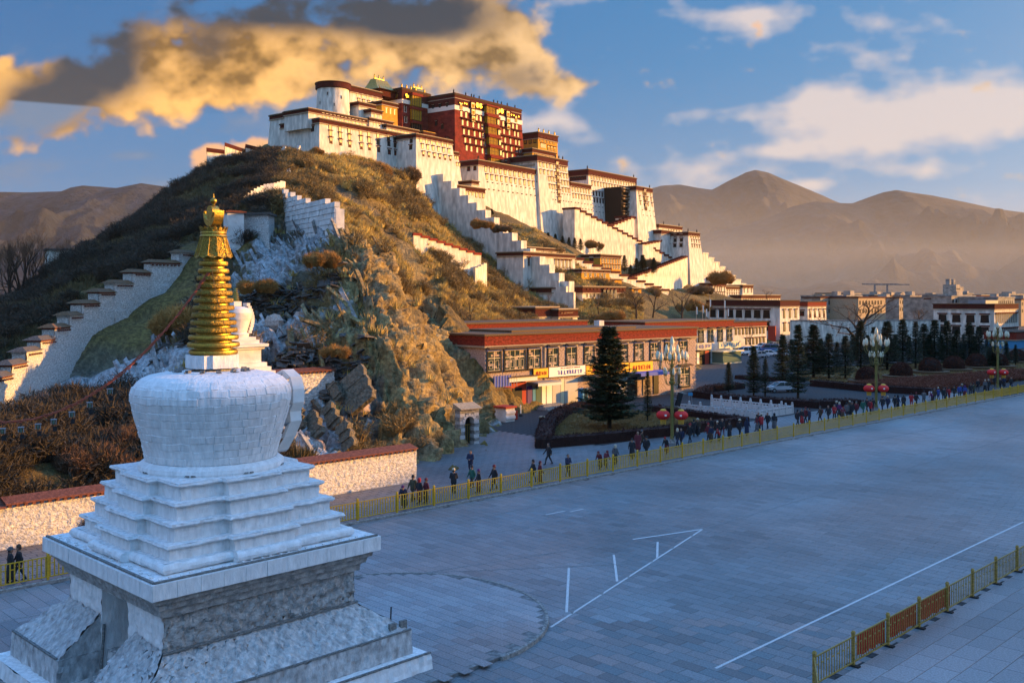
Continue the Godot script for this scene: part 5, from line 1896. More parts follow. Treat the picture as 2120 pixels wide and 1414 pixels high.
func village():
	stepped_wall("stair_wall", "tall pale stepped wall running down the slope from the west bastion", P(884, 347, 297), P(1178, 600, 266), 16, -FE, 2.6, "whitewash_far", "", 0, 0, 5.0)
	stepped_wall("stair_wall", "flat upper end of the stepped wall against the west bastion", P(862, 347, 294), P(886, 347, 297), 1, Vector3(-0.2, 0, 1), 3.0, "whitewash_far", "", 0, 0, 8.0)
	stepped_wall("stair_wall", "lowest pale stepped wall piece beside the balconied white house", P(1142, 581, 268), P(1188, 617, 262), 3, Vector3(-0.3, 0, 1), 2.0, "whitewash_far", "", 0, 0, 6.0)
	block("stair_house", "low white house with a row of dark windows behind the stepped wall", 934, 1003, 384, 13.0, 10, 20, {"k": 0.04, "band": 0.9, "front": [[940, 397, 1000, 9, 0.9, 1.7, "plain"]]})
	block("stair_annex", "small white hut with a red cornice left of the long white palace", 976, 990, 376, 9.0, 5, 25, {"k": 0.03, "band": 0.6})
	stepped_wall("ramp_wall", "white ramp wall with red stepped caps descending before the east palace", pin(1190, 433, 15), pin(1393, 539, 15), 20, FS, 5.0, "whitewash_far", "frieze", 0.75, 0.3, 6.0)
	stepped_wall("ramp_wall", "short white ramp wall with red caps climbing to the timber gallery", pin(1312, 452, 11), pin(1264, 471, 13), 7, FS, 2.0, "whitewash_far", "frieze", 0.75, 0.3, 4.0)
	stepped_wall("ramp_wall", "level white wall with a red cap below the timber gallery", pin(1288, 452, 8), pin(1316, 453, 10.5), 1, FS, 3.0, "whitewash_far", "frieze", 0.9, 0.3, 8.0)
	stepped_wall("ramp_wall", "white wall with red stepped caps climbing to the east gatehouse", pin(1381, 499, 13), pin(1331, 508, 17), 8, FS, 2.0, "whitewash_far", "frieze", 0.6, 0.3, 6.0)
	stepped_wall("ramp_wall", "lowest sunlit ramp wall with many small red caps beside the east bastion", pin(1424, 533, 26), pin(1290, 584, 42), 28, FS, 2.0, "whitewash_far", "frieze", 0.6, 0.3, 5.0)
	stepped_wall("ramp_wall", "plain white inner wall of the lowest ramp", pin(1391, 541, 19), pin(1306, 583, 34), 14, FS, 1.2, "whitewash_far", "whitewash_far", 0.3, 0.1, 5.0)
	stepped_wall("ramp_wall", "white wall with large red stepped caps below the ochre houses", pin(1188, 538, 40), pin(1385, 608, 46), 11, FS, 2.0, "whitewash_far", "frieze", 0.7, 0.3, 4.0)
	stepped_wall("ramp_wall", "white wall with red caps among shrubs under the long white palace", pin(1062, 484, 22), pin(1122, 510, 25), 5, FS, 2.0, "whitewash_far", "frieze", 0.7, 0.3, 4.0)
	stepped_wall("eastern_stair_wall", "plain white stepped wall falling away right of the east bastion", pin(1455, 525, 14), pin(1545, 597, 14), 8, FS, 6.0, "whitewash_far", "whitewash_far", 0.5, 0.2, 9.0)
	var st := tool()
	var a := pin(1424, 545, 24)
	var b := pin(1294, 592, 40)
	quad(st, a, b, b - FS * 7.0, a - FS * 6.0, Vector3.UP)
	kind(obj("ramp_path", st, M.kerb), "structure")
	stepped_wall("slope_wall", "small white wall with red caps stepping down the grassy slope", P(856, 487, 204), P(996, 532, 223), 9, Vector3(0.3, 0, 1), 1.2, "whitewash_far", "frieze_bright", 0.5, 0.25, 3.0)
	stepped_wall("slope_wall", "short white crenellated wall at the end of the grassy slope wall", P(1008, 545, 226), P(984, 558, 218), 4, Vector3(0.6, 0, 1), 1.0, "whitewash_far", "", 0.4, 0.1, 3.0)
	block("village_house", "long white village house with a balcony row under the fir terrace", 1083, 1190, 524, 44.0, 9, 9, {"k": 0.03, "band": 0.6, "front": [[1094, 541, 1112, 3, 1.0, 2.6, "pale"], [1124, 543, 1125, 1, 1.0, 2.6, "pale"], [1150, 546, 1180, 5, 1.0, 2.6, "pale"], [1122, 562, 1124, 1, 1.0, 2.2, "pale"], [1150, 566, 1180, 4, 0.9, 2.0, "pale"]]})
	block("village_house", "flat roofed upper white storey behind the fir terrace house", 1079, 1168, 513, 38.0, 6, 12, {"k": 0.02, "band": 0.4})
	block("village_house", "bright ochre house with two rows of seven windows", 1243, 1285, 529, 40.0, 10, 9, {"k": 0.03, "wall": "ochre", "band": 0.5, "front": [[1247, 539, 1281, 7, 0.8, 1.5, "pale"], [1248, 551, 1281, 7, 0.8, 1.4, "pale"]], "side": [[1225, 536, 1226, 1, 1.4, 1.8, "red"]]})
	block("village_house", "low ochre house with pale framed windows", 1204, 1262, 560, 48.0, 7, 8, {"k": 0.03, "wall": "ochre", "band": 0.4, "front": [[1212, 567, 1222, 2, 1.0, 1.6, "pale"], [1232, 567, 1243, 2, 1.0, 1.6, "pale"], [1251, 569, 1252, 1, 1.2, 1.7, "pale"]]})
	block("village_house", "small ochre hut with one window at the lowest ramp", 1308, 1328, 599, 50.0, 5, 8, {"k": 0.02, "wall": "ochre", "band": 0.0, "front": [[1317, 606, 1318, 1, 1.6, 1.7, "pale"]]})
	block("village_house", "ochre lean-to with a tiny window beside the red stepped caps", 1263, 1287, 580, 46.0, 5, 8, {"k": 0.02, "wall": "ochre", "band": 0.0, "front": [[1270, 585, 1271, 1, 0.9, 1.0, "pale"]]})
	var o := block("village_house", "large white house with a carved balcony bay and red roof band", 1206, 1294, 596, 57.0, 15, 6, {"k": 0.035, "band": 1.3, "front": [[1215, 607, 1237, 4, 0.8, 2.2, "pale"], [1277, 607, 1290, 3, 0.9, 2.2, "pale"], [1216, 630, 1238, 4, 0.8, 2.2, "pale"], [1278, 630, 1290, 3, 0.9, 2.2, "pale"]], "side": [[1184, 606, 1188, 2, 0.8, 2.0, "plain"]]})
	var bx: Array = o.get_meta("box")
	for j in 2:
		for i in 4:
			var t := ft(1248.0 + i * 7.6, 57.0)
			var h: float = bx[2] - 1.6 - 3.4 * j
			add_window(o, fp(t, 57.6, h), FS, 0.95, 2.7, "pale")
		st = tool()
		var t0 := ft(1243, 57)
		var t1 := ft(1275, 57)
		slab(st, fp(t0, 58.0, 0), fp(t1, 58.0, 0), FS, 1.1, bx[2] - 3.45 - 3.4 * j, bx[2] - 3.0 - 3.4 * j)
		local(o, "balcony", st, M.cornice_pale)
	block("village_house", "dark roofed white house end beside the stepped stair wall", 1150, 1206, 598, 53.0, 8, 6, {"k": 0.03, "band": 1.0})
	block("village_house", "low white shed with a broad red roof band behind the shops", 1156, 1195, 644, 78.0, 10, 2, {"k": 0.02, "band": 1.3, "front": [[1162, 654, 1168, 2, 0.8, 1.5, "plain"], [1176, 654, 1190, 1, 3.2, 1.8, "plain"]]})
	block("village_house", "white shed with a deep red fascia left of the low shed", 1108, 1156, 640, 76.0, 8, 2, {"k": 0.02, "band": 1.7})
	block("village_house", "white house with three square windows under the eastern stairs", 1476, 1503, 588, 30.0, 12, 4, {"k": 0.03, "band": 0.8, "front": [[1480, 598, 1490, 3, 0.9, 2.0, "pale"], [1494, 599, 1500, 2, 0.9, 2.0, "pale"], [1480, 608, 1500, 6, 0.8, 1.6, "pale"]], "side": [[1443, 597, 1467, 3, 1.2, 1.8, "red"]]})
	block("village_house", "small lookout storey on top of the eastern white house", 1480, 1500, 576, 27.0, 6, 8, {"k": 0.02, "band": 0.7, "front": [[1484, 583, 1497, 4, 0.8, 1.2, "pale"]]})
	block("village_house", "low white row with window strips below the eastern stairs", 1503, 1538, 595, 29.0, 9, 4, {"k": 0.02, "band": 0.6, "front": [[1506, 601, 1535, 7, 0.8, 1.2, "pale"], [1506, 609, 1535, 7, 0.8, 1.3, "pale"]]})
	block("village_house", "white corner house with tall windows at the village's east end", 1538, 1559, 592, 30.0, 9, 4, {"k": 0.03, "band": 0.7, "front": [[1541, 601, 1556, 3, 1.1, 2.2, "pale"]]})
	block("village_house", "long white hall with a row of pale brackets behind the office", 1535, 1616, 613, 34.0, 14, 2, {"k": 0.0, "band": 0.9, "front": [[1540, 620, 1612, 16, 0.9, 1.0, "pale"]]})

# ---------------------------------------------------------------- walls and small buildings on the near hillside
func coping(o: Node3D, a: Vector3, b: Vector3, out: Vector3, thick: float, top: float, m := "coping_red"):
	var st := tool()
	var e := out.normalized()
	var l := (b - a).normalized()
	hexa(st, [a + e * 0.22 + Vector3.UP * (top - a.y), b + e * 0.22 + Vector3.UP * (top - b.y), b - e * (thick + 0.22) + Vector3.UP * (top - b.y), a - e * (thick + 0.22) + Vector3.UP * (top - a.y),
		a + e * 0.20 + Vector3.UP * (top - a.y + 0.09), b + e * 0.20 + Vector3.UP * (top - b.y + 0.09), b - e * (thick + 0.1) + Vector3.UP * (top - b.y + 0.34), a - e * (thick + 0.1) + Vector3.UP * (top - a.y + 0.34)])
	local(o, "coping", st, M[m])
	st = tool()
	var n := int(a.distance_to(b) / 0.42)
	for i in n:
		var p := a + l * ((i + 0.5) * 0.42)
		box(st, Vector3(p.x, top - 0.07, p.z) + e * 0.08, Vector3(0.17, 0.13, 0.20), facing(out))
	kind(local(o, "corbel_row", st, M.coping_red), "stuff")

func hill_walls():
	var out := -RN
	var o := thing("roadside_wall", "long rough white wall with red coping between road and rock", "wall", R(-25, 8, 0))
	var segs := [[-70.0, -38.0, 2.3], [-38.0, -18.0, 2.4], [-18.0, 10.6, 2.55]]
	for q in segs:
		var a := R(q[0], 7.5)
		var b := R(q[1], 7.5)
		var st := tool()
		patch(st, a, b, b + Vector3.UP * q[2], a + Vector3.UP * q[2], out, 0.22, 0.07)
		slab(st, a + RN * 0.12, b + RN * 0.12, out, 0.5, 0.0, q[2] - 0.02)
		local(o, "wall_face", st, M.rough_white)
		coping(o, a, b, out, 0.7, q[2])
	var st := tool()
	patch(st, R(10.6, 7.5), R(10.6, 8.6), R(10.6, 8.6, 2.5), R(10.6, 7.5, 2.5), RA, 0.25, 0.05)
	local(o, "wall_end", st, M.rough_white)
	var a := P(548, 776, 84.0)
	var b := a + RA * 7.0
	o = thing("terrace_wall", "shorter sunlit white wall with red coping above the zigzag rocks", "wall", (a + b) / 2 - Vector3(0, 3, 0))
	st = tool()
	patch(st, Vector3(a.x, a.y - 3.6, a.z), Vector3(b.x, b.y - 3.6, b.z), b, a, -RN, 0.22, 0.08)
	slab(st, a + RN * 0.12, b + RN * 0.12, -RN, 0.6, a.y - 3.6, a.y - 0.02)
	local(o, "wall_face", st, M.rough_white)
	coping(o, a, b, -RN, 0.7, a.y)
	small_stupa()
	o = thing("capped_wall", "white wall stepping down the left slope with a small roof on each step", "wall", P(180, 800, 96))
	var tops := [[405, 527], [372, 528], [310, 548], [273, 568], [236, 590], [204, 608], [168, 631], [143, 655], [112, 680], [83, 705], [53, 728], [23, 754], [-10, 780], [-45, 806]]
	for i in tops.size() - 1:
		var pa := P(tops[i][0], tops[i + 1][1], lerpf(119, 79, i / 12.0))
		var pb := P(tops[i + 1][0], tops[i + 1][1], lerpf(119, 79, (i + 1) / 12.0))
		pb.y = pa.y
		var dirn := (pb - pa).normalized()
		var od := Vector3(-dirn.z, 0, dirn.x)
		if od.x < 0.0:
			od = -od
		var low := minf(th(pa.x, -pa.z), th(pb.x, -pb.z)) - 3.0
		st = tool()
		patch(st, Vector3(pa.x, low, pa.z), Vector3(pb.x, low, pb.z), pb, pa, od, 0.35, 0.09)
		slab(st, pa - od * 0.1, pb - od * 0.1, od, 1.1, low, pa.y - 0.02)
		local(o, "wall_step", st, M.rough_white)
		st = tool()
		slab(st, pa + od * 0.05, pb + dirn * 0.05 + od * 0.05, od, 1.3, pa.y + 0.002, pa.y + 0.16)
		local(o, "red_course", st, M.coping_red if i % 3 else M.rough_white)
		var rs := tool()
		var c := (pa + pb) / 2 - od * 0.6
		var hl := pa.distance_to(pb) / 2 + 0.3
		var e := [c - dirn * hl - od * 1.0, c + dirn * hl - od * 1.0, c + dirn * hl + od * 0.78, c - dirn * hl + od * 0.78]
		var f := [c - dirn * hl * 0.72 - od * 0.2, c + dirn * hl * 0.72 - od * 0.2, c + dirn * hl * 0.72 + od * 0.2, c - dirn * hl * 0.72 + od * 0.2]
		var p8 := []
		for k in 4:
			p8.append(Vector3(e[k].x, pa.y + 0.162, e[k].z))
		for k in 4:
			p8.append(Vector3(f[k].x, pa.y + 0.55, f[k].z))
		hexa(rs, p8)
		local(o, "roof", rs, M.slate if i > 7 else M.wood)
		var ds := tool()
		var nd := int(pa.distance_to(pb) / 0.5)
		for k in nd:
			box(ds, Vector3(pa.x, pa.y - 0.12, pa.z) + dirn * (k + 0.5) * 0.5 + od * 0.10, Vector3(0.2, 0.14, 0.24), facing(od))
		kind(local(o, "corbel_row", ds, M.coping_red), "stuff")
	o = thing("rock_bastion", "white plastered bastion with a flat stone cap above the golden spire", "tower", P(515, 520, 119))
	st = tool()
	var l := P(490, 446, 119)
	var r := P(554, 446, 118)
	patch(st, Vector3(l.x, l.y - 8.0, l.z), Vector3(r.x + 0.6, l.y - 8.0, r.z + 0.6), Vector3(r.x, l.y, r.z), l, Vector3(0.1, 0, 1), 0.4, 0.12)
	slab(st, l - Vector3(0, 0, 0.2), r - Vector3(0, 0, 0.2), Vector3(0, 0, 1), 3.0, l.y - 8.0, l.y - 0.02)
	local(o, "wall", st, M.rough_white)
	st = tool()
	slab(st, l + Vector3(-0.3, 0, 0.35), r + Vector3(0.3, 0, 0.35), Vector3(0, 0, 1), 3.6, l.y + 0.002, l.y + 0.28)
	local(o, "cap", st, M.slate)
	o = thing("watch_pier", "small white pier with a tiled cap left of the rock bastion", "pier", P(483, 500, 117))
	st = tool()
	box(st, P(483, 480, 117), Vector3(2.0, 4.4, 1.4), Basis(Vector3.UP, 0.6))
	local(o, "wall", st, M.whitewash)
	st = tool()
	box(st, P(483, 480, 117) + Vector3(0, 2.31, 0), Vector3(2.5, 0.2, 1.9), Basis(Vector3.UP, 0.6))
	box(st, P(483, 480, 117) + Vector3(0, 2.46, 0), Vector3(1.7, 0.1, 1.2), Basis(Vector3.UP, 0.6))
	local(o, "cap", st, M.coping_red)
	o = thing("block_wall", "whitewashed wall of large stone blocks on the crag's edge", "wall", P(640, 450, 120))
	var wa := P(584, 392, 127)
	var wb := P(693, 428, 111)
	var dirn := Vector3(wb.x - wa.x, 0, wb.z - wa.z).normalized()
	var od := Vector3(-dirn.z, 0, dirn.x)
	if od.z < 0:
		od = -od
	var len := Vector2(wb.x - wa.x, wb.z - wa.z).length()
	st = tool()
	slab(st, wa - od * 0.12, wa + dirn * len - od * 0.12, od, 1.0, wa.y - 8.5, wb.y - 0.2)
	local(o, "core", st, M.whitewash)
	for j in 13:
		var top := wa.y - 0.62 * j
		var x := -0.4 * (j % 2)
		while x < len - 0.2:
			var w := rng.randf_range(0.65, 1.15)
			var x1 := minf(x + w, len)
			var x0 := maxf(x, 0.0)
			var lim := lerpf(wa.y, wa.y - 2.0, clampf(x0 / (len * 0.45), 0.0, 1.0)) - 0.9 * clampf((x0 - len * 0.45) / (len * 0.55), 0.0, 1.0)
			if j < 2 and x0 < len * 0.45:
				lim -= 0.5 * (int(x0 / 0.9) % 2)
			x += w
			if top > lim + 0.1 or x1 - x0 < 0.2:
				continue
			st = tool()
			var pr := rng.randf_range(0.0, 0.08)
			var b0 := wa + dirn * (x0 + 0.03)
			var b1 := wa + dirn * (x1 - 0.03)
			hexa(st, [Vector3(b0.x, top - 0.59, b0.z) + od * pr, Vector3(b1.x, top - 0.59, b1.z) + od * pr, Vector3(b1.x, top - 0.59, b1.z) - od * 0.6, Vector3(b0.x, top - 0.59, b0.z) - od * 0.6, Vector3(b0.x, top - 0.02, b0.z) + od * (pr - 0.03), Vector3(b1.x, top - 0.02, b1.z) + od * (pr - 0.03), Vector3(b1.x, top - 0.02, b1.z) - od * 0.6, Vector3(b0.x, top - 0.02, b0.z) - od * 0.6])
			local(o, "stone_block", st, M.whitewash)
	var chains := [["slope_wall", "plain white wall curving down the dark slope above the rock bastion", [[586, 372, 170, 3.0], [566, 378, 168, 3.4], [545, 381, 167, 3.4], [525, 390, 165, 3.0], [506, 404, 163, 2.0], [499, 414, 162, 1.0]], 0],
		["winding_wall", "left winding white wall with small posts below the west fort", [[588, 309, 246, 2.0], [580, 322, 238, 2.4], [577, 327, 232, 4.0], [583, 333, 226, 5.0], [592, 342, 220, 5.5], [596, 352, 212, 5.0], [598, 362, 205, 3.5], [606, 366, 200, 2.0]], 1],
		["winding_wall", "right winding white wall with small posts below the west wing", [[618, 306, 262, 1.5], [613, 316, 252, 1.8], [611, 326, 246, 2.2], [614, 334, 238, 2.4], [620, 342, 228, 2.4], [627, 350, 220, 2.4], [634, 354, 215, 3.0]], 1]]
	for c in chains:
		var pts: Array = c[2]
		o = thing(c[0], c[1], "wall", P(pts[2][0], pts[2][1], pts[2][2]))
		for i in pts.size() - 1:
			var p := P(pts[i][0], pts[i][1], pts[i][2])
			var q := P(pts[i + 1][0], pts[i + 1][1], pts[i + 1][2])
			for k in 3:
				var u := p.lerp(q, k / 3.0)
				var v := p.lerp(q, (k + 1) / 3.0)
				st = tool()
				slab(st, u, v, Vector3(-0.3, 0, 1), 0.7, minf(u.y, v.y) - pts[i][3] - 2.0, minf(u.y, v.y))
				local(o, "wall_step", st, M.whitewash)
				if c[3]:
					st = tool()
					box(st, u + Vector3(0, 0.25, 0), Vector3(0.7, 0.7, 0.8))
					local(o, "post", st, M.whitewash)
	o = thing("stone_stairs", "worn grey stone stairs climbing through shrubs behind the roadside wall", "stairs", P(80, 1000, 61))
	for i in 15:
		var p := P(20 + 14.0 * i, 1006 - 7.6 * i, 60.5 + i * 0.6)
		p.y = maxf(p.y, th(p.x, -p.z) + 0.35)
		var w := 1.5 + 0.3 * rng.randf()
		st = tool()
		hexa(st, [p + Vector3(-w, -1.0, 0.2), p + Vector3(w, -1.0, 0.45), p + Vector3(w, -1.0, -0.5), p + Vector3(-w, -1.0, -0.7), p + Vector3(-w, 0, 0.2), p + Vector3(w, 0, 0.45), p + Vector3(w, 0.02, -0.5), p + Vector3(-w, 0.02, -0.7)])
		local(o, "stair_step", st, M.slate if i % 3 else M.kerb)
	rock_gate()
	rock_litter()

func small_stupa():
	var p := P(487, 772, 82)
	var o := thing("small_stupa", "smaller sunlit white stupa half hidden behind the golden spire", "stupa", p)
	var b := Basis(SA, Vector3.UP, SB)
	for q in [[5.2, 0.0, 0.35], [4.7, 0.35, 0.7], [4.2, 0.7, 1.05], [3.7, 1.05, 1.4], [3.0, 1.4, 2.5], [3.4, 2.5, 2.7], [3.9, 2.7, 2.95], [2.8, 2.95, 3.25], [2.4, 3.25, 3.5]]:
		var st := tool()
		box(st, Vector3(0, (q[1] + q[2]) / 2 - 0.5, 0), Vector3(q[0], q[2] - q[1] - 0.004, q[0]), b)
		put("base_step", st.commit(), M.whitewash, o)
	var st := tool()
	lathe(st, Vector3(0, 3.0, 0), [[1.05, 0.0], [1.1, 0.25], [0.92, 0.35], [1.0, 0.7], [1.25, 1.5], [1.3, 2.0], [1.15, 2.35], [0.7, 2.5], [0.0, 2.55]], 32)
	put("dome", st.commit(), M.whitewash, o)
	st = tool()
	box(st, Vector3(0, 5.75, 0), Vector3(0.7, 0.4, 0.7), b)
	put("harmika", st.commit(), M.whitewash, o)
	for k in 7:
		st = tool()
		lathe(st, Vector3(0, 5.95 + 0.16 * k, 0), [[0.28 - 0.025 * k, 0.0], [0.32 - 0.025 * k, 0.05], [0.28 - 0.025 * k, 0.11]], 16)
		put("spire_ring", st.commit(), M.gold, o)
	st = tool()
	for k in 10:
		var y0 := 3.3 + 0.25 * k
		var lean := 0.95 + 0.4 * sin((k + 0.5) / 10.0 * PI)
		box(st, SA * lean + Vector3(0, y0 + 0.125, 0), Vector3(0.3, 0.27, 1.2 - 0.06 * k), b)
	put("niche_frame", st.commit(), M.whitewash, o)

func rock_gate():
	var c := G(967, 922)
	c.y = 0
	var z := Vector3(0.62, 0, 0.78).normalized()
	var x := Vector3.UP.cross(z)
	var b := Basis(x, Vector3.UP, z)
	var o := thing("rock_gate", "arched gate of pale stone blocks at the foot of the crag", "gate", c)
	for j in 9:
		for s in [-1, 1]:
			var st := tool()
			box(st, b * Vector3(s * (0.80 + 0.06 * (j % 2)), 0.17 + 0.34 * j, 0) , Vector3(0.56, 0.32, 0.8), b)
			put("stone_block", st.commit(), M.white_stone if (j + s) % 2 else M.kerb, o)
	for k in 7:
		var t := PI * (k + 0.5) / 7.0
		var st := tool()
		box(st, b * Vector3(cos(t) * 0.68, 2.2 + sin(t) * 0.68, 0.03), Vector3(0.26, 0.30, 0.82), b * Basis(Vector3(0, 0, 1), t - PI / 2))
		put("arch_stone", st.commit(), M.white_stone, o)
	var st := tool()
	box(st, b * Vector3(0, 3.2, 0), Vector3(2.2, 0.34, 0.8), b)
	put("lintel", st.commit(), M.kerb, o)
	st = tool()
	box(st, b * Vector3(0, 1.4, -0.5), Vector3(1.5, 3.4, 0.4), b)
	put("gate_back", st.commit(), M.black, o)
	st = tool()
	for i in 5:
		box(st, b * Vector3(-0.45 + 0.22 * i, 1.0, -0.2), Vector3(0.04, 2.0, 0.04), b)
	box(st, b * Vector3(0, 1.9, -0.2), Vector3(1.1, 0.06, 0.05), b)
	put("grille", st.commit(), M.fence_bronze, o)
	for i in 7:
		st = tool()
		var xx := -1.05 + 0.35 * i
		hexa(st, [b * Vector3(xx - 0.165, 3.42, 0.75), b * Vector3(xx + 0.165, 3.42, 0.75), b * Vector3(xx + 0.165, 3.42, -0.6), b * Vector3(xx - 0.165, 3.42, -0.6), b * Vector3(xx - 0.165, 3.50, 0.75), b * Vector3(xx + 0.165, 3.50, 0.75), b * Vector3(xx + 0.165, 3.95, -0.6), b * Vector3(xx - 0.165, 3.95, -0.6)])
		put("roof_tile", st.commit(), M.cornice_pale, o)

func rock_litter():
	var mesh := tool()
	hexa(mesh, [Vector3(-0.5, -0.05, -0.3), Vector3(0.45, -0.06, -0.35), Vector3(0.5, -0.04, 0.28), Vector3(-0.4, -0.05, 0.33), Vector3(-0.46, 0.05, -0.28), Vector3(0.42, 0.04, -0.33), Vector3(0.47, 0.06, 0.25), Vector3(-0.38, 0.04, 0.3)])
	var m := mesh.commit()
	var where := []
	for q in [[560, 588, 99, 5.0, 2.2, 190], [640, 590, 98, 3.6, 1.8, 120], [655, 730, 88.5, 2.6, 1.6, 150], [690, 735, 88.5, 2.2, 1.5, 110], [560, 740, 88, 4.5, 2.5, 120], [420, 700, 96, 5.0, 3.0, 90]]:
		var c := P(q[0], q[1], q[2])
		for i in q[5]:
			var x: float = c.x + rng.randfn(0, q[3] * 0.5)
			var d: float = -c.z + rng.randfn(0, q[4] * 0.6)
			var p := land(x, d)
			var b := Basis(Vector3.UP, rng.randf() * TAU) * Basis(Vector3.RIGHT, rng.randfn(0.25, 0.3)) * Basis(Vector3.FORWARD, rng.randfn(0, 0.25))
			where.append(Transform3D(b.scaled(Vector3.ONE * rng.randf_range(0.5, 1.5)), p + Vector3(0, rng.randf() * 0.4, 0)))
	many("slate_rubble", m, M.slate, where, [])
	var shard := tool()
	hexa(shard, [Vector3(-0.9, -0.35, -0.28), Vector3(0.75, -0.42, -0.33), Vector3(0.95, -0.35, 0.26), Vector3(-0.8, -0.4, 0.32), Vector3(-0.55, 0.30, -0.22), Vector3(0.62, 0.18, -0.30), Vector3(0.35, 0.34, 0.14), Vector3(-0.72, 0.22, 0.26)])
	var sm := shard.commit()
	where = []
	var tint := []
	var dip := Vector3(0.50, -0.74, 0.42).normalized()
	while where.size() < 700:
		var x := rng.randf_range(-36.0, -14.0)
		var d := rng.randf_range(74.0, 130.0)
		var rk := rockness(x, d)
		if rk < 0.35 or rng.randf() > rk + 0.1:
			continue
		var h := th(x, d)
		if h < 0.3:
			continue
		var p := land(x, d)
		var nv := Vector3(th(x - 2, d) - th(x + 2, d), 4.0, -(th(x, d - 2) - th(x, d + 2))).normalized()
		var l := (dip + Vector3(rng.randfn(0, 0.22), rng.randfn(0, 0.2), rng.randfn(0, 0.22))).normalized()
		var up := (nv + Vector3(0.35, -0.1, 0.25) + Vector3(rng.randfn(0, 0.25), rng.randfn(0, 0.2), rng.randfn(0, 0.25))).normalized()
		var side := l.cross(up).normalized()
		up = side.cross(l)
		var sz := 0.28 + 1.25 * pow(rng.randf(), 2.6)
		where.append(Transform3D(Basis(l * sz * rng.randf_range(1.3, 2.6), up * sz * 0.34, side * sz * 0.6), p - nv * 0.08 * sz))
		var c := land_colour(x, d, p.y, 1.0)
		tint.append(c * rng.randf_range(0.7, 1.15))
	many("rock_shards", sm, M.rock, where, tint)
	for q in [[742, 808, 84.6, 3.6, 2.6, 0.35], [690, 862, 82.2, 2.4, 1.0, 0.35], [655, 880, 80.4, 2.4, 0.9, 0.3], [722, 905, 79.6, 2.4, 1.0, 0.4], [622, 870, 80.6, 1.8, 0.8, 0.3], [700, 812, 85.0, 1.8, 0.6, 0.35]]:
		var n := Vector3(-0.55, 0.30, 0.78).normalized()
		var l := Vector3(0.42 + rng.randfn(0, 0.08), -0.80, 0.60)
		l = (l - n * l.dot(n)).normalized()
		var w := n.cross(l)
		var sl := tool()
		var k := 6
		for i in k:
			var u0: float = (i / float(k) - 0.5) * q[3]
			var u1: float = ((i + 1) / float(k) - 0.5) * q[3]
			var e0: float = q[4] * 0.5 + 0.22 * (i % 2) + rng.randf() * 0.15
			var e1: float = q[4] * 0.5 + 0.22 * ((i + 1) % 2)
			var t: float = q[5] + rng.randf() * 0.25
			hexa(sl, [l * u0 - w * e0, l * u1 - w * e1, l * u1 + w * e1, l * u0 + w * e0, l * u0 - w * e0 + n * t, l * u1 - w * e1 + n * t, l * u1 + w * e1 + n * t, l * u0 + w * e0 + n * t])
		tag(put("rock_slab", sl.commit(), M.rock_slab, self, Transform3D(Basis(), P(q[0], q[1], q[2]))), "tilted dark slate slab with broken edges below the crag", "rock", "slate slabs below the crag")
	var st := tool()
	for k in 7:
		st = tool()
		var q: Array = [[480, 685, 92, 1.0], [470, 640, 95, 0.8], [415, 590, 240, 0.1], [530, 700, 90, 0.7], [735, 850, 84, 1.1], [660, 905, 79, 0.9], [560, 640, 94, 1.0]][k]
		if k == 2:
			continue
		var c := P(q[0] + 140 * int(k < 2), q[1], q[2])
		var p := land(c.x, -c.z)
		for j in 5:
			for i in 7:
				var quadv := []
				for v in [[i, j], [i + 1, j], [i + 1, j + 1], [i, j + 1]]:
					var t: float = TAU * v[0] / 7.0
					var f: float = PI * v[1] / 5.0
					var e := Vector3(cos(t) * sin(f), cos(f) * 0.8, sin(t) * sin(f))
					var rr: float = q[3] * (1.0 + 0.5 * nz.get_noise_3d(e.x * 1.4 + k * 9.0, e.y * 1.4, e.z * 1.4))
					quadv.append(e * rr)
				quad(st, quadv[0], quadv[1], quadv[2], quadv[3], quadv[0] + quadv[2])
		tag(put("boulder", st.commit(), M.stone_block, self, Transform3D(Basis(), p + Vector3(0, 0.2, 0))), ["pale boulder on the dark ledge below the block wall", "smaller pale boulder right of the ledge shrubs", "", "small boulder among the shrubs behind the spire", "tan boulder below the dark slab of rock", "boulder just above the red coping", "pale boulder under the slate heap"][k], "boulder")

# ---------------------------------------------------------------- houses along the road
func ru(px: float, v: float) -> float:
	var k := (px - 1060.0) / F
	return (k * (60.9 + 0.7193 * v) + 9.57 + 0.6947 * v) / (0.7193 - 0.6947 * k)

func rh(py: float, u: float, v: float) -> float:
	return EYE - (py - HZ) * (60.9 + 0.6947 * u + 0.7193 * v) / F

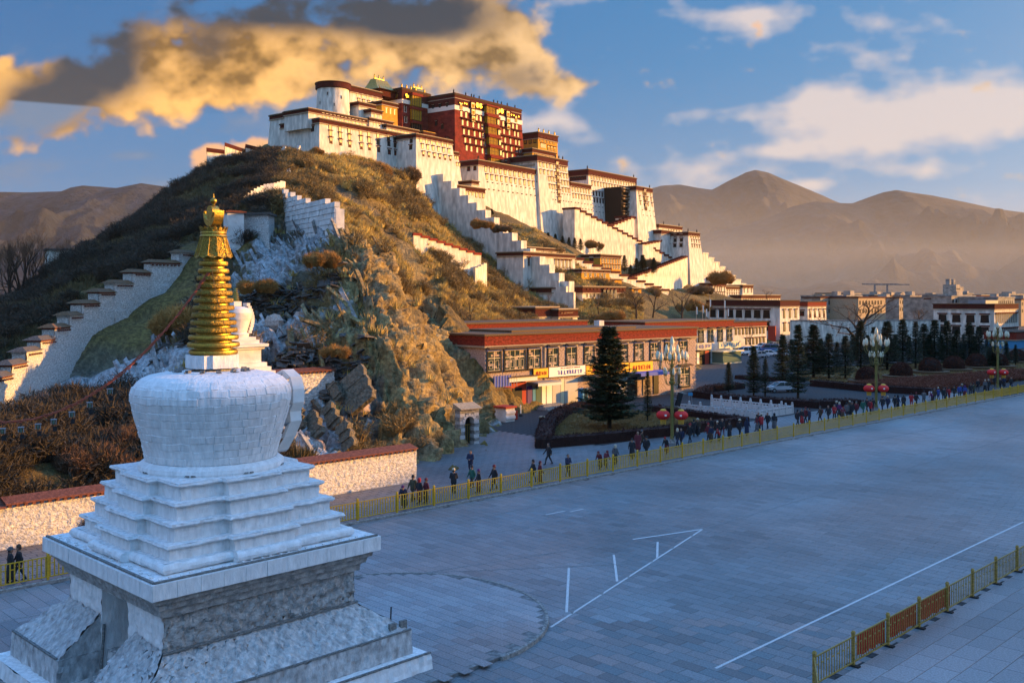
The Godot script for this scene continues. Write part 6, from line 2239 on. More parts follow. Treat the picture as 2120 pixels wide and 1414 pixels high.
func road_house(called: String, label: String, u0: float, u1: float, v0: float, v1: float, h: float, opt := {}) -> Node3D:
	var o := thing(called, label, "building", R((u0 + u1) / 2, (v0 + v1) / 2, opt.get("base", -0.3)))
	if opt.has("group"):
		o.set_meta("group", opt.group)
	var k: float = opt.get("k", 0.02) * h
	var lo: float = opt.get("base", -0.3)
	var st := tool()
	hexa(st, [R(u0 - k, v0 - k, lo), R(u1 + k, v0 - k, lo), R(u1 + k, v1, lo), R(u0 - k, v1, lo), R(u0, v0, h), R(u1, v0, h), R(u1, v1, h), R(u0, v1, h)])
	local(o, "wall", st, M[opt.get("wall", "whitewash_far")])
	var band: float = opt.get("band", 1.0)
	st = tool()
	road_box(st, u0, u1, v0, v1, h - band, h, 0.12 + 0.02 * band)
	local(o, "frieze", st, M[opt.get("bandm", "frieze")])
	st = tool()
	road_box(st, u0, u1, v0, v1, h - band - 0.22, h - band - 0.002, 0.26)
	local(o, "string_course", st, M.cornice_pale)
	st = tool()
	road_box(st, u0, u1, v0, v1, h + 0.002, h + 0.22, 0.34)
	local(o, "cornice", st, M[opt.get("cap", "cornice")])
	for r in opt.get("front", []):
		for i in r[3]:
			var u: float = lerpf(u0 + r[0], u0 + r[2], (i / float(maxi(1, r[3] - 1))))
			add_window(o, R(u, v0 - 0.02 * h * (1.0 - r[1] / h) - 0.02, r[1]), -RN, r[4], r[5], r[6])
	for r in opt.get("side", []):
		for i in r[3]:
			var v: float = lerpf(v0 + r[0], v0 + r[2], (i / float(maxi(1, r[3] - 1))))
			add_window(o, R(u0 - 0.02 * h * (1.0 - r[1] / h) - 0.02, v, r[1]), -RA, r[4], r[5], r[6])
	return o

func road_box(st: SurfaceTool, u0: float, u1: float, v0: float, v1: float, h0: float, h1: float, e: float):
	hexa(st, [R(u0 - e, v0 - e, h0), R(u1 + e, v0 - e, h0), R(u1 + e, v1 + e, h0), R(u0 - e, v1 + e, h0), R(u0 - e, v0 - e, h1), R(u1 + e, v0 - e, h1), R(u1 + e, v1 + e, h1), R(u0 - e, v1 + e, h1)])

func panel(o: Node3D, called: String, u0: float, u1: float, v: float, h0: float, h1: float, thick: float, m: Material) -> MeshInstance3D:
	var st := tool()
	hexa(st, [R(u0, v - thick, h0), R(u1, v - thick, h0), R(u1, v, h0), R(u0, v, h0), R(u0, v - thick, h1), R(u1, v - thick, h1), R(u1, v, h1), R(u0, v, h1)])
	return local(o, called, st, m)

func shop_window(o: Node3D, u: float, v: float, h: float, w: float, tall: float, cols: int):
	var b := facing(-RN)
	var win := Node3D.new()
	win.position = R(u, v, h) - o.position
	win.basis = b
	own(win, "window", o)
	var st := tool()
	for s in [-1, 1]:
		hexa(st, [Vector3(s * (w / 2), -tall / 2, -0.02), Vector3(s * (w / 2 + 0.22), -tall / 2, -0.02), Vector3(s * (w / 2 + 0.22), -tall / 2, 0.10), Vector3(s * (w / 2), -tall / 2, 0.10), Vector3(s * (w / 2), tall / 2, -0.02), Vector3(s * (w / 2 + 0.16), tall / 2, -0.02), Vector3(s * (w / 2 + 0.16), tall / 2, 0.10), Vector3(s * (w / 2), tall / 2, 0.10)])
	box(st, Vector3(0, -tall / 2 - 0.12, 0.05), Vector3(w + 0.5, 0.24, 0.16))
	put("surround", st.commit(), M.window_black, win)
	st = tool()
	box(st, Vector3(0, 0, -0.03), Vector3(w, tall, 0.04))
	put("glass", st.commit(), M.glass, win)
	st = tool()
	for i in cols + 1:
		box(st, Vector3(-w / 2 + w * i / cols, 0, 0.02), Vector3(0.07, tall, 0.05))
	for y in [-0.5, 0.14, 0.5]:
		box(st, Vector3(0, y * tall, 0.022), Vector3(w, 0.07, 0.05))
	put("sash", st.commit(), M.frame_cream, win)
	for i in cols:
		var c := Vector3(-w / 2 + w * (i + 0.5) / cols, -0.18 * tall, 0.018)
		st = tool()
		for q in [[0, 0.2, 1, 0], [0, -0.2, 1, 0], [0.24, 0, 0, 1], [-0.24, 0, 0, 1]]:
			box(st, c + Vector3(q[0] * w / cols, q[1] * tall, 0), Vector3(0.03 + q[2] * 0.48 * w / cols, 0.03 + q[3] * 0.40 * tall, 0.03))
		put("leading", st.commit(), M.frame_cream, win)
	st = tool()
	box(st, Vector3(0, tall / 2 + 0.42, 0.32), Vector3(w + 0.6, 0.12, 0.66), Basis(Vector3.RIGHT, 0.3))
	put("hood", st.commit(), M.wood, win)
	st = tool()
	for i in 9:
		box(st, Vector3((i - 4) * (w + 0.4) / 9.0, tall / 2 + 0.25, 0.18), Vector3((w + 0.4) / 11.0, 0.18, 0.05))
	put("valance", st.commit(), M.cloth_white, win)
	st = tool()
	box(st, Vector3(0, tall / 2 + 0.10, 0.05), Vector3(w + 0.3, 0.18, 0.08))
	put("painted_lintel", st.commit(), M.blue_cloth, win)

func scribble(o: Node3D, u0: float, u1: float, v: float, h0: float, h1: float, m: Material, n: int, seed_: int):
	var r := RandomNumberGenerator.new()
	r.seed = seed_
	var st := tool()
	for i in n:
		var c := lerpf(u0, u1, (i + 0.5) / n)
		var w := (u1 - u0) / n
		for k in 5:
			var hh := lerpf(h0, h1, r.randf_range(0.1, 0.9))
			if k % 2:
				box(st, R(c + r.randf_range(-0.2, 0.2) * w, v, hh), Vector3(w * r.randf_range(0.4, 0.8), (h1 - h0) * 0.10, 0.03), facing(-RN))
			else:
				box(st, R(c + r.randf_range(-0.3, 0.3) * w, v, (h0 + h1) / 2), Vector3(w * 0.12, (h1 - h0) * r.randf_range(0.5, 0.9), 0.03), facing(-RN))
	local(o, "lettering", st, m)

func shops():
	var v := 34.5
	var o := road_house("shop_house", "two storey stone shop house with red fascia behind the big spruce", 42.2, 84.0, v, 46.5, 9.25, {"wall": "stone_block", "band": 1.15, "bandm": "frieze_bright", "k": 0.0, "cap": "wood"})
	var bm := tool()
	box(bm, Vector3.ZERO, Vector3(0.60, 0.255, 0.06))
	var bmesh := bm.commit()
	var where := []
	for j in 29:
		for i in 66:
			var u := 42.5 + i * 0.635 + (0.31 if j % 2 else 0.0)
			if u > 83.8 or (j > 11 and j < 24 and rng.randf() < 0.0):
				continue
			where.append(Transform3D(facing(-RN), R(u, v - rng.randf() * 0.03, 0.14 + j * 0.272) - o.position))
	many("stone_block", bmesh, M.stone_block, where, [], o)
	for q in [[1022, 2.0, 2], [1065, 3.3, 4], [1105, 2.0, 2], [1144, 1.7, 2], [1182, 1.7, 2], [1219, 1.7, 2], [1254, 1.7, 2], [1289, 1.7, 2], [1322, 1.7, 2], [1354, 1.7, 2], [1384, 1.7, 2], [1414, 1.7, 2]]:
		shop_window(o, ru(q[0], v), v - 0.06, 6.3, q[1], 2.3, q[2])
	var p: Node3D
	panel(o, "red_front", ru(1040, v), ru(1087, v), v - 0.08, 0.1, 3.6, 0.12, M.door_red)
	panel(o, "doorway", ru(1058, v), ru(1078, v), v - 0.21, 0.1, 2.9, 0.04, M.window_dark)
	panel(o, "awning_fringe", ru(1042, v), ru(1100, v), v - 1.0, 3.75, 4.25, 0.06, M.cloth_white)
	panel(o, "awning", ru(1040, v), ru(1102, v), v - 0.1, 4.26, 4.34, 1.1, M.wood)
	for q in [[1101, 1131, 783, 764, "sign_yellow"], [1133, 1208, 781, 761, "sign_white"], [1210, 1298, 776, 757, "sign_yellow"], [1300, 1348, 772, 751, "sign_yellow"]]:
		var u0 := ru(q[0], v)
		var u1 := ru(q[1], v)
		var h0 := rh(q[2], u0, v)
		var h1 := rh(q[3], u0, v)
		panel(o, "shop_sign", u0, u1, v - 0.1, h0, h1, 0.25, M[q[4]])
		panel(o, "sign_frame", u0 - 0.06, u1 + 0.06, v - 0.08, h0 - 0.08, h1 + 0.08, 0.2, M.wood)
		if q[4] == "sign_white":
			scribble(o, lerpf(u0, u1, 0.22), lerpf(u0, u1, 0.92), v - 0.37, h0 + 0.18, lerpf(h0, h1, 0.66), M.sign_blue, 9, 3)
			scribble(o, lerpf(u0, u1, 0.3), lerpf(u0, u1, 0.85), v - 0.37, lerpf(h0, h1, 0.78), lerpf(h0, h1, 0.92), M.cloth_red, 12, 4)
		else:
			scribble(o, lerpf(u0, u1, 0.1), lerpf(u0, u1, 0.9), v - 0.37, lerpf(h0, h1, 0.2), lerpf(h0, h1, 0.75), M.cloth_red, 7, int(q[0]))
	for q in [[1090, 1100, "purple", 0.1, 3.0], [1101, 1107, "teal", 0.9, 2.6], [1108, 1118, "pane_green", 0.4, 2.9], [1120, 1128, "sign_white", 0.4, 3.0], [1130, 1141, "sign_white", 0.2, 3.1], [1142, 1158, "shutter", 0.3, 3.4], [1167, 1194, "shutter", 0.4, 3.4], [1159, 1166, "frame_cream", 0.1, 3.5], [1232, 1262, "window_dark", 0.3, 3.0], [1270, 1296, "shutter", 0.3, 3.0], [1300, 1318, "window_dark", 0.3, 2.9], [1330, 1348, "cornice_pale", 0.3, 2.9], [1352, 1362, "window_dark", 0.3, 3.0]]:
		var u0 := ru(q[0], v)
		var u1 := ru(q[1], v)
		p = panel(o, {"shutter": "roller_shutter", "window_dark": "doorway", "pane_green": "shop_door"}.get(q[2], "display_board"), u0, u1, v - 0.08, q[3], q[4], 0.10, M[q[2]])
		if q[2] == "shutter":
			for k in 11:
				var st := tool()
				var hh := lerpf(q[3], q[4], (k + 0.5) / 11.0)
				box(st, R((u0 + u1) / 2, v - 0.19, hh) - o.position, Vector3(u1 - u0, 0.10, 0.025), facing(-RN))
				put("slat", st.commit(), M.shutter, p).position = o.position
	panel(o, "awning", ru(1092, v), ru(1141, v), v - 0.1, 3.35, 3.5, 1.7, M.metal_grey)
	panel(o, "awning_edge", ru(1092, v), ru(1141, v), v - 1.8, 3.05, 3.35, 0.06, M.cloth_white)
	panel(o, "awning", ru(1204, v), ru(1250, v), v - 0.1, 3.6, 3.7, 2.2, M.slate)
	panel(o, "awning", ru(1297, v), ru(1366, v), v - 0.1, 3.55, 3.65, 2.4, M.blue_cloth)
	panel(o, "awning_edge", ru(1297, v), ru(1366, v), v - 2.5, 3.2, 3.55, 0.05, M.blue_cloth)
	shop_window(o, ru(1416, v), v - 0.06, 2.3, 2.4, 2.6, 2)
	for k in 3:
		panel(o, "door_step", ru(1104, v) - 0.3 + 0.3 * k, ru(1152, v) + 0.6 - 0.4 * k, v - 0.3, 0.1, 0.28 + 0.17 * k, 2.4 - 0.6 * k, M.kerb)
		panel(o, "door_step", ru(1378, v) + 0.2 * k, ru(1398, v) - 0.2 * k, v - 0.3, 0.1, 0.28 + 0.17 * k, 1.8 - 0.45 * k, M.kerb)
	panel(o, "downpipe", ru(1126, v) - 0.06, ru(1126, v) + 0.06, v - 0.1, 3.6, 8.0, 0.12, M.metal_grey)
	panel(o, "downpipe", ru(1367, v) - 0.06, ru(1367, v) + 0.06, v - 0.1, 3.6, 8.0, 0.12, M.metal_grey)
	panel(o, "balcony_board", ru(1011, v), ru(1046, v), v - 0.9, 3.3, 4.6, 0.1, M.blue_cloth)
	for k in 9:
		panel(o, "baluster", ru(1011, v) + k * 0.45, ru(1011, v) + k * 0.45 + 0.05, v - 1.02, 3.2, 4.8, 0.05, M.metal_grey)
	panel(o, "balcony_floor", ru(1011, v), ru(1046, v), v - 0.1, 2.95, 3.1, 1.0, M.wood)
	var st := tool()
	box(st, R(70.0, 41.0, 9.9) - o.position, Vector3(1.0, 1.2, 1.0), facing(-RN))
	put("chimney", st.commit(), M.whitewash, o)
	panel(o, "roof_step", 48.0, 72.0, 44.0, 9.3, 9.75, 8.0, M.wood)
	road_house("rear_house", "long low red roofed house behind the stone shop house", 46.0, 83.0, 55.0, 64.0, 9.9, {"wall": "stone_block", "band": 1.4, "bandm": "frieze_bright", "k": 0.0, "cap": "wood"})
	v = 66.0
	o = road_house("corner_shop", "pale two storey shop with pastel sign boards and green kiosk", 112.0, 141.5, v, 78.0, 8.8, {"wall": "whitewash", "band": 1.5, "bandm": "frieze_bright", "k": 0.0, "cap": "wood"})
	for q in [1436, 1451, 1471, 1491, 1510]:
		shop_window(o, ru(q, v), v - 0.06, 5.9, 1.5, 2.3, 2)
	for q in [[1432, 1474, 0], [1477, 1535, 1]]:
		var u0 := ru(q[0], v)
		var u1 := ru(q[1], v - 1.5)
		panel(o, "shop_sign", u0, u1, v - 1.2, 3.2, 4.5, 0.25, M.frame_cream)
		scribble(o, lerpf(u0, u1, 0.08), lerpf(u0, u1, 0.92), v - 1.47, 3.4, 4.3, M.teal if q[2] else M.sign_blue, 10, 40 + q[2])
	panel(o, "shop_front", ru(1438, v), ru(1470, v), v - 0.1, 0.1, 3.0, 0.1, M.window_dark)
	panel(o, "shop_door", ru(1441, v), ru(1446, v), v - 0.22, 0.1, 2.6, 0.05, M.sign_white)
	panel(o, "doorway", ru(1458, v), ru(1466, v), v - 0.22, 0.1, 2.8, 0.05, M.door_red)
	panel(o, "kiosk_glass", ru(1474, v), ru(1512, v), v - 0.1, 0.3, 2.5, 2.6, M.pane_green)
	panel(o, "kiosk_roof", ru(1472, v), ru(1515, v), v - 0.1, 2.5, 2.75, 3.0, M.frame_cream)
	panel(o, "kiosk_base", ru(1474, v), ru(1512, v), v - 0.1, 0.1, 0.32, 2.7, M.frame_cream)
	road_house("side_house", "narrow white house with two window rows beside the car park", 185.0, 201.0, 94.5, 104.0, 6.9, {"band": 1.1, "bandm": "frieze_bright", "front": [[1.2, 4.6, 14.6, 9, 0.9, 1.7, "plain"], [6.0, 1.9, 14.6, 6, 0.9, 1.8, "plain"]]})
	o = road_house("office", "large white office with two rows of big dark windows and red roof", 226.4, 237.4, 105.4, 131.5, 12.4, {"band": 1.6, "front": [[2.2, 8.6, 8.8, 3, 1.1, 2.6, "plain"], [2.2, 4.6, 8.8, 3, 1.1, 2.6, "plain"]], "side": [[4.5, 8.6, 23.8, 7, 2.1, 2.7, "plain"], [4.5, 4.9, 23.8, 7, 2.1, 2.7, "plain"]]})
	road_house("annex_house", "white house with a balcony bay right of the white office", 265.0, 277.4, 118.0, 122.0, 11.8, {"band": 1.4, "bandm": "frieze_bright", "front": [[1.6, 8.0, 11.0, 4, 1.2, 2.8, "red"], [1.6, 4.2, 11.0, 4, 1.2, 2.6, "red"]], "side": [[2.0, 8.2, 2.1, 1, 1.6, 2.0, "red"]]})
	o = road_house("east_office", "big white building with eight large dark windows behind the firs", 263.0, 282.0, 57.5, 75.0, 11.4, {"band": 1.3, "front": [[1.2, 7.4, 17.5, 12, 0.9, 3.0, "pale"], [1.2, 3.0, 17.5, 12, 0.9, 3.0, "pale"]], "side": [[2.6, 7.4, 14.8, 4, 2.2, 2.5, "plain"], [2.6, 3.9, 14.8, 4, 2.2, 2.5, "plain"]]})
	panel(o, "roof_shed", 266.0, 276.0, 66.0, 11.6, 12.6, 5.0, M.metal_grey)
	road_house("street_shop", "low dark shop front with a red band at the right edge", 241.0, 260.0, 44.0, 52.0, 4.2, {"wall": "teal", "band": 1.9, "bandm": "frieze_bright", "k": 0.0})
	o = thing("compound_wall", "long plain white wall behind the firs right of the office", "wall", W(105, 291, 0))
	for i in 9:
		st = tool()
		slab(st, W(82.0 + i * 5.0, 290 + i * 0.2), W(87.0 + i * 5.0, 290.2 + i * 0.2), Vector3(-0.2, 0, 1), 0.8, -0.3, 6.6)
		local(o, "wall_panel", st, M.whitewash_far)
		st = tool()
		slab(st, W(82.0 + i * 5.0, 289.8 + i * 0.2), W(87.0 + i * 5.0, 290.0 + i * 0.2), Vector3(-0.2, 0, 1), 1.2, 6.602, 6.8)
		local(o, "coping", st, M.kerb)
		for k in 4:
			st = tool()
			box(st, W(84.5 + i * 5.0, 289.6 + i * 0.2, 2.4 + 1.0 * k), Vector3(0.3, 0.3, 0.3))
			if k % 2 == 0:
				local(o, "vent", st, M.black)
	panel(o, "gate_door", 224.0, 224.4, 108.0, 0.0, 5.0, 2.5, M.door_red)
	for q in [[1442, 634, 664], [1455, 630, 664], [1462, 640, 664], [1470, 612, 664], [1500, 616, 662], [1486, 644, 664], [1507, 640, 664]]:
		var m := thing("aerial_mast", "thin pale aerial mast on the roofs, " + ["leftmost of seven", "second from the left", "third from the left", "tall, fourth from the left", "tallest, sixth from the left", "short, fifth from the left", "rightmost, short and thick"][[1442, 1455, 1462, 1470, 1500, 1486, 1507].find(q[0])], "mast", P(q[0], q[2], 176), 0.0, "aerial masts on the roofs")
		st = tool()
		tube(st, Vector3.ZERO, Vector3(0, (q[2] - q[1]) / F * 176.0, 0), 0.05, 0.04, 6)
		put("pole", st.commit(), M.metal_grey, m)
		st = tool()
		box(st, Vector3(0.12, (q[2] - q[1]) / F * 176.0 * 0.7, 0.1), Vector3(0.16, 1.3, 0.12))
		put("panel", st.commit(), M.sign_white, m)

func far_town():
	var r := RandomNumberGenerator.new()
	r.seed = 404
	var n := 0
	var kinds := ["city_white", "city_grey", "city_white", "cornice_pale"]
	for row in 3:
		for i in 16:
			var px := 1690.0 + i * 28.0 + r.randf_range(-9, 9)
			var d: float = [430.0, 620.0, 900.0][row] + r.randf_range(-50, 60)
			var w := r.randf_range(9, 24) * (1.0 + row * 0.45)
			var h: float = 14.0 - (r.randf_range(2, 16) - row * 5.0) / F * d * 0.6
			var base := P(px, HZ, d)
			var o := thing("town_house", ["white", "grey", "pale", "buff"][(i + row) % 4] + " flat roofed town block far off, %s in the %s row" % [nth(i), ["nearest", "middle", "farthest"][row]], "building", Vector3(base.x, 0, base.z), 0.0, "far town houses below the mountains")
			var st := tool()
			var b := Basis(Vector3.UP, atan2(-RA.z, RA.x) + r.randf_range(-0.1, 0.1))
			box(st, Vector3(0, h / 2, 0), Vector3(w, h, w * 0.6), b)
			put("wall", st.commit(), M[kinds[(i + row) % 4]], o)
			st = tool()
			box(st, Vector3(0, h + 0.25, 0), Vector3(w + 0.5, 0.5, w * 0.6 + 0.5), b)
			put("roof", st.commit(), M.city_grey if (i + row) % 3 else M.frieze, o)
			if r.randf() < 0.5:
				st = tool()
				box(st, b * Vector3(w * 0.2, h + 1.3, 0), Vector3(w * 0.25, 1.9, w * 0.25), b)
				put("stair_head", st.commit(), M.city_white, o)
			for k in 2:
				for j in int(w / 2.6):
					if j > 7:
						break
					st = tool()
					box(st, b * Vector3(-w / 2 + 1.4 + j * 2.6, h - 1.8 - 3.2 * k, w * 0.3), Vector3(1.2, 1.5, 0.12), b)
					put("window", st.commit(), M.window_black, o)
			n += 1
	var t := thing("tower_block", "twin shafted pale tower block rising over the far town", "building", P(1974, 612, 900) * Vector3(1, 0, 1))
	var bb := Basis(Vector3.UP, atan2(-RA.z, RA.x))
	for q in [[-3.0, 0.0, 9.0, 24.0, 12.0], [5.0, 0.0, 8.0, 22.0, 12.0]]:
		var st := tool()
		box(st, bb * Vector3(q[0], q[3] / 2, q[1]), Vector3(q[2], q[3], q[4]), bb)
		put("wall", st.commit(), M.city_white, t)
	for q in [-5.0, 4.0]:
		var st := tool()
		box(st, bb * Vector3(q, 25.0, -2.0), Vector3(3.6, 8.0, 3.6), bb)
		put("shaft", st.commit(), M.city_grey, t)
	for j in 6:
		for i in 4:
			var st := tool()
			box(st, bb * Vector3(-6.0 + i * 2.0, 4.0 + j * 3.2, 6.05), Vector3(1.1, 1.4, 0.15), bb)
			put("window", st.commit(), M.window_black, t)
	for q in [[1812, 590, 700], [1838, 592, 760]]:
		var c := thing("tower_crane", "thin tower crane over the far roofs, %s" % ("the left one" if q[0] < 1820 else "the right one"), "crane", P(q[0], 612, q[2]) * Vector3(1, 0, 1), 0.0)
		var h: float = EYE + (612 - 600) / F * q[2] + 4.0
		var st := tool()
		box(st, Vector3(0, h / 2, 0), Vector3(1.0, h, 1.0))
		put("mast", st.commit(), M.city_grey, c)
		st = tool()
		box(st, Vector3(4, h, 0), Vector3(26, 0.8, 0.8))
		put("jib", st.commit(), M.city_grey, c)

func nth(i: int) -> String:
	return ["first", "second", "third", "fourth", "fifth", "sixth", "seventh", "eighth", "ninth", "tenth", "eleventh", "twelfth", "thirteenth", "fourteenth", "fifteenth", "sixteenth", "seventeenth", "eighteenth", "nineteenth", "twentieth", "twenty-first", "twenty-second", "twenty-third", "twenty-fourth", "twenty-fifth", "twenty-sixth", "twenty-seventh", "twenty-eighth", "twenty-ninth", "thirtieth"][mini(i, 29)]

# ---------------------------------------------------------------- trees and shrubs
func blade(st: SurfaceTool, a: Vector3, b: Vector3, w: Vector3):
	tri(st, a - w, a + w, b, w.cross(b - a))

func fir_meshes(seed_: int, dense: float, spread: float) -> Array:
	var r := RandomNumberGenerator.new()
	r.seed = seed_
	var tr := tool()
	var cr := tool()
	tube(tr, Vector3.ZERO, Vector3(0, 5, 0), 0.17, 0.11, 7)
	tube(tr, Vector3(0, 5, 0), Vector3(0, 9.9, 0), 0.11, 0.02, 6)
	var y := 0.9 + r.randf() * 0.4
	while y < 9.8:
		var f := 1.0 - (y - 0.9) / 9.1
		var reach := (0.22 + 2.1 * pow(f, 0.85)) * spread * (0.62 if y < 1.6 else 1.0)
		var n := int(6 + 4 * dense)
		var ph := r.randf() * TAU
		for k in n:
			var t := ph + TAU * k / n + r.randf_range(-0.3, 0.3)
			var l := reach * r.randf_range(0.62, 1.12)
			var e := Vector3(cos(t), 0, sin(t))
			var side := Vector3(-e.z, 0, e.x)
			var a := Vector3(0, y + r.randf_range(-0.1, 0.1), 0)
			var b := a + e * l + Vector3.UP * (l * r.randf_range(-0.06, 0.16) + 0.05)
			tube(tr, a, b, 0.03 * f + 0.008, 0.005, 4)
			var sprays := int((7 + 11 * l / 2.0) * dense)
			for s in sprays:
				var u := 0.12 + 0.88 * (s + r.randf()) / sprays
				var p := a.lerp(b, u) + Vector3.DOWN * 0.10 * sin(u * PI) * l
				var sg := 1.0 if s % 2 else -1.0
				var wl := (0.16 + 0.42 * l * (1.0 - u * 0.75) * 0.5) * r.randf_range(0.7, 1.2)
				var q := p + (side * sg * 0.8 + e * 0.65).normalized() * wl + Vector3.UP * r.randf_range(-0.14, 0.08)
				var g := r.randf_range(0.65, 1.3)
				cr.set_color(Color(0.034 * g, 0.052 * g, 0.024 * g))
				blade(cr, p, q, (q - p).cross(Vector3.UP).normalized() * 0.12)
				for m in 4:
					var c := p.lerp(q, 0.25 + 0.22 * m)
					var o := Vector3(r.randf_range(-1, 1), r.randf_range(-0.5, 0.55), r.randf_range(-1, 1)) * 0.20 + (q - p) * 0.3
					blade(cr, c, c + o, o.cross(Vector3(r.randf() - 0.5, 1, r.randf() - 0.5)).normalized() * 0.06)
				if s == sprays - 1:
					blade(cr, b, b + e * 0.2 + Vector3.UP * 0.06, side * 0.06)
		y += 0.16 + 0.26 * f + r.randf() * 0.10
	blade(cr, Vector3(0, 9.6, 0), Vector3(0, 10.25, 0), Vector3(0.03, 0, 0))
	return [tr.commit(), cr.commit()]

func conifers():
	var kinds := [fir_meshes(1, 1.0, 1.0), fir_meshes(2, 0.8, 0.85), fir_meshes(3, 0.95, 0.8), fir_meshes(4, 0.55, 0.62)]
	var big := fir_meshes(9, 1.5, 1.22)
	var protos := []
	var list := [[1262, 890, 668, 9, 1.28, "tallest dark spruce, alone on the lawn before the stone shop house"], [1341, 873, 766, 3, 1.0, "thin sparse young fir right of the big spruce"],
		[1509, 813, 748, 1, 1.25, "small fir at the left end of the fir rows"], [1561, 821, 713, 0, 1.05, "bushy fir behind the balustrade's left part"], [1585, 823, 740, 3, 1.3, "slim fir between two bushy firs behind the balustrade"], [1621, 806, 689, 0, 1.05, "wide dark fir with a parked car beside it"], [1653, 826, 667, 2, 1.05, "tall dark spire fir at the balustrade's right end"]]
	for q in [[1685, 784, 669], [1717, 785, 687], [1751, 786, 692], [1783, 770, 660], [1811, 767, 674], [1838, 767, 662], [1870, 764, 657], [1897, 764, 662], [1914, 760, 667], [1936, 760, 659], [1962, 760, 661], [1982, 760, 680], [1996, 758, 690], [2008, 760, 664], [2028, 760, 673], [2056, 764, 700], [2085, 760, 705], [2104, 757, 712]]:
		list.append([q[0], q[1], q[2], [1, 2, 0, 1, 3][list.size() % 5] if list.size() != 9 else 1, rng.randf_range(1.25, 1.6), "%s fir from the left in the lawn row behind the clipped bushes" % nth(list.size() - 7)])
	for q in [[1640, 770, 700], [1668, 768, 712], [1700, 766, 700], [1734, 764, 706], [1766, 752, 690], [1797, 750, 692], [1855, 748, 690], [1883, 748, 694], [1925, 746, 690], [1950, 746, 692], [1975, 745, 695], [2018, 745, 694], [2044, 744, 700]]:
		list.append([q[0], q[1], q[2], list.size() % 3, rng.randf_range(1.25, 1.6), "%s fir from the left in the hindmost row by the car park" % nth(list.size() - 25)])
	for q in list:
		var at := G(q[0], q[1])
		var h: float = (q[1] - q[2]) / F * -at.z
		var ms: Array = big if q[3] == 9 else kinds[q[3]]
		var o := thing("fir_tree", q[5], "fir tree", at, rng.randf() * TAU, "firs between road and car park")
		var s := h / 10.2
		var tf := Transform3D(Basis.from_scale(Vector3(s * q[4], s, s * q[4])), Vector3.ZERO)
		put("trunk", ms[0], M.bark, o, tf)
		put("crown", ms[1], M.needle, o, tf)
	var row := [[1064, 481, 466], [1092, 492, 471], [1103, 497, 478], [1118, 499, 478], [1135, 504, 481], [1150, 507, 484], [1165, 510, 488], [1178, 512, 491], [1190, 514, 492], [1202, 515, 494], [1240, 518, 500], [1293, 556, 528], [1318, 566, 534], [1331, 566, 527], [1354, 560, 533], [1306, 572, 548], [980, 440, 425], [1000, 448, 428], [1018, 452, 432]]
	for i in row.size():
		var q: Array = row[i]
		var s: float = 18.0 if i < 11 else 36.0
		if i > 15:
			s = 12.0
		var t := ft(q[0], s)
		var at := fp(t, s, fh(q[1], t, s))
		var h: float = (q[1] - q[2]) / F * -at.z * 1.25
		var o := thing("pine_tree", "%s dwarf pine from the %s under the white palace" % [nth(i if i < 11 else i - 11), "left on the terrace" if i < 11 else "left by the ramps and stair house"], "pine tree", at - Vector3(0, h * 0.2, 0), rng.randf() * TAU, "dwarf pines under the palace")
		var tf := Transform3D(Basis.from_scale(Vector3(h / 6.5, h / 10.0, h / 6.5)), Vector3.ZERO)
		put("trunk", kinds[0][0], M.bark, o, tf)
		put("crown", kinds[0][1], M.needle, o, tf)

func branch(st: SurfaceTool, r: RandomNumberGenerator, a: Vector3, dir: Vector3, l: float, rad: float, depth: int, up: float, tw: SurfaceTool):
	var b := a + dir * l
	if depth > 2:
		tube(tw, a, b, rad, rad * 0.55, 3)
	else:
		tube(st, a, b, rad, rad * 0.68, 6 if depth == 0 else 5)
	if depth >= 5:
		return
	var n := 3 if depth < 4 else 4
	for k in n:
		var nd := (dir + Vector3(r.randfn(0, 0.55), r.randfn(0, 0.35) + up, r.randfn(0, 0.55))).normalized()
		var s := a.lerp(b, 1.0 if k == 0 else r.randf_range(0.45, 1.0))
		branch(st, r, s, nd, l * r.randf_range(0.55, 0.86), rad * (0.66 if k == 0 else 0.5), depth + 1, up, tw)

func bare_meshes(seed_: int, up: float, l: float) -> Array:
	var r := RandomNumberGenerator.new()
	r.seed = seed_
	var st := tool()
	var tw := tool()
	for k in 2 if up > 0.2 else 1:
		branch(st, r, Vector3.ZERO, Vector3(r.randfn(0, 0.1), 1, r.randfn(0, 0.1)).normalized(), l, 0.22, 0, up, tw)
	return [st.commit(), tw.commit()]

func shrub_mesh(seed_: int, twigs: int) -> Mesh:
	var r := RandomNumberGenerator.new()
	r.seed = seed_
	var st := tool()
	for k in twigs:
		var t := r.randf() * TAU
		var f := sqrt(r.randf())
		var a := Vector3(cos(t) * 0.16 * f, 0, sin(t) * 0.16 * f)
		var b := Vector3(cos(t) * 0.62 * f, r.randf_range(0.45, 1.0) * (1.05 - 0.35 * f), sin(t) * 0.62 * f)
		var m := a.lerp(b, 0.55) + Vector3(r.randfn(0, 0.05), 0.06, r.randfn(0, 0.05))
		var g := r.randf_range(0.75, 1.2)
		st.set_color(Color(g, g, g))
		blade(st, a, b, Vector3(r.randfn(0, 1), 0, r.randfn(0, 1)).normalized() * 0.016)
		for j in 3:
			var e := b + Vector3(r.randfn(0, 0.13), r.randfn(0.02, 0.11), r.randfn(0, 0.13))
			blade(st, m.lerp(b, r.randf()), e, Vector3(r.randfn(0, 1), r.randfn(0, 1), r.randfn(0, 1)).normalized() * 0.020)
	return st.commit()

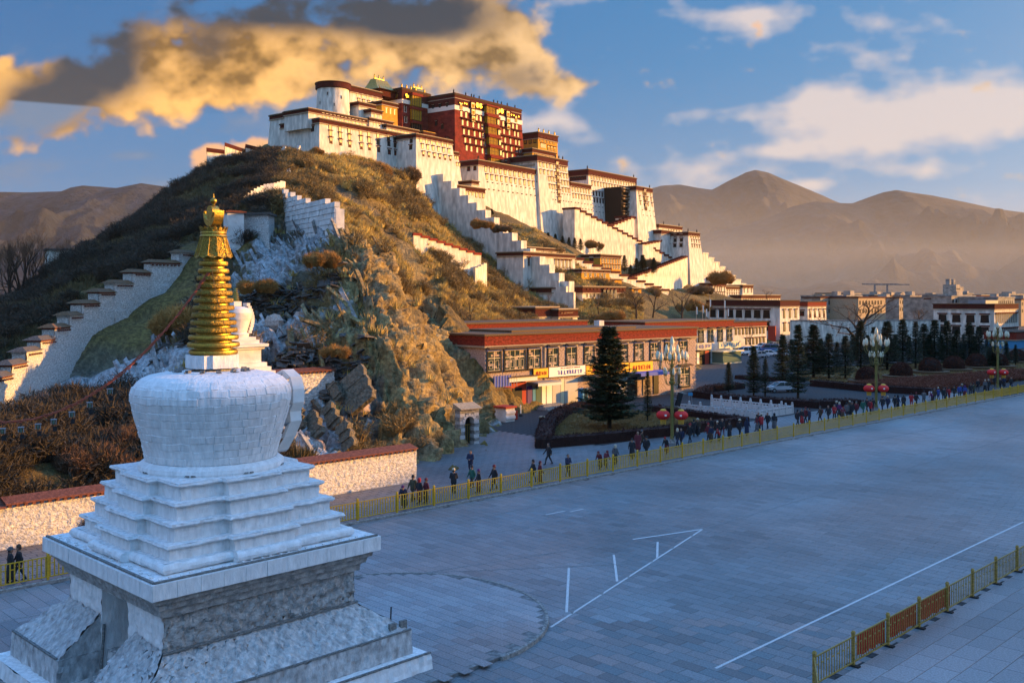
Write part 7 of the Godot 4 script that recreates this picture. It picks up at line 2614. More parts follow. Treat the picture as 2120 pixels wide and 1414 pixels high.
func tuft_mesh(seed_: int) -> Mesh:
	var r := RandomNumberGenerator.new()
	r.seed = seed_
	var st := tool()
	for k in 26:
		var t := r.randf() * TAU
		var a := Vector3(cos(t), 0, sin(t)) * r.randf() * 0.28
		var b := a * 1.7 + Vector3(r.randfn(0, 0.12), r.randf_range(0.2, 0.55), r.randfn(0, 0.12))
		var g := r.randf_range(0.75, 1.2)
		st.set_color(Color(g, g, g))
		blade(st, a, b, Vector3(-sin(t), 0, cos(t)) * 0.03)
	return st.commit()

func bare_trees():
	var kinds := [bare_meshes(21, 0.10, 2.6), bare_meshes(22, 0.10, 2.6), bare_meshes(23, 0.42, 3.0), bare_meshes(24, 0.16, 2.4)]
	var list := [[1772, 752, 606, 210, 0, 1.55, "great bare willow before the long plain white wall"], [1700, 640, 604, 420, 1, 1.2, "bare tree right of the village's end house"], [1588, 620, 598, 420, 1, 1.6, "bare round tree at the foot of the eastern stairs"],
		[1318, 660, 592, 262, 0, 1.0, "bare tree below the lowest ramp, left of three"], [1352, 658, 588, 268, 3, 1.05, "bare tree below the lowest ramp, middle of three"], [1412, 668, 584, 255, 1, 1.1, "wide bare tree below the lowest ramp, right of three"], [1240, 655, 600, 250, 3, 0.9, "bare young tree before the balconied white house"], [1135, 640, 606, 250, 3, 0.9, "bare bush tree left of the stair wall's foot"],
		[975, 672, 618, 152, 3, 0.8, "bare tree on the slope above the stone shop house"], [20, 655, 472, 150, 2, 0.75, "leftmost tall bare poplar on the left slope"], [45, 650, 462, 152, 2, 0.8, "tall bare poplar, second from the left edge"], [75, 640, 480, 155, 2, 0.75, "bare poplar right of the two tallest at the left edge"], [128, 590, 482, 165, 2, 0.6, "thin bare poplar by the small far house on the left"],
		[1960, 690, 640, 350, 1, 1.3, "bare tree peeping over the plain white wall"], [1900, 690, 636, 345, 3, 1.4, "second bare tree peeping over the plain white wall"], [1650, 680, 640, 330, 3, 1.0, "bare tree beside the annex house"], [1556, 722, 668, 248, 3, 0.7, "bare young tree at the narrow white house"], [590, 335, 300, 285, 3, 1.0, "bare tree beside the west fort"], [500, 330, 303, 262, 0, 1.1, "bare bush tree before the west fort's wall"]]
	for q in list:
		var at := P(q[0], q[1], q[3])
		var h: float = (q[1] - q[2]) / F * q[3]
		var ms: Array = kinds[q[4]]
		var o := thing("bare_tree", q[6], "tree", at, rng.randf() * TAU)
		var box_: AABB = ms[1].get_aabb()
		var s: float = h / (box_.position.y + box_.size.y)
		var tf := Transform3D(Basis.from_scale(Vector3(s * q[5], s, s * q[5])), Vector3.ZERO)
		put("trunk", ms[0], M.bark, o, tf)
		put("crown", ms[1], M.twig, o, tf)
	var h := thing("slope_house", "small far white house on the left slope behind bare poplars", "building", P(132, 570, 175))
	var st := tool()
	box(st, Vector3(0, 2.0, 0), Vector3(6, 4.5, 5), Basis(Vector3.UP, 0.5))
	put("wall", st.commit(), M.whitewash_far, h)
	st = tool()
	box(st, Vector3(0, 4.45, 0), Vector3(6.6, 0.35, 5.6), Basis(Vector3.UP, 0.5))
	put("roof", st.commit(), M.slate, h)
	var sm := [shrub_mesh(31, 420), shrub_mesh(32, 420)]
	var bushes := [[752, 362, 262, 5.2, 5.6, 0, "large round golden bush against the white wing, left"], [786, 366, 268, 5.6, 6.4, 0, "largest round golden bush against the white wing, middle"], [848, 372, 286, 5.0, 5.5, 1, "round brown bush left of the west bastion"], [655, 318, 258, 2.6, 2.6, 0, "small golden bush at the wing's left foot"],
		[165, 985, 62, 3.6, 2.6, 2, "brown bush beside the stone stairs"], [190, 1010, 58, 2.6, 1.9, 2, "low brown bush leaning over the roadside wall"], [255, 930, 66, 3.4, 2.4, 2, "dark bush left of the great dome"], [110, 830, 76, 4.4, 2.4, 3, "grey leafless bush below the capped wall"], [375, 660, 98, 4.6, 3.8, 0, "golden brown bush left of the spire's rings"], [540, 612, 98, 3.2, 1.9, 0, "orange bush on the dark ledge, left"], [655, 605, 99, 3.6, 2.2, 0, "orange bush on the dark ledge, right"], [690, 742, 88, 2.6, 1.6, 0, "brown bush above the dark slab of rock"], [1395, 552, 395, 6.0, 4.0, 1, "dark shrub under the east bastion"], [1502, 585, 380, 9.0, 7.0, 0, "golden bush on the rock under the east bastion"], [965, 690, 150, 3.5, 2.8, 0, "golden bush above the red fascia's left end"], [1022, 690, 178, 5.0, 3.2, 0, "golden thicket behind the stone shop house"], [1330, 672, 215, 12.0, 3.4, 1, "wide brown thicket behind the shop roofs, left"], [1395, 674, 225, 9.0, 3.4, 1, "wide brown thicket behind the shop roofs, right"], [1270, 662, 240, 8.0, 3.6, 0, "golden thicket before the balconied white house"], [1440, 640, 300, 9.0, 4.5, 0, "golden thicket between lowest ramp and office"], [1455, 606, 372, 8.0, 4.5, 1, "brown shrubs left of the three square windows"], [1350, 612, 320, 8.0, 4.0, 0, "golden shrubs under the lowest ramp wall"], [1185, 668, 230, 5.0, 3.0, 1, "brown shrubs right of the red fascia shed"], [1225, 512, 312, 6.0, 3.6, 0, "golden shrub on the terrace under the white storeys"], [1345, 552, 365, 7.0, 4.5, 1, "brown shrubs left of the ramp pines"], [1000, 470, 262, 6.0, 3.6, 0, "golden shrub right of the stair house"], [1040, 478, 272, 6.0, 3.2, 1, "brown shrub at the head of the fir terrace"]]
	var tone := [Color(0.36, 0.20, 0.06), Color(0.20, 0.13, 0.065), Color(0.15, 0.085, 0.05), Color(0.13, 0.125, 0.13)]
	for i in bushes.size():
		var q: Array = bushes[i]
		var at := P(q[0], q[1], q[2])
		if q[2] < 240:
			at.y = th(at.x, -at.z) + 0.1
		var o := thing("bush", q[6], "bush", at)
		var n := 9
		var r := RandomNumberGenerator.new()
		r.seed = 900 + i
		var where := []
		var tint := []
		for k in n:
			var s: float = q[4] * r.randf_range(0.55, 0.85)
			var x: float = r.randfn(0, 0.24) * q[3]
			where.append(Transform3D(Basis(Vector3.UP, r.randf() * TAU).scaled(Vector3(s * 0.8, s, s * 0.8)), Vector3(x, -0.1 * s - absf(x) * 0.12, r.randfn(0, 0.2) * q[3])))
			tint.append(tone[q[5]] * r.randf_range(0.8, 1.2))
		many("twigs", sm[i % 2], M.leafy, where, tint, o)

func undergrowth():
	var r := RandomNumberGenerator.new()
	r.seed = 66
	var tufts := [tuft_mesh(41), tuft_mesh(42)]
	var shrubs := [shrub_mesh(43, 60), shrub_mesh(44, 60)]
	var tw := [[], []]
	var tt := [[], []]
	var sw := [[], []]
	var stt := [[], []]
	var n := 0
	while n < 60000:
		n += 1
		var d := 52.0 + 250.0 * pow(r.randf(), 1.25)
		var px := r.randf_range(-80, 1330)
		var x := (px - 1060.0) / F * d
		var h := th(x, d)
		if h < 0.6 and d < 300 or h < 2.0:
			continue
		var q := R(0, 0)
		var rel := Vector3(x, 0, -d) - q
		var v := rel.dot(RN)
		var u := rel.dot(RA)
		if v < 8.7 or (u > 38.0 and v < 66.0):
			continue
		var fpx := (Vector3(x, 0, -d) - fp(0, 0, 0))
		var ps := fpx.dot(FS)
		var pt := fpx.dot(FE)
		if ps < 1.0 and pt > -3.0 or pt > 95.0 and ps < 62.0 and px < 1330:
			continue
		var rk := rockness(x, d)
		var lm := lime(x, d, h)
		if lm > 0.4:
			continue
		if rk > 0.3 and r.randf() > 0.07 or nz.get_noise_2d(x * 0.16 + 33.0, d * 0.16) < -0.22:
			continue
		var gy := HZ - (h - EYE) * F / d
		if px < 415.0 and gy > 500.0 and gy < 900.0 - px * 0.62 and gy > 770.0 - px * 0.66:
			continue
		var p := land(x, d)
		var patchy := nz.get_noise_2d(x * 0.05 + 500.0, d * 0.05) + 0.6 * nz.get_noise_2d(x * 0.2, d * 0.2 + 70.0)
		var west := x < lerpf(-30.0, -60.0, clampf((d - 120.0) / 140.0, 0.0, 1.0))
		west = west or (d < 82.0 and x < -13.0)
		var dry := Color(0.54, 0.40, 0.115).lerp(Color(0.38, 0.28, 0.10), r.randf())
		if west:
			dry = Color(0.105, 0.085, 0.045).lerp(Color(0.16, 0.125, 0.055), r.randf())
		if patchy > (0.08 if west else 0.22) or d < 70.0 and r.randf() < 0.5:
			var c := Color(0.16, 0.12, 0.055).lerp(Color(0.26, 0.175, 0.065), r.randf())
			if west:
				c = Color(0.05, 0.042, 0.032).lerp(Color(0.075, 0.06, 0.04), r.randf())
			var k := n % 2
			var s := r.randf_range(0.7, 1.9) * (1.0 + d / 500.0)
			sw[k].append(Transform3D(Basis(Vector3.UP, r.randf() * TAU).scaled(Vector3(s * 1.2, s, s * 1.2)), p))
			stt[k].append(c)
		else:
			var k := n % 2
			var s := r.randf_range(0.8, 1.7) * (1.0 + d / 420.0)
			tw[k].append(Transform3D(Basis(Vector3.UP, r.randf() * TAU).scaled(Vector3(s * 1.25, s, s * 1.25)), p))
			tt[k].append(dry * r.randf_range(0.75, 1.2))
	for k in 2:
		many("dry_grass", tufts[k], M.leafy, tw[k], tt[k])
		many("low_shrubs", shrubs[k], M.leafy, sw[k], stt[k])

func hedge(label: String, pts: Array, w: float, h: float, c: Color):
	var o := thing("hedge", label, "hedge", pts[0])
	var st := tool()
	var where := []
	var tint := []
	for i in pts.size() - 1:
		var a: Vector3 = pts[i]
		var b: Vector3 = pts[i + 1]
		var l := (b - a).normalized()
		var s := l.cross(Vector3.UP)
		var y := Vector3(0, 0.1, 0)
		hexa(st, [a - l * w * 0.4 - s * w * 0.45 - o.position + y, b + l * w * 0.4 - s * w * 0.45 - o.position + y, b + l * w * 0.4 + s * w * 0.45 - o.position + y, a - l * w * 0.4 + s * w * 0.45 - o.position + y, a - l * w * 0.35 - s * w * 0.42 - o.position + Vector3(0, h * 0.93, 0), b + l * w * 0.35 - s * w * 0.42 - o.position + Vector3(0, h * 0.93, 0), b + l * w * 0.35 + s * w * 0.42 - o.position + Vector3(0, h * 0.93, 0), a - l * w * 0.35 + s * w * 0.42 - o.position + Vector3(0, h * 0.93, 0)])
		var n := int(a.distance_to(b) * (w + h) * 9.0)
		for k in n:
			var u := rng.randf()
			var q := rng.randf() * (w + 2.0 * h)
			var off := Vector3(0, q + 0.1, 0) - s * w * 0.45
			if q > h:
				off = Vector3(0, h, 0) + s * (q - h - w * 0.5)
			if q > h + w:
				off = Vector3(0, q - h - w + 0.1, 0) + s * w * 0.45
			where.append(Transform3D(Basis(Vector3(rng.randf() - 0.5, rng.randf() - 0.5, rng.randf() - 0.5).normalized(), rng.randf() * TAU).scaled(Vector3.ONE * rng.randf_range(0.7, 1.2)), a.lerp(b, u) + off - o.position))
			tint.append(c * rng.randf_range(0.6, 1.5))
	var body: StandardMaterial3D = M.black.duplicate()
	body.albedo_color = lin(c.r * 0.6, c.g * 0.6, c.b * 0.6)  # solid body under the leaves, darker than they are
	body.roughness = 0.95
	put("stems", st.commit(), body, o)
	many("leaves", leaf_sprig(), M.leafy, where, tint, o)

func leaf_sprig() -> Mesh:
	if win_mesh.has("_sprig"):
		return win_mesh["_sprig"]
	var st := tool()
	var r := RandomNumberGenerator.new()
	r.seed = 5
	for k in 9:
		var a := Vector3(r.randfn(0, 0.06), r.randfn(0, 0.06), r.randfn(0, 0.06))
		var b := a + Vector3(r.randfn(0, 0.10), r.randfn(0, 0.10), r.randfn(0, 0.10))
		blade(st, a, b, Vector3(r.randfn(0, 1), r.randfn(0, 1), r.randfn(0, 1)).normalized() * 0.03)
	win_mesh["_sprig"] = st.commit()
	return win_mesh["_sprig"]

func grass_patch(called: String, pts: Array, n: int, c: Color, size: float, mesh: Mesh):
	var poly := PackedVector2Array()
	var lo := Vector2(1e9, 1e9)
	var hi := -lo
	for p in pts:
		poly.append(Vector2(p.x, p.z))
		lo = lo.min(Vector2(p.x, p.z))
		hi = hi.max(Vector2(p.x, p.z))
	var where := []
	var tint := []
	while where.size() < n:
		var q := Vector2(rng.randf_range(lo.x, hi.x), rng.randf_range(lo.y, hi.y))
		if not Geometry2D.is_point_in_polygon(q, poly):
			continue
		var s := size * rng.randf_range(0.6, 1.3)
		where.append(Transform3D(Basis(Vector3.UP, rng.randf() * TAU).scaled(Vector3(s * 1.4, s, s * 1.4)), Vector3(q.x, 0.11, q.y)))
		tint.append(c * rng.randf_range(0.7, 1.25))
	many(called, mesh, M.leafy, where, tint)

func hedges():
	var dark := Color(0.040, 0.015, 0.012)
	var red := Color(0.085, 0.028, 0.017)
	var tuft := tuft_mesh(45)
	var bed := [G(1125, 928), G(1240, 916), G(1400, 900), G(1530, 881), G(1480, 872), G(1400, 862), G(1280, 848), G(1200, 850), G(1165, 862), G(1132, 890)]
	var st := tool()
	polygon(st, bed, 0.112)
	kind(obj("lawn", st, M.dry_lawn), "structure")
	grass_patch("lawn_grass", bed, 5200, Color(0.26, 0.165, 0.06), 0.34, tuft)
	hedge("dark clipped hedge along the walk side of the spruce lawn", [G(1126, 929), G(1240, 919), G(1400, 902), G(1535, 883)], 1.5, 1.05, dark)
	hedge("dark clipped hedge on the left of the spruce lawn", [G(1126, 929), G(1134, 890), G(1165, 862), G(1200, 850), G(1250, 845)], 1.7, 1.05, dark)
	hedge("dark clipped hedge along the back of the spruce lawn", [G(1355, 855), G(1420, 864), G(1480, 872), G(1538, 879)], 1.3, 0.9, dark)
	hedge("dark hedge behind the white balustrade", [G(1448, 824), G(1530, 835), G(1690, 846), G(1768, 842)], 1.8, 1.0, dark)
	hedge("dark hedge left of the slim firs", [G(1448, 822), G(1472, 812), G(1530, 806)], 1.6, 1.0, dark)
	hedge("long dark hedge in front of the lawn firs", [G(1690, 801), G(1800, 812), G(1922, 819)], 1.6, 1.1, dark)
	hedge("dark low hedge by the parked cars", [G(1532, 786), G(1590, 790), G(1660, 792)], 1.5, 0.8, dark)
	var lawn := [G(1692, 799), G(1800, 809), G(1925, 816), G(2200, 778), G(2200, 752), G(1980, 748), G(1700, 762), G(1640, 775)]
	st = tool()
	polygon(st, lawn, 0.111)
	kind(obj("lawn", st, M.dry_lawn), "structure")
	grass_patch("lawn_grass", lawn, 7000, Color(0.26, 0.17, 0.06), 0.4, tuft)
	grass_patch("red_shrub_bed", [G(1770, 800), G(1925, 816), G(2140, 786), G(2120, 772), G(2000, 782), G(1900, 790)], 2600, Color(0.17, 0.055, 0.03), 0.85, shrub_mesh(46, 40))
	var balls := [[1796, 794, 43], [1867, 784, 42], [1927, 774, 42], [1976, 769, 40], [2023, 764, 40], [2067, 762, 38], [2108, 752, 36]]
	for i in balls.size():
		var q: Array = balls[i]
		var at := G(q[0], q[1])
		var rad: float = q[2] / F * -at.z * 0.5
		var o := thing("clipped_bush", "%s round clipped dark bush from the left on the fir lawn" % nth(i), "bush", at, 0.0, "round clipped bushes")
		st = tool()
		lathe(st, Vector3.ZERO, [[rad * 0.86, 0.0], [rad * 0.95, rad * 0.5], [rad * 0.88, rad * 0.95], [rad * 0.6, rad * 1.3], [0.0, rad * 1.45]], 18)
		put("stems", st.commit(), M.black, o)  # solid black body under the leaves
		var where := []
		var tint := []
		for k in 1500:
			var t := rng.randf() * TAU
			var f := rng.randf()
			var y := rad * 1.5 * f
			var rr := rad * sqrt(maxf(0.0, 1.0 - pow((f - 0.35) / (0.66 if f > 0.35 else 0.9), 2.0)))
			where.append(Transform3D(Basis(Vector3(rng.randf() - 0.5, 1, rng.randf() - 0.5).normalized(), rng.randf() * TAU).scaled(Vector3.ONE * rng.randf_range(0.8, 1.5)), Vector3(cos(t) * rr, y + 0.1, sin(t) * rr)))
			tint.append(red * rng.randf_range(0.5, 1.4))
		many("leaves", leaf_sprig(), M.leafy, where, tint, o)
		st = tool()
		lathe(st, Vector3.ZERO, [[rad * 1.75, 0.1], [rad * 1.8, 0.55], [rad * 1.3, 0.6]], 28)
		put("ring_hedge", st.commit(), M.wood, o)

# ---------------------------------------------------------------- fences, lamps, balustrade
func fence_panel(o: Node3D, a: Vector3, b: Vector3, m: Material, single: bool, h := 1.12, bw := 0.055):
	var l := (b - a).normalized()
	var bs := Basis(l, Vector3.UP, l.cross(Vector3.UP))
	var len := a.distance_to(b)
	for y in [0.16, h]:
		var st := tool()
		box(st, (a + b) / 2 + Vector3(0, y, 0), Vector3(len - 0.10, 0.05, 0.045), bs)
		local(o, "rail", st, m)
	var row := tool()
	var n := 15
	for i in n:
		var p := a + l * len * (i + 0.5) / n
		var st := tool() if single else row
		box(st, p + Vector3(0, 0.16 + (h - 0.16) / 2, 0), Vector3(bw, h - 0.18, bw * 0.65), bs)
		if i % 2 == 0 and i < n - 1:
			box(st, p + l * len / n * 0.5 + Vector3(0, h * 0.72, 0), Vector3(len / n, 0.045, 0.028), bs)
		if single:
			local(o, "baluster", st, m)
	if not single:
		kind(local(o, "baluster_row", row, m), "stuff")

func fence_post(o: Node3D, p: Vector3, l: Vector3, m: Material, h := 1.28, foot := false):
	var bs := Basis(l, Vector3.UP, l.cross(Vector3.UP))
	var st := tool()
	box(st, p + Vector3(0, h / 2, 0), Vector3(0.11, h, 0.11), bs)
	local(o, "post", st, m)
	st = tool()
	hexa(st, [p + bs * Vector3(-0.075, h, -0.075), p + bs * Vector3(0.075, h, -0.075), p + bs * Vector3(0.075, h, 0.075), p + bs * Vector3(-0.075, h, 0.075), p + bs * Vector3(-0.035, h + 0.09, -0.035), p + bs * Vector3(0.035, h + 0.09, -0.035), p + bs * Vector3(0.035, h + 0.09, 0.035), p + bs * Vector3(-0.035, h + 0.09, 0.035)])
	local(o, "post_cap", st, m)
	if foot:
		st = tool()
		box(st, p + Vector3(0, 0.03, 0), Vector3(0.22, 0.06, 0.5), bs)
		local(o, "post_foot", st, M.black)

func fences():
	var o := thing("road_fence", "long yellow metal fence between the square and the walk", "fence", R(40, 0))
	var n := 74
	for i in n:
		var u := -45.75 + 3.05 * i
		fence_post(o, R(u, -0.02, 0.1), RA, M.fence_yellow)
		if i < n - 1:
			fence_panel(o, R(u, -0.02, 0.1), R(u + 3.05, -0.02, 0.1), M.fence_yellow, i > 5 and i < 16)
	o = thing("near_fence", "dull bronze metal fence at the lower right with red cloth behind it", "fence", NF0)
	for i in 13:
		var a := NF0 + NFA * (0.4 + 3.0 * i)
		fence_post(o, a, NFA, M.fence_bronze, 1.26, true)
		if i < 12:
			fence_panel(o, a, a + NFA * 3.0, M.fence_bronze, true, 1.12, 0.036)
	var t := NF0 + NFA * 0.4
	fence_panel(o, t - Vector3(0.75, 0, -2.9), t, M.fence_bronze, true)
	for q in [[3.9, 6.3], [6.5, 9.3], [9.5, 12.9]]:
		var c := tool()
		var a = NF0 + NFA * q[0] + NFN * 0.10
		var b = NF0 + NFA * q[1] + NFN * 0.10
		var k := 14
		for i in k:
			var p = a.lerp(b, i / float(k)) + NFN * 0.03 * sin(i * 2.1)
			var s = a.lerp(b, (i + 1) / float(k)) + NFN * 0.03 * sin((i + 1) * 2.1)
			quad(c, p + Vector3(0, 0.2 + 0.05 * sin(i * 1.3), 0), s + Vector3(0, 0.2 + 0.05 * sin((i + 1) * 1.3), 0), s + Vector3(0, 1.02, 0), p + Vector3(0, 1.02, 0), NFN)
		tag(obj("red_cloth", c, M.cloth_red), "red cloth tied behind the bronze fence, %s of three" % ["nearest" , "middle", "farthest"][[3.9, 6.5, 9.5].find(q[0])], "cloth", "red cloths on the bronze fence")

func lamps():
	var lab := ["nearest lamp post, beside the spruce lawn", "middle lamp post, beside the long hedge", "farthest lamp post, at the right edge"]
	var feet := [G(1392, 922), G(1815, 853), G(2067, 811)]
	var first: Node3D
	for i in 3:
		var at: Vector3 = feet[i]
		at.y = 0.1
		if i:
			var c := copy(first, "street_lamp", "tall bronze street lamp with magnolia bud globes, " + lab[i], at, 0.35 * i)
		else:
			first = thing("street_lamp", "tall bronze street lamp with magnolia bud globes, " + lab[0], "street lamp", at, 0.0, "magnolia lamps along the walk")
			var st := tool()
			lathe(st, Vector3.ZERO, [[0.42, 0.0], [0.42, 0.18], [0.30, 0.22], [0.26, 0.5]], 12)
			put("base", st.commit(), M.kerb, first)
			st = tool()
			lathe(st, Vector3.ZERO, [[0.22, 0.4], [0.20, 0.6], [0.165, 0.8], [0.155, 5.6], [0.16, 5.65]], 16)
			put("pole", st.commit(), M.lamp_bronze, first)
			st = tool()
			lathe(st, Vector3.ZERO, [[0.16, 5.6], [0.30, 5.7], [0.32, 5.85], [0.18, 5.95], [0.26, 6.1], [0.15, 6.3], [0.11, 7.2], [0.2, 7.35], [0.12, 7.5], [0.09, 9.0]], 16)
			put("collar", st.commit(), M.lamp_bronze, first)
			var buds := [[0.0, 9.05, 0.0, 1.15]]
			for k in 4:
				buds.append([0.52, 8.35, TAU * k / 4.0 + 0.3, 1.1])
			for k in 10:
				buds.append([1.38, 7.75 + 0.12 * (k % 2), TAU * k / 10.0, 1.0])
			for k in 6:
				buds.append([0.75, 6.45, TAU * k / 6.0 + 0.5, 0.85])
			for q in buds:
				var e := Vector3(cos(q[2]), 0, sin(q[2]))
				var tip = e * q[0] + Vector3(0, q[1], 0)
				if q[0] > 0.1:
					st = tool()
					var p := Vector3(0, q[1] - 0.75, 0)
					for s in 6:
						var f: float = (s + 1) / 6.0
						var nx = e * q[0] * sin(f * PI / 2) + Vector3(0, q[1] - 0.75 + 0.75 * pow(f, 2.2) - 0.25 * sin(f * PI), 0)
						tube(st, p, nx, 0.035, 0.03, 6)
						p = nx
					put("arm", st.commit(), M.lamp_bronze, first)
				st = tool()
				lathe(st, tip, [[0.05, -0.03], [0.10, 0.02], [0.12, 0.07]], 10)
				put("socket", st.commit(), M.lamp_bronze, first)
				st = tool()
				lathe(st, tip, [[0.06, 0.05], [0.15 * q[3], 0.2 * q[3]], [0.185 * q[3], 0.40 * q[3]], [0.15 * q[3], 0.62 * q[3]], [0.07 * q[3], 0.84 * q[3]], [0.0, 0.93 * q[3]]], 14)
				put("bud_globe", st.commit(), M.bud_glass, first)
			st = tool()
			for k in 40:
				var t := rng.randf() * TAU
				var p := Vector3(cos(t) * 0.14, rng.randf_range(5.9, 8.2), sin(t) * 0.14)
				blade(st, p, p + Vector3(cos(t) * 0.28, rng.randf_range(-0.05, 0.22), sin(t) * 0.28), Vector3(-sin(t), 0.2, cos(t)) * 0.06)
			kind(put("leaf_ornament", st.commit(), M.lamp_bronze, first), "stuff")
		for s in [-1, 1]:
			var p := at + Vector3(0.82 * s, 2.72, 0.1 * s)
			var l := thing("red_lantern", "round red festival lantern with gold fringe, %s side of the %s" % ["left" if s < 0 else "right", lab[i].split(",")[0]], "lantern", p, 0.0, "red lanterns on the lamp posts")
			var st := tool()
			for k in 16:
				var t0 := TAU * k / 16.0
				for j in 10:
					var a0 := PI * (0.12 + 0.76 * j / 10.0)
					var a1 := PI * (0.12 + 0.76 * (j + 1) / 10.0)
					var v := []
					for q in [[0.0, a0], [0.5, a0], [1.0, a0], [0.0, a1], [0.5, a1], [1.0, a1]]:
						var t: float = t0 + TAU / 16.0 * q[0]
						var rr := 0.66 * sin(q[1]) * (1.0 if q[0] == 0.5 else 0.95)
						v.append(Vector3(cos(t) * rr, -cos(q[1]) * 0.46, sin(t) * rr))
					quad(st, v[0], v[1], v[4], v[3], v[1] + v[4])
					quad(st, v[1], v[2], v[5], v[4], v[1] + v[4])
			put("shade", st.commit(), M.lantern_red, l)
			st = tool()
			lathe(st, Vector3.ZERO, [[0.26, -0.52], [0.30, -0.44], [0.26, -0.40]], 16)
			lathe(st, Vector3.ZERO, [[0.27, 0.40], [0.30, 0.44], [0.22, 0.54], [0.05, 0.58]], 16)
			put("gold_rim", st.commit(), M.lantern_gold, l)
			st = tool()
			for k in 22:
				var t := TAU * k / 22.0
				tube(st, Vector3(cos(t) * 0.25, -0.5, sin(t) * 0.25), Vector3(cos(t) * 0.24, -0.85, sin(t) * 0.24), 0.02, 0.012, 4)
			kind(put("fringe", st.commit(), M.lantern_gold, l), "stuff")
			st = tool()
			tube(st, Vector3(0, 0.56, 0), Vector3(-0.35 * s, 0.75, 0), 0.015, 0.015, 4)
			tube(st, Vector3(-0.35 * s, 0.75, 0), Vector3(-0.72 * s, 0.72, 0), 0.03, 0.03, 5)
			put("hanger", st.commit(), M.lamp_bronze, l)
			st = tool()
			var fz := Vector3(-0.2 * s, 0, 0.98).normalized()
			box(st, fz * 0.655 + Vector3(0, 0.04, 0), Vector3(0.2, 0.16, 0.02), facing(fz))
			put("white_emblem", st.commit(), M.sign_white, l)
	var sp_ := thing("loudspeaker", "black column loudspeaker tilted on the nearest lamp post", "loudspeaker", feet[0] + Vector3(0.62, 4.3, 0.1), 0.3)
	var st := tool()
	box(st, Vector3.ZERO, Vector3(0.42, 1.25, 0.32), Basis(Vector3(0, 0, 1), -0.28))
	put("case", st.commit(), M.black, sp_)
	st = tool()
	tube(st, Vector3(-0.1, 0, 0), Vector3(-0.55, 0.1, 0), 0.03, 0.03, 5)
	put("bracket", st.commit(), M.metal_grey, sp_)

func balustrade():
	var runs := [["long front run of the white stone balustrade round the underpass stairs", [1405, 851], [1571, 867], 8], ["short right end run of the white stone balustrade", [1571, 867], [1641, 856], 6], ["back run of the white stone balustrade round the underpass stairs", [1474, 839], [1641, 856], 9]]
	for q in runs:
		var a := G(q[1][0], q[1][1], 0.1)
		var b := G(q[2][0], q[2][1], 0.1)
		var o := thing("balustrade", q[0], "balustrade", a)
		var l := (b - a).normalized()
		var bs := Basis(l, Vector3.UP, l.cross(Vector3.UP))
		var len := a.distance_to(b)
		for i in q[3]:
			var p := a.lerp(b, i / float(q[3] - 1))
			var st := tool()
			box(st, p + Vector3(0, 0.55, 0), Vector3(0.22, 1.1, 0.22), bs)
			local(o, "post", st, M.white_stone)
			st = tool()
			lathe(st, p + Vector3(0, 1.1, 0), [[0.09, 0.0], [0.13, 0.06], [0.12, 0.22], [0.0, 0.27]], 10)
			local(o, "post_cap", st, M.white_stone)
			if i < q[3] - 1:
				var w: float = len / (q[3] - 1) - 0.24
				var c := p + l * (w / 2 + 0.12)
				st = tool()
				box(st, c + Vector3(0, 0.36, 0), Vector3(w, 0.56, 0.10), bs)
				local(o, "panel", st, M.white_stone)
				st = tool()
				box(st, c + Vector3(0, 0.84, 0), Vector3(w, 0.12, 0.16), bs)
				local(o, "hand_rail", st, M.white_stone)
				for k in 3:
					st = tool()
					box(st, c + l * (k - 1) * w * 0.36 + Vector3(0, 0.71, 0), Vector3(0.16, 0.14, 0.09), bs)
					local(o, "rail_block", st, M.white_stone)
				st = tool()
				box(st, c + Vector3(0, 0.04, 0), Vector3(w, 0.08, 0.2), bs)
				local(o, "plinth", st, M.white_stone)
	var st := tool()
	var hole := [G(1420, 850), G(1571, 864), G(1636, 855), G(1480, 841)]
	polygon(st, hole, 0.118)
	kind(obj("underpass_floor", st, M.kerb), "structure")

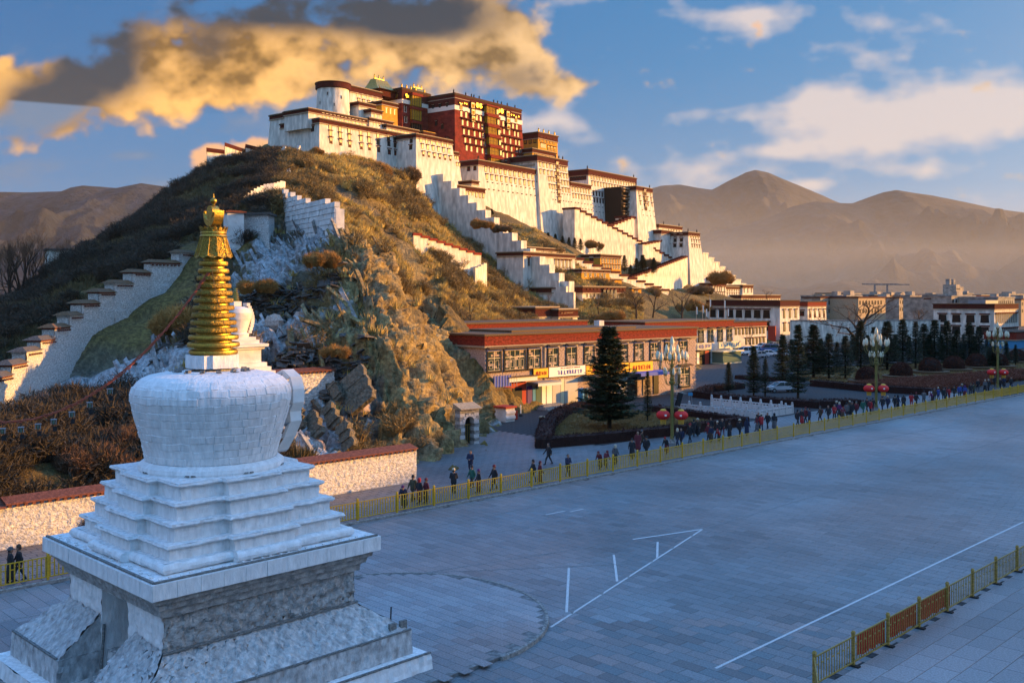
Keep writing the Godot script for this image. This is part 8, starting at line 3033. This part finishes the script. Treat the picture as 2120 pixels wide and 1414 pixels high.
# ---------------------------------------------------------------- cars
func car_proto(called: String, label: String, paint: Color, van: bool) -> Node3D:
	var o := thing(called, label, "van" if van else "car", Vector3.ZERO, 0.0, "vehicles in the car park")
	var m: StandardMaterial3D = M.metal_grey.duplicate()
	m.albedo_texture = null
	m.uv1_triplanar = false
	m.albedo_color = lin(paint.r, paint.g, paint.b)
	m.roughness = 0.3
	m.clearcoat_enabled = true
	var low := [[-2.2, 0.45], [-2.15, 0.82], [-1.3, 0.95], [1.25, 0.98], [2.1, 0.90], [2.2, 0.45]]
	var top := [[-1.25, 0.96], [-0.45, 1.46], [0.75, 1.48], [1.55, 0.99]]
	if van:
		low = [[-2.3, 0.45], [-2.25, 0.95], [-1.7, 1.1], [1.9, 1.1], [2.3, 1.08], [2.3, 0.45]]
		top = [[-1.75, 1.1], [-1.0, 1.88], [2.1, 1.92], [2.28, 1.09]]
	for part in [["body", low, 0.86, 0.9, m], ["cabin", top, 0.72, 0.82, M.glass]]:
		var st := tool()
		var pr: Array = part[1]
		var n := pr.size()
		for s in [-1, 1]:
			var pts := []
			for q in pr:
				pts.append(Vector3(q[0], q[1], s * (part[3] if q[1] < 1.1 else part[2])))
			for k in n - 2:
				tri(st, pts[0], pts[k + 1], pts[k + 2], Vector3(0, 0, s))
		for k in n:
			var a: Array = pr[k]
			var b: Array = pr[(k + 1) % n]
			var wa: float = part[3] if a[1] < 1.1 else part[2]
			var wb: float = part[3] if b[1] < 1.1 else part[2]
			quad(st, Vector3(a[0], a[1], -wa), Vector3(b[0], b[1], -wb), Vector3(b[0], b[1], wb), Vector3(a[0], a[1], wa), Vector3((a[0] + b[0]) / 2, (a[1] + b[1]) / 2 - (0.7 if part[0] == "body" else 1.1), 0))
		put(part[0], st.commit(), part[4], o)
	var st := tool()
	box(st, Vector3((top[1][0] + top[2][0]) / 2, top[1][1] + 0.02, 0), Vector3(top[2][0] - top[1][0] + 0.1, 0.05, 1.46))
	for s in [-1, 1]:
		for k in [[top[0], top[1]], [top[2], top[3]], [[0.2, 0.98], [0.2, top[1][1]]]]:
			tube(st, Vector3(k[0][0], k[0][1], s * 0.83), Vector3(k[1][0], k[1][1], s * 0.73), 0.04, 0.04, 5)
	put("roof", st.commit(), m, o)
	for x in [-1.4, 1.4]:
		for s in [-1, 1]:
			st = tool()
			tube(st, Vector3(x, 0.32, s * 0.72), Vector3(x, 0.32, s * 0.92), 0.32, 0.32, 16, true)
			var w := put("wheel", st.commit(), M.rubber, o)
			st = tool()
			tube(st, Vector3(x, 0.32, s * 0.90), Vector3(x, 0.32, s * 0.935), 0.19, 0.17, 10, true)
			put("rim", st.commit(), M.metal_grey, w)
	for s in [-1, 1]:
		st = tool()
		box(st, Vector3(-2.14, 0.72, s * 0.66), Vector3(0.14, 0.16, 0.34))
		put("headlight", st.commit(), M.sign_white, o)
		st = tool()
		box(st, Vector3(2.14, 0.76, s * 0.7), Vector3(0.12, 0.16, 0.26))
		put("tail_light", st.commit(), M.lantern_red, o)
	return o

func cars():
	var tones := {"white": Color(0.72, 0.72, 0.72), "silver": Color(0.42, 0.43, 0.45), "black": Color(0.02, 0.02, 0.022), "red": Color(0.3, 0.03, 0.03), "blue": Color(0.05, 0.10, 0.25)}
	var protos := {}
	var list := [[1544, 735, "van", "white", 0.5, "nearest, at the car park's left corner"], [1572, 741, "car", "silver", 0.3, "beside the nearest white van"], [1590, 738, "car", "white", -0.2, "behind the bushy firs, front row"], [1566, 729, "car", "silver", 1.1, "behind the nearest van"], [1592, 729, "van", "blue", 0.0, "in the middle of the car park"], [1615, 734, "car", "black", 0.4, "right of the blue van"], [1632, 739, "car", "white", 0.9, "before the dark spire fir"], [1580, 722, "car", "white", 0.6, "in the back row at the narrow house"], [1602, 720, "car", "silver", 0.5, "in the back row, second"], [1630, 722, "car", "black", 0.55, "in the back row, third"], [1655, 723, "car", "white", 0.6, "in the back row under the plain wall"], [1676, 727, "car", "red", 0.4, "in the back row by the willow"], [1700, 735, "car", "silver", 0.2, "between the lawn firs, left"], [1722, 738, "car", "white", 0.1, "between the lawn firs, middle"], [1748, 735, "car", "black", 0.3, "between the lawn firs, right"], [1700, 726, "car", "white", 0.5, "in the back row, farthest right"], [1618, 812, "car", "silver", 0.15, "alone on the drive behind the balustrade hedge"]]
	for q in list:
		var key: String = q[2] + q[3]
		var at := G(q[0], q[1], 0.1)
		var name_: String = "parked_van" if q[2] == "van" else "parked_car"
		var label: String = "parked %s %s %s" % [q[3], q[2], q[5]]
		if protos.has(key):
			copy(protos[key], name_, label, at, q[4])
		else:
			var o := car_proto(name_, label, tones[q[3]], q[2] == "van")
			o.position = at
			o.rotation.y = q[4]
			protos[key] = o

func small_things():
	for q in [[1045, 845, 2.1, "taller white incense burner with a red roof by the crag", 1.5], [1046, 872, 1.5, "lower white incense burner with a flat red rim by the crag", 1.5]]:
		var at := G(q[0], q[1], 0.1)
		var o := thing("incense_burner", q[3], "incense burner", at, -0.75)
		var st := tool()
		for j in int(q[2] / 0.3):
			for i in 4:
				box(st, Vector3(-0.6 + 0.4 * i + (0.1 if j % 2 else -0.1), 0.15 + 0.3 * j, 0), Vector3(0.385, 0.285, 1.5))
		kind(put("brick_courses", st.commit(), M.whitewash, o), "stuff")
		st = tool()
		box(st, Vector3(0, q[2] / 2, 0), Vector3(1.55, q[2], 1.44))
		put("core", st.commit(), M.whitewash, o)
		st = tool()
		box(st, Vector3(0, q[2] + 0.10, 0), Vector3(1.9, 0.2, 1.8))
		if q[2] > 2.0:
			hexa(st, [Vector3(-1.05, q[2] + 0.201, -0.95), Vector3(1.05, q[2] + 0.201, -0.95), Vector3(1.05, q[2] + 0.201, 0.95), Vector3(-1.05, q[2] + 0.201, 0.95), Vector3(-0.3, q[2] + 0.8, -0.25), Vector3(0.3, q[2] + 0.8, -0.25), Vector3(0.3, q[2] + 0.8, 0.25), Vector3(-0.3, q[2] + 0.8, 0.25)])
		put("red_top", st.commit(), M.door_red, o)
	var b := thing("red_bin", "small red box beside the lower incense burner", "bin", G(1067, 868, 0.1))
	var st := tool()
	box(st, Vector3(0, 0.45, 0), Vector3(0.5, 0.9, 0.5))
	box(st, Vector3(0, 0.93, 0), Vector3(0.56, 0.06, 0.56))
	put("box", st.commit(), M.door_red, b)
	b = thing("bollard", "short white and black post on the paving before the shop steps", "bollard", G(1078, 862, 0.1))
	st = tool()
	lathe(st, Vector3.ZERO, [[0.07, 0.3], [0.06, 1.25], [0.0, 1.3]], 10)
	put("pole", st.commit(), M.sign_white, b)
	st = tool()
	lathe(st, Vector3.ZERO, [[0.22, 0.0], [0.2, 0.2], [0.08, 0.34]], 12)
	put("weight", st.commit(), M.black, b)
	b = thing("litter_bin", "pale topped dark bin at the spruce lawn's left corner", "bin", G(1122, 882, 0.1))
	st = tool()
	lathe(st, Vector3.ZERO, [[0.28, 0.0], [0.3, 0.9]], 14)
	put("drum", st.commit(), M.black, b)
	st = tool()
	lathe(st, Vector3.ZERO, [[0.34, 0.9], [0.36, 1.0], [0.2, 1.06], [0.0, 1.07]], 14)
	put("lid", st.commit(), M.cornice_pale, b)
	b = thing("litter_bin", "pale upright bin at the long hedge's right end", "bin", G(1928, 828, 0.1))
	st = tool()
	lathe(st, Vector3.ZERO, [[0.25, 0.0], [0.27, 1.0], [0.22, 1.1], [0.0, 1.12]], 14)
	put("drum", st.commit(), M.white_stone, b)
	b = thing("teal_booth", "small teal telephone booth before the shop house, left of the spruce", "booth", R(ru(1207, 32.8), 32.8, 0.1), 0.8)
	st = tool()
	box(st, Vector3(0, 1.1, 0), Vector3(1.0, 2.2, 0.8))
	put("case", st.commit(), M.teal, b)
	st = tool()
	box(st, Vector3(0.1, 1.4, 0.42), Vector3(0.5, 0.9, 0.05))
	put("pane", st.commit(), M.glass, b)
	b = thing("blue_sign", "small blue board on a stand behind the nearest lamp post", "sign", G(1430, 838, 0.1))
	st = tool()
	box(st, Vector3(0, 1.35, 0), Vector3(0.55, 0.4, 0.05))
	put("board", st.commit(), M.teal, b)
	st = tool()
	for s in [-1, 1]:
		tube(st, Vector3(0.2 * s, 0, 0.1), Vector3(0.15 * s, 1.2, 0), 0.025, 0.025, 5)
	put("legs", st.commit(), M.metal_grey, b)
	b = thing("conduit_boxes", "two small grey boxes and a short black pipe on the stupa's lower right corner", "boxes", sp(5.0, -5.0, 1.63))
	st = tool()
	for k in 2:
		box(st, SA * (-0.5 * k) + Vector3(0, 0.16, 0), Vector3(0.3, 0.32, 0.12), facing(-SB))
	put("box", st.commit(), M.trim_grey, b)
	st = tool()
	tube(st, SA * -0.2 + SB * 0.5, SA * -0.2 + SB * 0.5 + Vector3(0.03, 0.75, 0), 0.03, 0.03, 6, true)
	put("pipe", st.commit(), M.black, b)

# ---------------------------------------------------------------- people
func seg(p: Vector3, a: Vector3, b: Vector3, ra: float, rb: float) -> float:
	var ab := b - a
	var t := clampf((p - a).dot(ab) / ab.length_squared(), 0.0, 1.0)
	return p.distance_to(a + ab * t) - lerpf(ra, rb, t)

func body_mesh(bones: Array, mats: Array, cell: float) -> ArrayMesh:
	var lo := Vector3.ONE * 1e9
	var hi := -lo
	for b in bones:
		var r := Vector3.ONE * (maxf(b[2], b[3]) + 0.06)
		lo = lo.min(b[0] - r).min(b[1] - r)
		hi = hi.max(b[0] + r).max(b[1] + r)
	var n := Vector3i(((hi - lo) / cell).ceil()) + Vector3i.ONE
	var field := PackedFloat32Array()
	field.resize(n.x * n.y * n.z)
	field.fill(1.0)
	var who := PackedByteArray()
	who.resize(field.size())
	var best := PackedFloat32Array()
	best.resize(field.size())
	best.fill(9.0)
	for b in bones:
		var r := Vector3.ONE * (maxf(b[2], b[3]) + 0.09)
		var i0 := Vector3i(((b[0] as Vector3).min(b[1]) - r - lo) / cell).clamp(Vector3i.ZERO, n - Vector3i.ONE)
		var i1 := Vector3i(((b[0] as Vector3).max(b[1]) + r - lo) / cell).clamp(Vector3i.ZERO, n - Vector3i.ONE)
		var a: Vector3 = b[0]
		var c: Vector3 = b[1]
		for z in range(i0.z, i1.z + 1):
			for y in range(i0.y, i1.y + 1):
				var k := (z * n.y + y) * n.x + i0.x
				for x in range(i0.x, i1.x + 1):
					var d := seg(lo + Vector3(x, y, z) * cell, a, c, b[2], b[3])
					var f := field[k]
					var h := clampf(0.5 + 0.5 * (f - d) / 0.035, 0.0, 1.0)
					field[k] = lerpf(f, d, h) - 0.035 * h * (1.0 - h)
					if d < best[k]:
						best[k] = d
						who[k] = b[4]
					k += 1
	var vert := {}
	var pos := []
	var slot := []
	var sx := 1
	var sy := n.x
	var sz := n.x * n.y
	for z in n.z - 1:
		for y in n.y - 1:
			for x in n.x - 1:
				var k := z * sz + y * sy + x
				var m := 0
				var sum := Vector3.ZERO
				var cnt := 0
				var v := [field[k], field[k + sx], field[k + sy], field[k + sx + sy], field[k + sz], field[k + sx + sz], field[k + sy + sz], field[k + sx + sy + sz]]
				for e in 8:
					if v[e] < 0.0:
						m += 1
				if m == 0 or m == 8:
					continue
				for e in [[0, 1], [2, 3], [4, 5], [6, 7], [0, 2], [1, 3], [4, 6], [5, 7], [0, 4], [1, 5], [2, 6], [3, 7]]:
					var p: float = v[e[0]]
					var q: float = v[e[1]]
					if (p < 0.0) != (q < 0.0):
						var t := p / (p - q)
						var ca := Vector3(e[0] & 1, (e[0] >> 1) & 1, e[0] >> 2)
						var cb := Vector3(e[1] & 1, (e[1] >> 1) & 1, e[1] >> 2)
						sum += ca.lerp(cb, t)
						cnt += 1
				vert[k] = pos.size()
				pos.append(lo + (Vector3(x, y, z) + sum / cnt) * cell)
				slot.append(who[k])
	var tools := []
	for m in mats:
		var st := SurfaceTool.new()
		st.begin(Mesh.PRIMITIVE_TRIANGLES)
		tools.append(st)
	var nrm := []
	for p in pos:
		nrm.append(Vector3.ZERO)
	var quads := []
	for k in vert:
		for ax in [[sx, sy, sz], [sy, sz, sx], [sz, sx, sy]]:
			var c0: int = k
			var c1: int = k - ax[1]
			var c2: int = k - ax[1] - ax[2]
			var c3: int = k - ax[2]
			if not (vert.has(c1) and vert.has(c2) and vert.has(c3)):
				continue
			var p := field[k]
			var q := field[k + ax[0]]
			if (p < 0.0) == (q < 0.0):
				continue
			var w := [vert[c0], vert[c1], vert[c2], vert[c3]]
			if p < 0.0:
				w.reverse()
			quads.append(w)
			var nn: Vector3 = (pos[w[2]] - pos[w[0]]).cross(pos[w[1]] - pos[w[0]])
			for i in w:
				nrm[i] += nn
	var top := 0
	for i in pos.size():
		if pos[i].y > pos[top].y:
			top = i
	var flip: bool = nrm[top].y < 0.0
	for w in quads:
		if flip:
			w.reverse()
		var st: SurfaceTool = tools[slot[w[0]]]
		for i in [0, 1, 2, 0, 2, 3]:
			st.set_normal((nrm[w[i]] * (-1.0 if flip else 1.0)).normalized())
			st.add_vertex(pos[w[i]])
	var am := ArrayMesh.new()
	for i in tools.size():
		tools[i].commit(am)
	return am

func figure(kind_: int) -> ArrayMesh:
	var V := func(x: float, y: float, z: float) -> Vector3: return Vector3(x, y, z)
	var b := []
	var lean := 0.0
	var robe := kind_ == 1 or kind_ == 3
	var stride: float = [0.26, 0.16, 0.05, 0.14, 0.34][kind_]
	if kind_ == 3:
		lean = 0.30
	var hipy := 0.90
	var head := Vector3(0, 1.56, 0.02 + lean * 0.9)
	if kind_ == 3:
		head.y = 1.42
	var chest := Vector3(0, 1.26, lean * 0.55)
	if kind_ == 3:
		chest.y = 1.18
	for s in [-1, 1]:
		var f: float = stride * s
		var hip := Vector3(0.095 * s, hipy, 0)
		var knee := Vector3(0.10 * s, 0.49, f * 0.62 + 0.05)
		var foot := Vector3(0.10 * s, 0.08, f - (0.04 if f < 0 else 0.0))
		b.append([hip, knee, 0.095, 0.068, 1])
		b.append([knee, foot, 0.066, 0.045, 1])
		b.append([foot, foot + Vector3(0.015 * s, -0.03, 0.15), 0.048, 0.04, 3])
		var sh := chest + Vector3(0.19 * s, 0.10, 0)
		var el := sh + Vector3(0.07 * s, -0.27, -f * 0.35 + (0.06 if kind_ == 2 else 0.0))
		var wr := el + Vector3(-0.02 * s if kind_ != 2 else -0.12 * s, -0.22, -f * 0.30 + 0.10)
		if kind_ == 2:
			wr = Vector3(0.06 * s, 1.04, 0.2)
		b.append([sh, el, 0.066, 0.055, 0])
		b.append([el, wr, 0.052, 0.042, 0])
		var hd := (wr - el).normalized()
		b.append([wr, wr + hd * 0.06, 0.034, 0.032, 2])
		for k in 4:
			b.append([wr + hd * 0.06 + Vector3(0, 0, (k - 1.5) * 0.018), wr + hd * (0.125 - 0.01 * absf(k - 1.3)) + Vector3(-0.012 * s, 0, (k - 1.5) * 0.02), 0.011, 0.008, 2])
		b.append([wr + hd * 0.02, wr + hd * 0.07 + Vector3(-0.01 * s, 0, 0.045), 0.012, 0.009, 2])
		b.append([chest + Vector3(0.10 * s, 0.08, 0), chest + Vector3(0.17 * s, 0.11, 0), 0.10, 0.075, 0])
		b.append([chest + Vector3(0.075 * s, -0.02, 0), Vector3(0.075 * s, 0.98, lean * 0.1), 0.125, 0.125, 0])
		b.append([Vector3(0.07 * s, 0.98, lean * 0.1), Vector3(0.075 * s, 0.78, 0), 0.125, 0.13, 0])
		if robe:
			b.append([Vector3(0.07 * s, 0.85, 0), Vector3(0.105 * s, 0.30, f * 0.25), 0.14, 0.165, 1])
	if robe:
		b.append([Vector3(0, 0.8, -0.02), Vector3(0, 0.32, -0.04), 0.14, 0.17, 1])
	b.append([chest + Vector3(0, 0.14, 0), head - Vector3(0, 0.10, 0.02), 0.062, 0.055, 2])
	b.append([head + Vector3(0, -0.045, 0.02), head + Vector3(0, 0.03, 0), 0.078, 0.098, 2])
	b.append([head + Vector3(0, -0.005, 0.092), head + Vector3(0, -0.03, 0.108), 0.014, 0.016, 2])
	for s in [-1, 1]:
		b.append([head + Vector3(0.092 * s, 0.0, 0), head + Vector3(0.094 * s, -0.03, 0), 0.018, 0.016, 2])
	b.append([head + Vector3(0, 0.05, -0.02), head + Vector3(0, 0.02, -0.045), 0.098, 0.095, 3])
	if kind_ == 3 or kind_ == 1:
		b.append([head + Vector3(0, -0.05, -0.09), head + Vector3(0, -0.42, -0.13), 0.025, 0.018, 3])
	return body_mesh(b, [0, 1, 2, 3], 0.032)

func people():
	var shapes := []
	for k in 5:
		shapes.append(figure(k))
	var headtops := [1.56, 1.56, 1.56, 1.42, 1.56]
	var headz := [0.02, 0.02, 0.02, 0.29, 0.02]
	var cloth := {"dark": Color(0.018, 0.018, 0.022), "navy": Color(0.018, 0.024, 0.055), "maroon": Color(0.12, 0.018, 0.025), "brown": Color(0.055, 0.035, 0.022), "grey": Color(0.09, 0.09, 0.095), "red": Color(0.33, 0.02, 0.025), "green": Color(0.02, 0.10, 0.07), "blue": Color(0.03, 0.06, 0.22), "purple": Color(0.09, 0.02, 0.10), "olive": Color(0.06, 0.055, 0.03), "cream": Color(0.45, 0.40, 0.30)}
	var cm := {}
	for k in cloth:
		var m := StandardMaterial3D.new()
		m.resource_name = k + "_wool"
		m.albedo_color = lin(cloth[k].r, cloth[k].g, cloth[k].b)
		m.roughness = 0.92
		cm[k] = m
	var skin := StandardMaterial3D.new()
	skin.albedo_color = lin(0.30, 0.17, 0.11)
	skin.roughness = 0.6
	var hats := {}
	var st := tool()
	lathe(st, Vector3.ZERO, [[0.108, -0.02], [0.115, 0.03], [0.10, 0.10], [0.05, 0.145], [0.0, 0.15]], 14)
	hats["cap"] = st.commit()
	st = tool()
	lathe(st, Vector3.ZERO, [[0.17, 0.0], [0.165, 0.02], [0.11, 0.02], [0.105, 0.11], [0.06, 0.13], [0.0, 0.13]], 16)
	hats["brimmed hat"] = st.commit()
	st = tool()
	lathe(st, Vector3.ZERO, [[0.10, -0.18], [0.125, -0.06], [0.12, 0.05], [0.08, 0.12], [0.0, 0.14]], 14)
	hats["head scarf"] = st.commit()
	st = tool()
	box(st, Vector3(0, 0, -0.06), Vector3(0.30, 0.40, 0.16))
	box(st, Vector3(0, -0.06, -0.16), Vector3(0.22, 0.2, 0.06))
	for s in [-1, 1]:
		tube(st, Vector3(0.11 * s, 0.2, -0.02), Vector3(0.12 * s, 0.17, 0.16), 0.02, 0.02, 5)
	var pack := st.commit()
	var who := [
		[20, 1207, 1, "dark", "dark", "brimmed hat", "grey", 1.0, 0], [38, 1204, 0, "dark", "navy", "cap", "brown", 1.03, 0],
		[836, 1052, 3, "navy", "dark", "cap", "purple", 0.95, 0], [855, 1038, 0, "olive", "dark", "cap", "dark", 1.02, 0], [868, 1042, 1, "dark", "maroon", "head scarf", "red", 0.98, 0], [882, 1041, 1, "maroon", "dark", "cap", "maroon", 0.95, 0],
		[939, 1022, 2, "dark", "dark", "cap", "cream", 1.02, 0], [974, 980, 2, "navy", "navy", "", "", 1.06, 0], [977, 1011, 0, "green", "dark", "cap", "dark", 0.95, 0], [991, 1020, 1, "dark", "maroon", "cap", "purple", 0.95, 0], [1023, 1014, 0, "dark", "dark", "cap", "maroon", 1.02, 0],
		[1104, 999, 0, "dark", "navy", "cap", "dark", 0.98, 0], [1118, 1001, 1, "maroon", "maroon", "cap", "maroon", 0.95, 0], [1136, 962, 4, "dark", "dark", "", "", 1.04, 0], [1176, 988, 2, "navy", "dark", "", "", 1.04, 0],
		[1243, 971, 3, "maroon", "dark", "cap", "maroon", 0.9, 0], [1254, 968, 3, "maroon", "brown", "head scarf", "maroon", 0.85, 0], [1274, 962, 1, "grey", "dark", "head scarf", "cream", 0.95, 0], [1309, 950, 1, "dark", "dark", "cap", "dark", 1.0, 0], [1321, 935, 1, "maroon", "maroon", "", "", 1.05, 0], [1329, 930, 0, "brown", "dark", "cap", "grey", 1.0, 0], [1339, 945, 0, "dark", "dark", "brimmed hat", "dark", 1.0, 1],
		[1381, 940, 3, "dark", "maroon", "cap", "red", 0.95, 0], [1403, 926, 0, "dark", "navy", "head scarf", "cream", 1.0, 0], [1411, 925, 0, "navy", "dark", "", "", 1.0, 0], [1429, 917, 4, "dark", "dark", "cap", "red", 1.05, 0], [1437, 904, 0, "dark", "dark", "", "", 1.0, 0], [1445, 903, 1, "brown", "dark", "brimmed hat", "cream", 1.02, 0], [1467, 913, 0, "maroon", "dark", "cap", "red", 0.98, 1], [1473, 902, 0, "dark", "dark", "", "", 1.05, 0], [1473, 915, 1, "navy", "brown", "cap", "dark", 0.92, 0], [1486, 908, 0, "dark", "navy", "cap", "cream", 0.98, 0], [1489, 914, 3, "red", "dark", "cap", "red", 0.75, 0], [1496, 902, 0, "dark", "maroon", "", "", 1.0, 0], [1511, 908, 1, "dark", "dark", "cap", "dark", 0.95, 0], [1532, 904, 0, "dark", "dark", "brimmed hat", "cream", 1.0, 0], [1547, 902, 1, "navy", "navy", "head scarf", "navy", 1.0, 0],
		[1571, 889, 0, "dark", "dark", "", "", 1.03, 0], [1577, 893, 2, "red", "dark", "cap", "cream", 1.05, 0], [1568, 893, 1, "maroon", "grey", "cap", "dark", 0.98, 0], [1590, 888, 4, "dark", "dark", "", "", 1.0, 0], [1604, 890, 1, "dark", "grey", "head scarf", "dark", 1.0, 0],
		[1652, 882, 0, "dark", "dark", "cap", "dark", 1.0, 0], [1661, 879, 1, "dark", "red", "", "", 1.0, 0], [1669, 877, 0, "maroon", "dark", "cap", "maroon", 1.03, 0], [1677, 878, 2, "navy", "navy", "", "", 1.03, 0], [1699, 874, 0, "brown", "dark", "cap", "grey", 1.0, 1], [1716, 872, 4, "dark", "dark", "", "", 1.03, 0], [1728, 869, 2, "red", "dark", "", "", 1.0, 0], [1733, 862, 0, "navy", "dark", "brimmed hat", "cream", 1.02, 0], [1739, 863, 1, "purple", "dark", "head scarf", "cream", 0.98, 0], [1746, 868, 3, "maroon", "brown", "cap", "red", 0.85, 0], [1754, 865, 0, "grey", "dark", "cap", "dark", 1.0, 0], [1760, 861, 1, "brown", "dark", "cap", "cream", 1.0, 0], [1765, 863, 0, "dark", "dark", "brimmed hat", "grey", 1.0, 0], [1774, 862, 0, "maroon", "dark", "cap", "grey", 1.0, 0], [1788, 859, 0, "green", "green", "", "", 1.05, 0], [1796, 854, 0, "dark", "dark", "cap", "dark", 1.0, 0], [1803, 858, 2, "red", "dark", "", "", 1.02, 1], [1808, 853, 0, "dark", "maroon", "", "", 1.0, 0],
		[1828, 852, 4, "dark", "navy", "brimmed hat", "dark", 1.05, 0], [1839, 849, 0, "navy", "dark", "cap", "cream", 1.0, 0], [1854, 848, 0, "dark", "dark", "cap", "dark", 1.0, 0], [1860, 847, 1, "navy", "dark", "head scarf", "dark", 1.0, 0], [1872, 845, 1, "dark", "dark", "cap", "grey", 0.97, 0], [1888, 842, 2, "red", "red", "", "", 1.0, 0], [1898, 841, 0, "dark", "dark", "cap", "maroon", 1.0, 0], [1914, 837, 2, "grey", "brown", "cap", "dark", 1.03, 0], [1931, 833, 3, "purple", "dark", "cap", "purple", 0.85, 0], [1936, 831, 0, "brown", "dark", "brimmed hat", "grey", 1.0, 0], [1944, 829, 2, "blue", "navy", "cap", "cream", 1.0, 0], [1955, 830, 0, "dark", "dark", "cap", "dark", 1.03, 0], [1959, 828, 1, "maroon", "dark", "", "", 1.0, 0], [1966, 828, 2, "red", "maroon", "", "", 0.98, 0], [1977, 825, 0, "dark", "dark", "cap", "dark", 1.0, 0], [1988, 823, 0, "blue", "dark", "cap", "dark", 1.0, 1], [1993, 822, 0, "navy", "dark", "brimmed hat", "cream", 1.05, 0], [1999, 823, 1, "blue", "maroon", "head scarf", "purple", 0.95, 0], [2011, 819, 0, "dark", "dark", "cap", "olive", 1.0, 0], [2017, 818, 0, "olive", "dark", "", "", 0.98, 0], [2026, 809, 4, "dark", "dark", "", "", 1.0, 0], [2041, 811, 1, "grey", "dark", "cap", "cream", 1.0, 0], [2048, 810, 0, "dark", "dark", "brimmed hat", "cream", 1.0, 0], [2061, 801, 0, "dark", "brown", "cap", "dark", 1.0, 0], [2072, 807, 0, "dark", "dark", "cap", "cream", 0.98, 0], [2080, 802, 1, "navy", "dark", "cap", "dark", 1.0, 0], [2095, 806, 4, "dark", "navy", "", "", 1.06, 0]]
	var spans := [[0, 700, "left of the great stupa"], [700, 900, "by the white wall's end"], [900, 1060, "below the rock gate"], [1060, 1215, "left of the spruce lawn"], [1215, 1390, "left of the nearest lamp"], [1390, 1560, "right of the nearest lamp"], [1560, 1640, "at the short balustrade"], [1640, 1813, "left of the middle lamp"], [1813, 1925, "right of the middle lamp"], [1925, 2030, "before the red shrubs"], [2030, 2120, "at the farthest lamp"]]
	var count := {}
	who.sort_custom(func(a, b): return a[0] < b[0])
	for q in who:
		var place := ""
		for s in spans:
			if q[0] >= s[0] and q[0] < s[1]:
				place = s[2]
		count[place] = count.get(place, -1) + 1
		var look: String = "person in %s %s" % [q[3], "robe" if q[2] == 1 or q[2] == 3 else "coat"]
		if q[5] != "":
			look += " and %s %s" % [q[6], q[5]]
		var at := G(q[0], q[1], 0.115)
		var turn := atan2(RA.x, RA.z) + PI + rng.randfn(0, 0.35)
		if rng.randf() < 0.22:
			turn += PI
		if q[2] == 2:
			turn = rng.randf() * TAU
		var o := thing("person", "%s, %s from left %s" % [look, nth(count[place]), place], "person", at, turn, "people walking beside the square")
		o.scale = Vector3.ONE * q[7]
		var body := put("body", shapes[q[2]], null, o)
		body.set_surface_override_material(0, cm[q[3]])
		body.set_surface_override_material(1, cm[q[4]])
		body.set_surface_override_material(2, skin)
		body.set_surface_override_material(3, cm["dark"])
		var hy: float = headtops[q[2]]
		var hz: float = headz[q[2]]
		if q[5] != "":
			put("hat", hats[q[5]], cm[q[6]], o, Transform3D(Basis(), Vector3(0, hy + 0.06, hz - 0.01)))
		if q[8]:
			put("backpack", pack, cm["maroon" if q[3] != "maroon" else "grey"], o, Transform3D(Basis(), Vector3(0, 1.18, -0.14)))
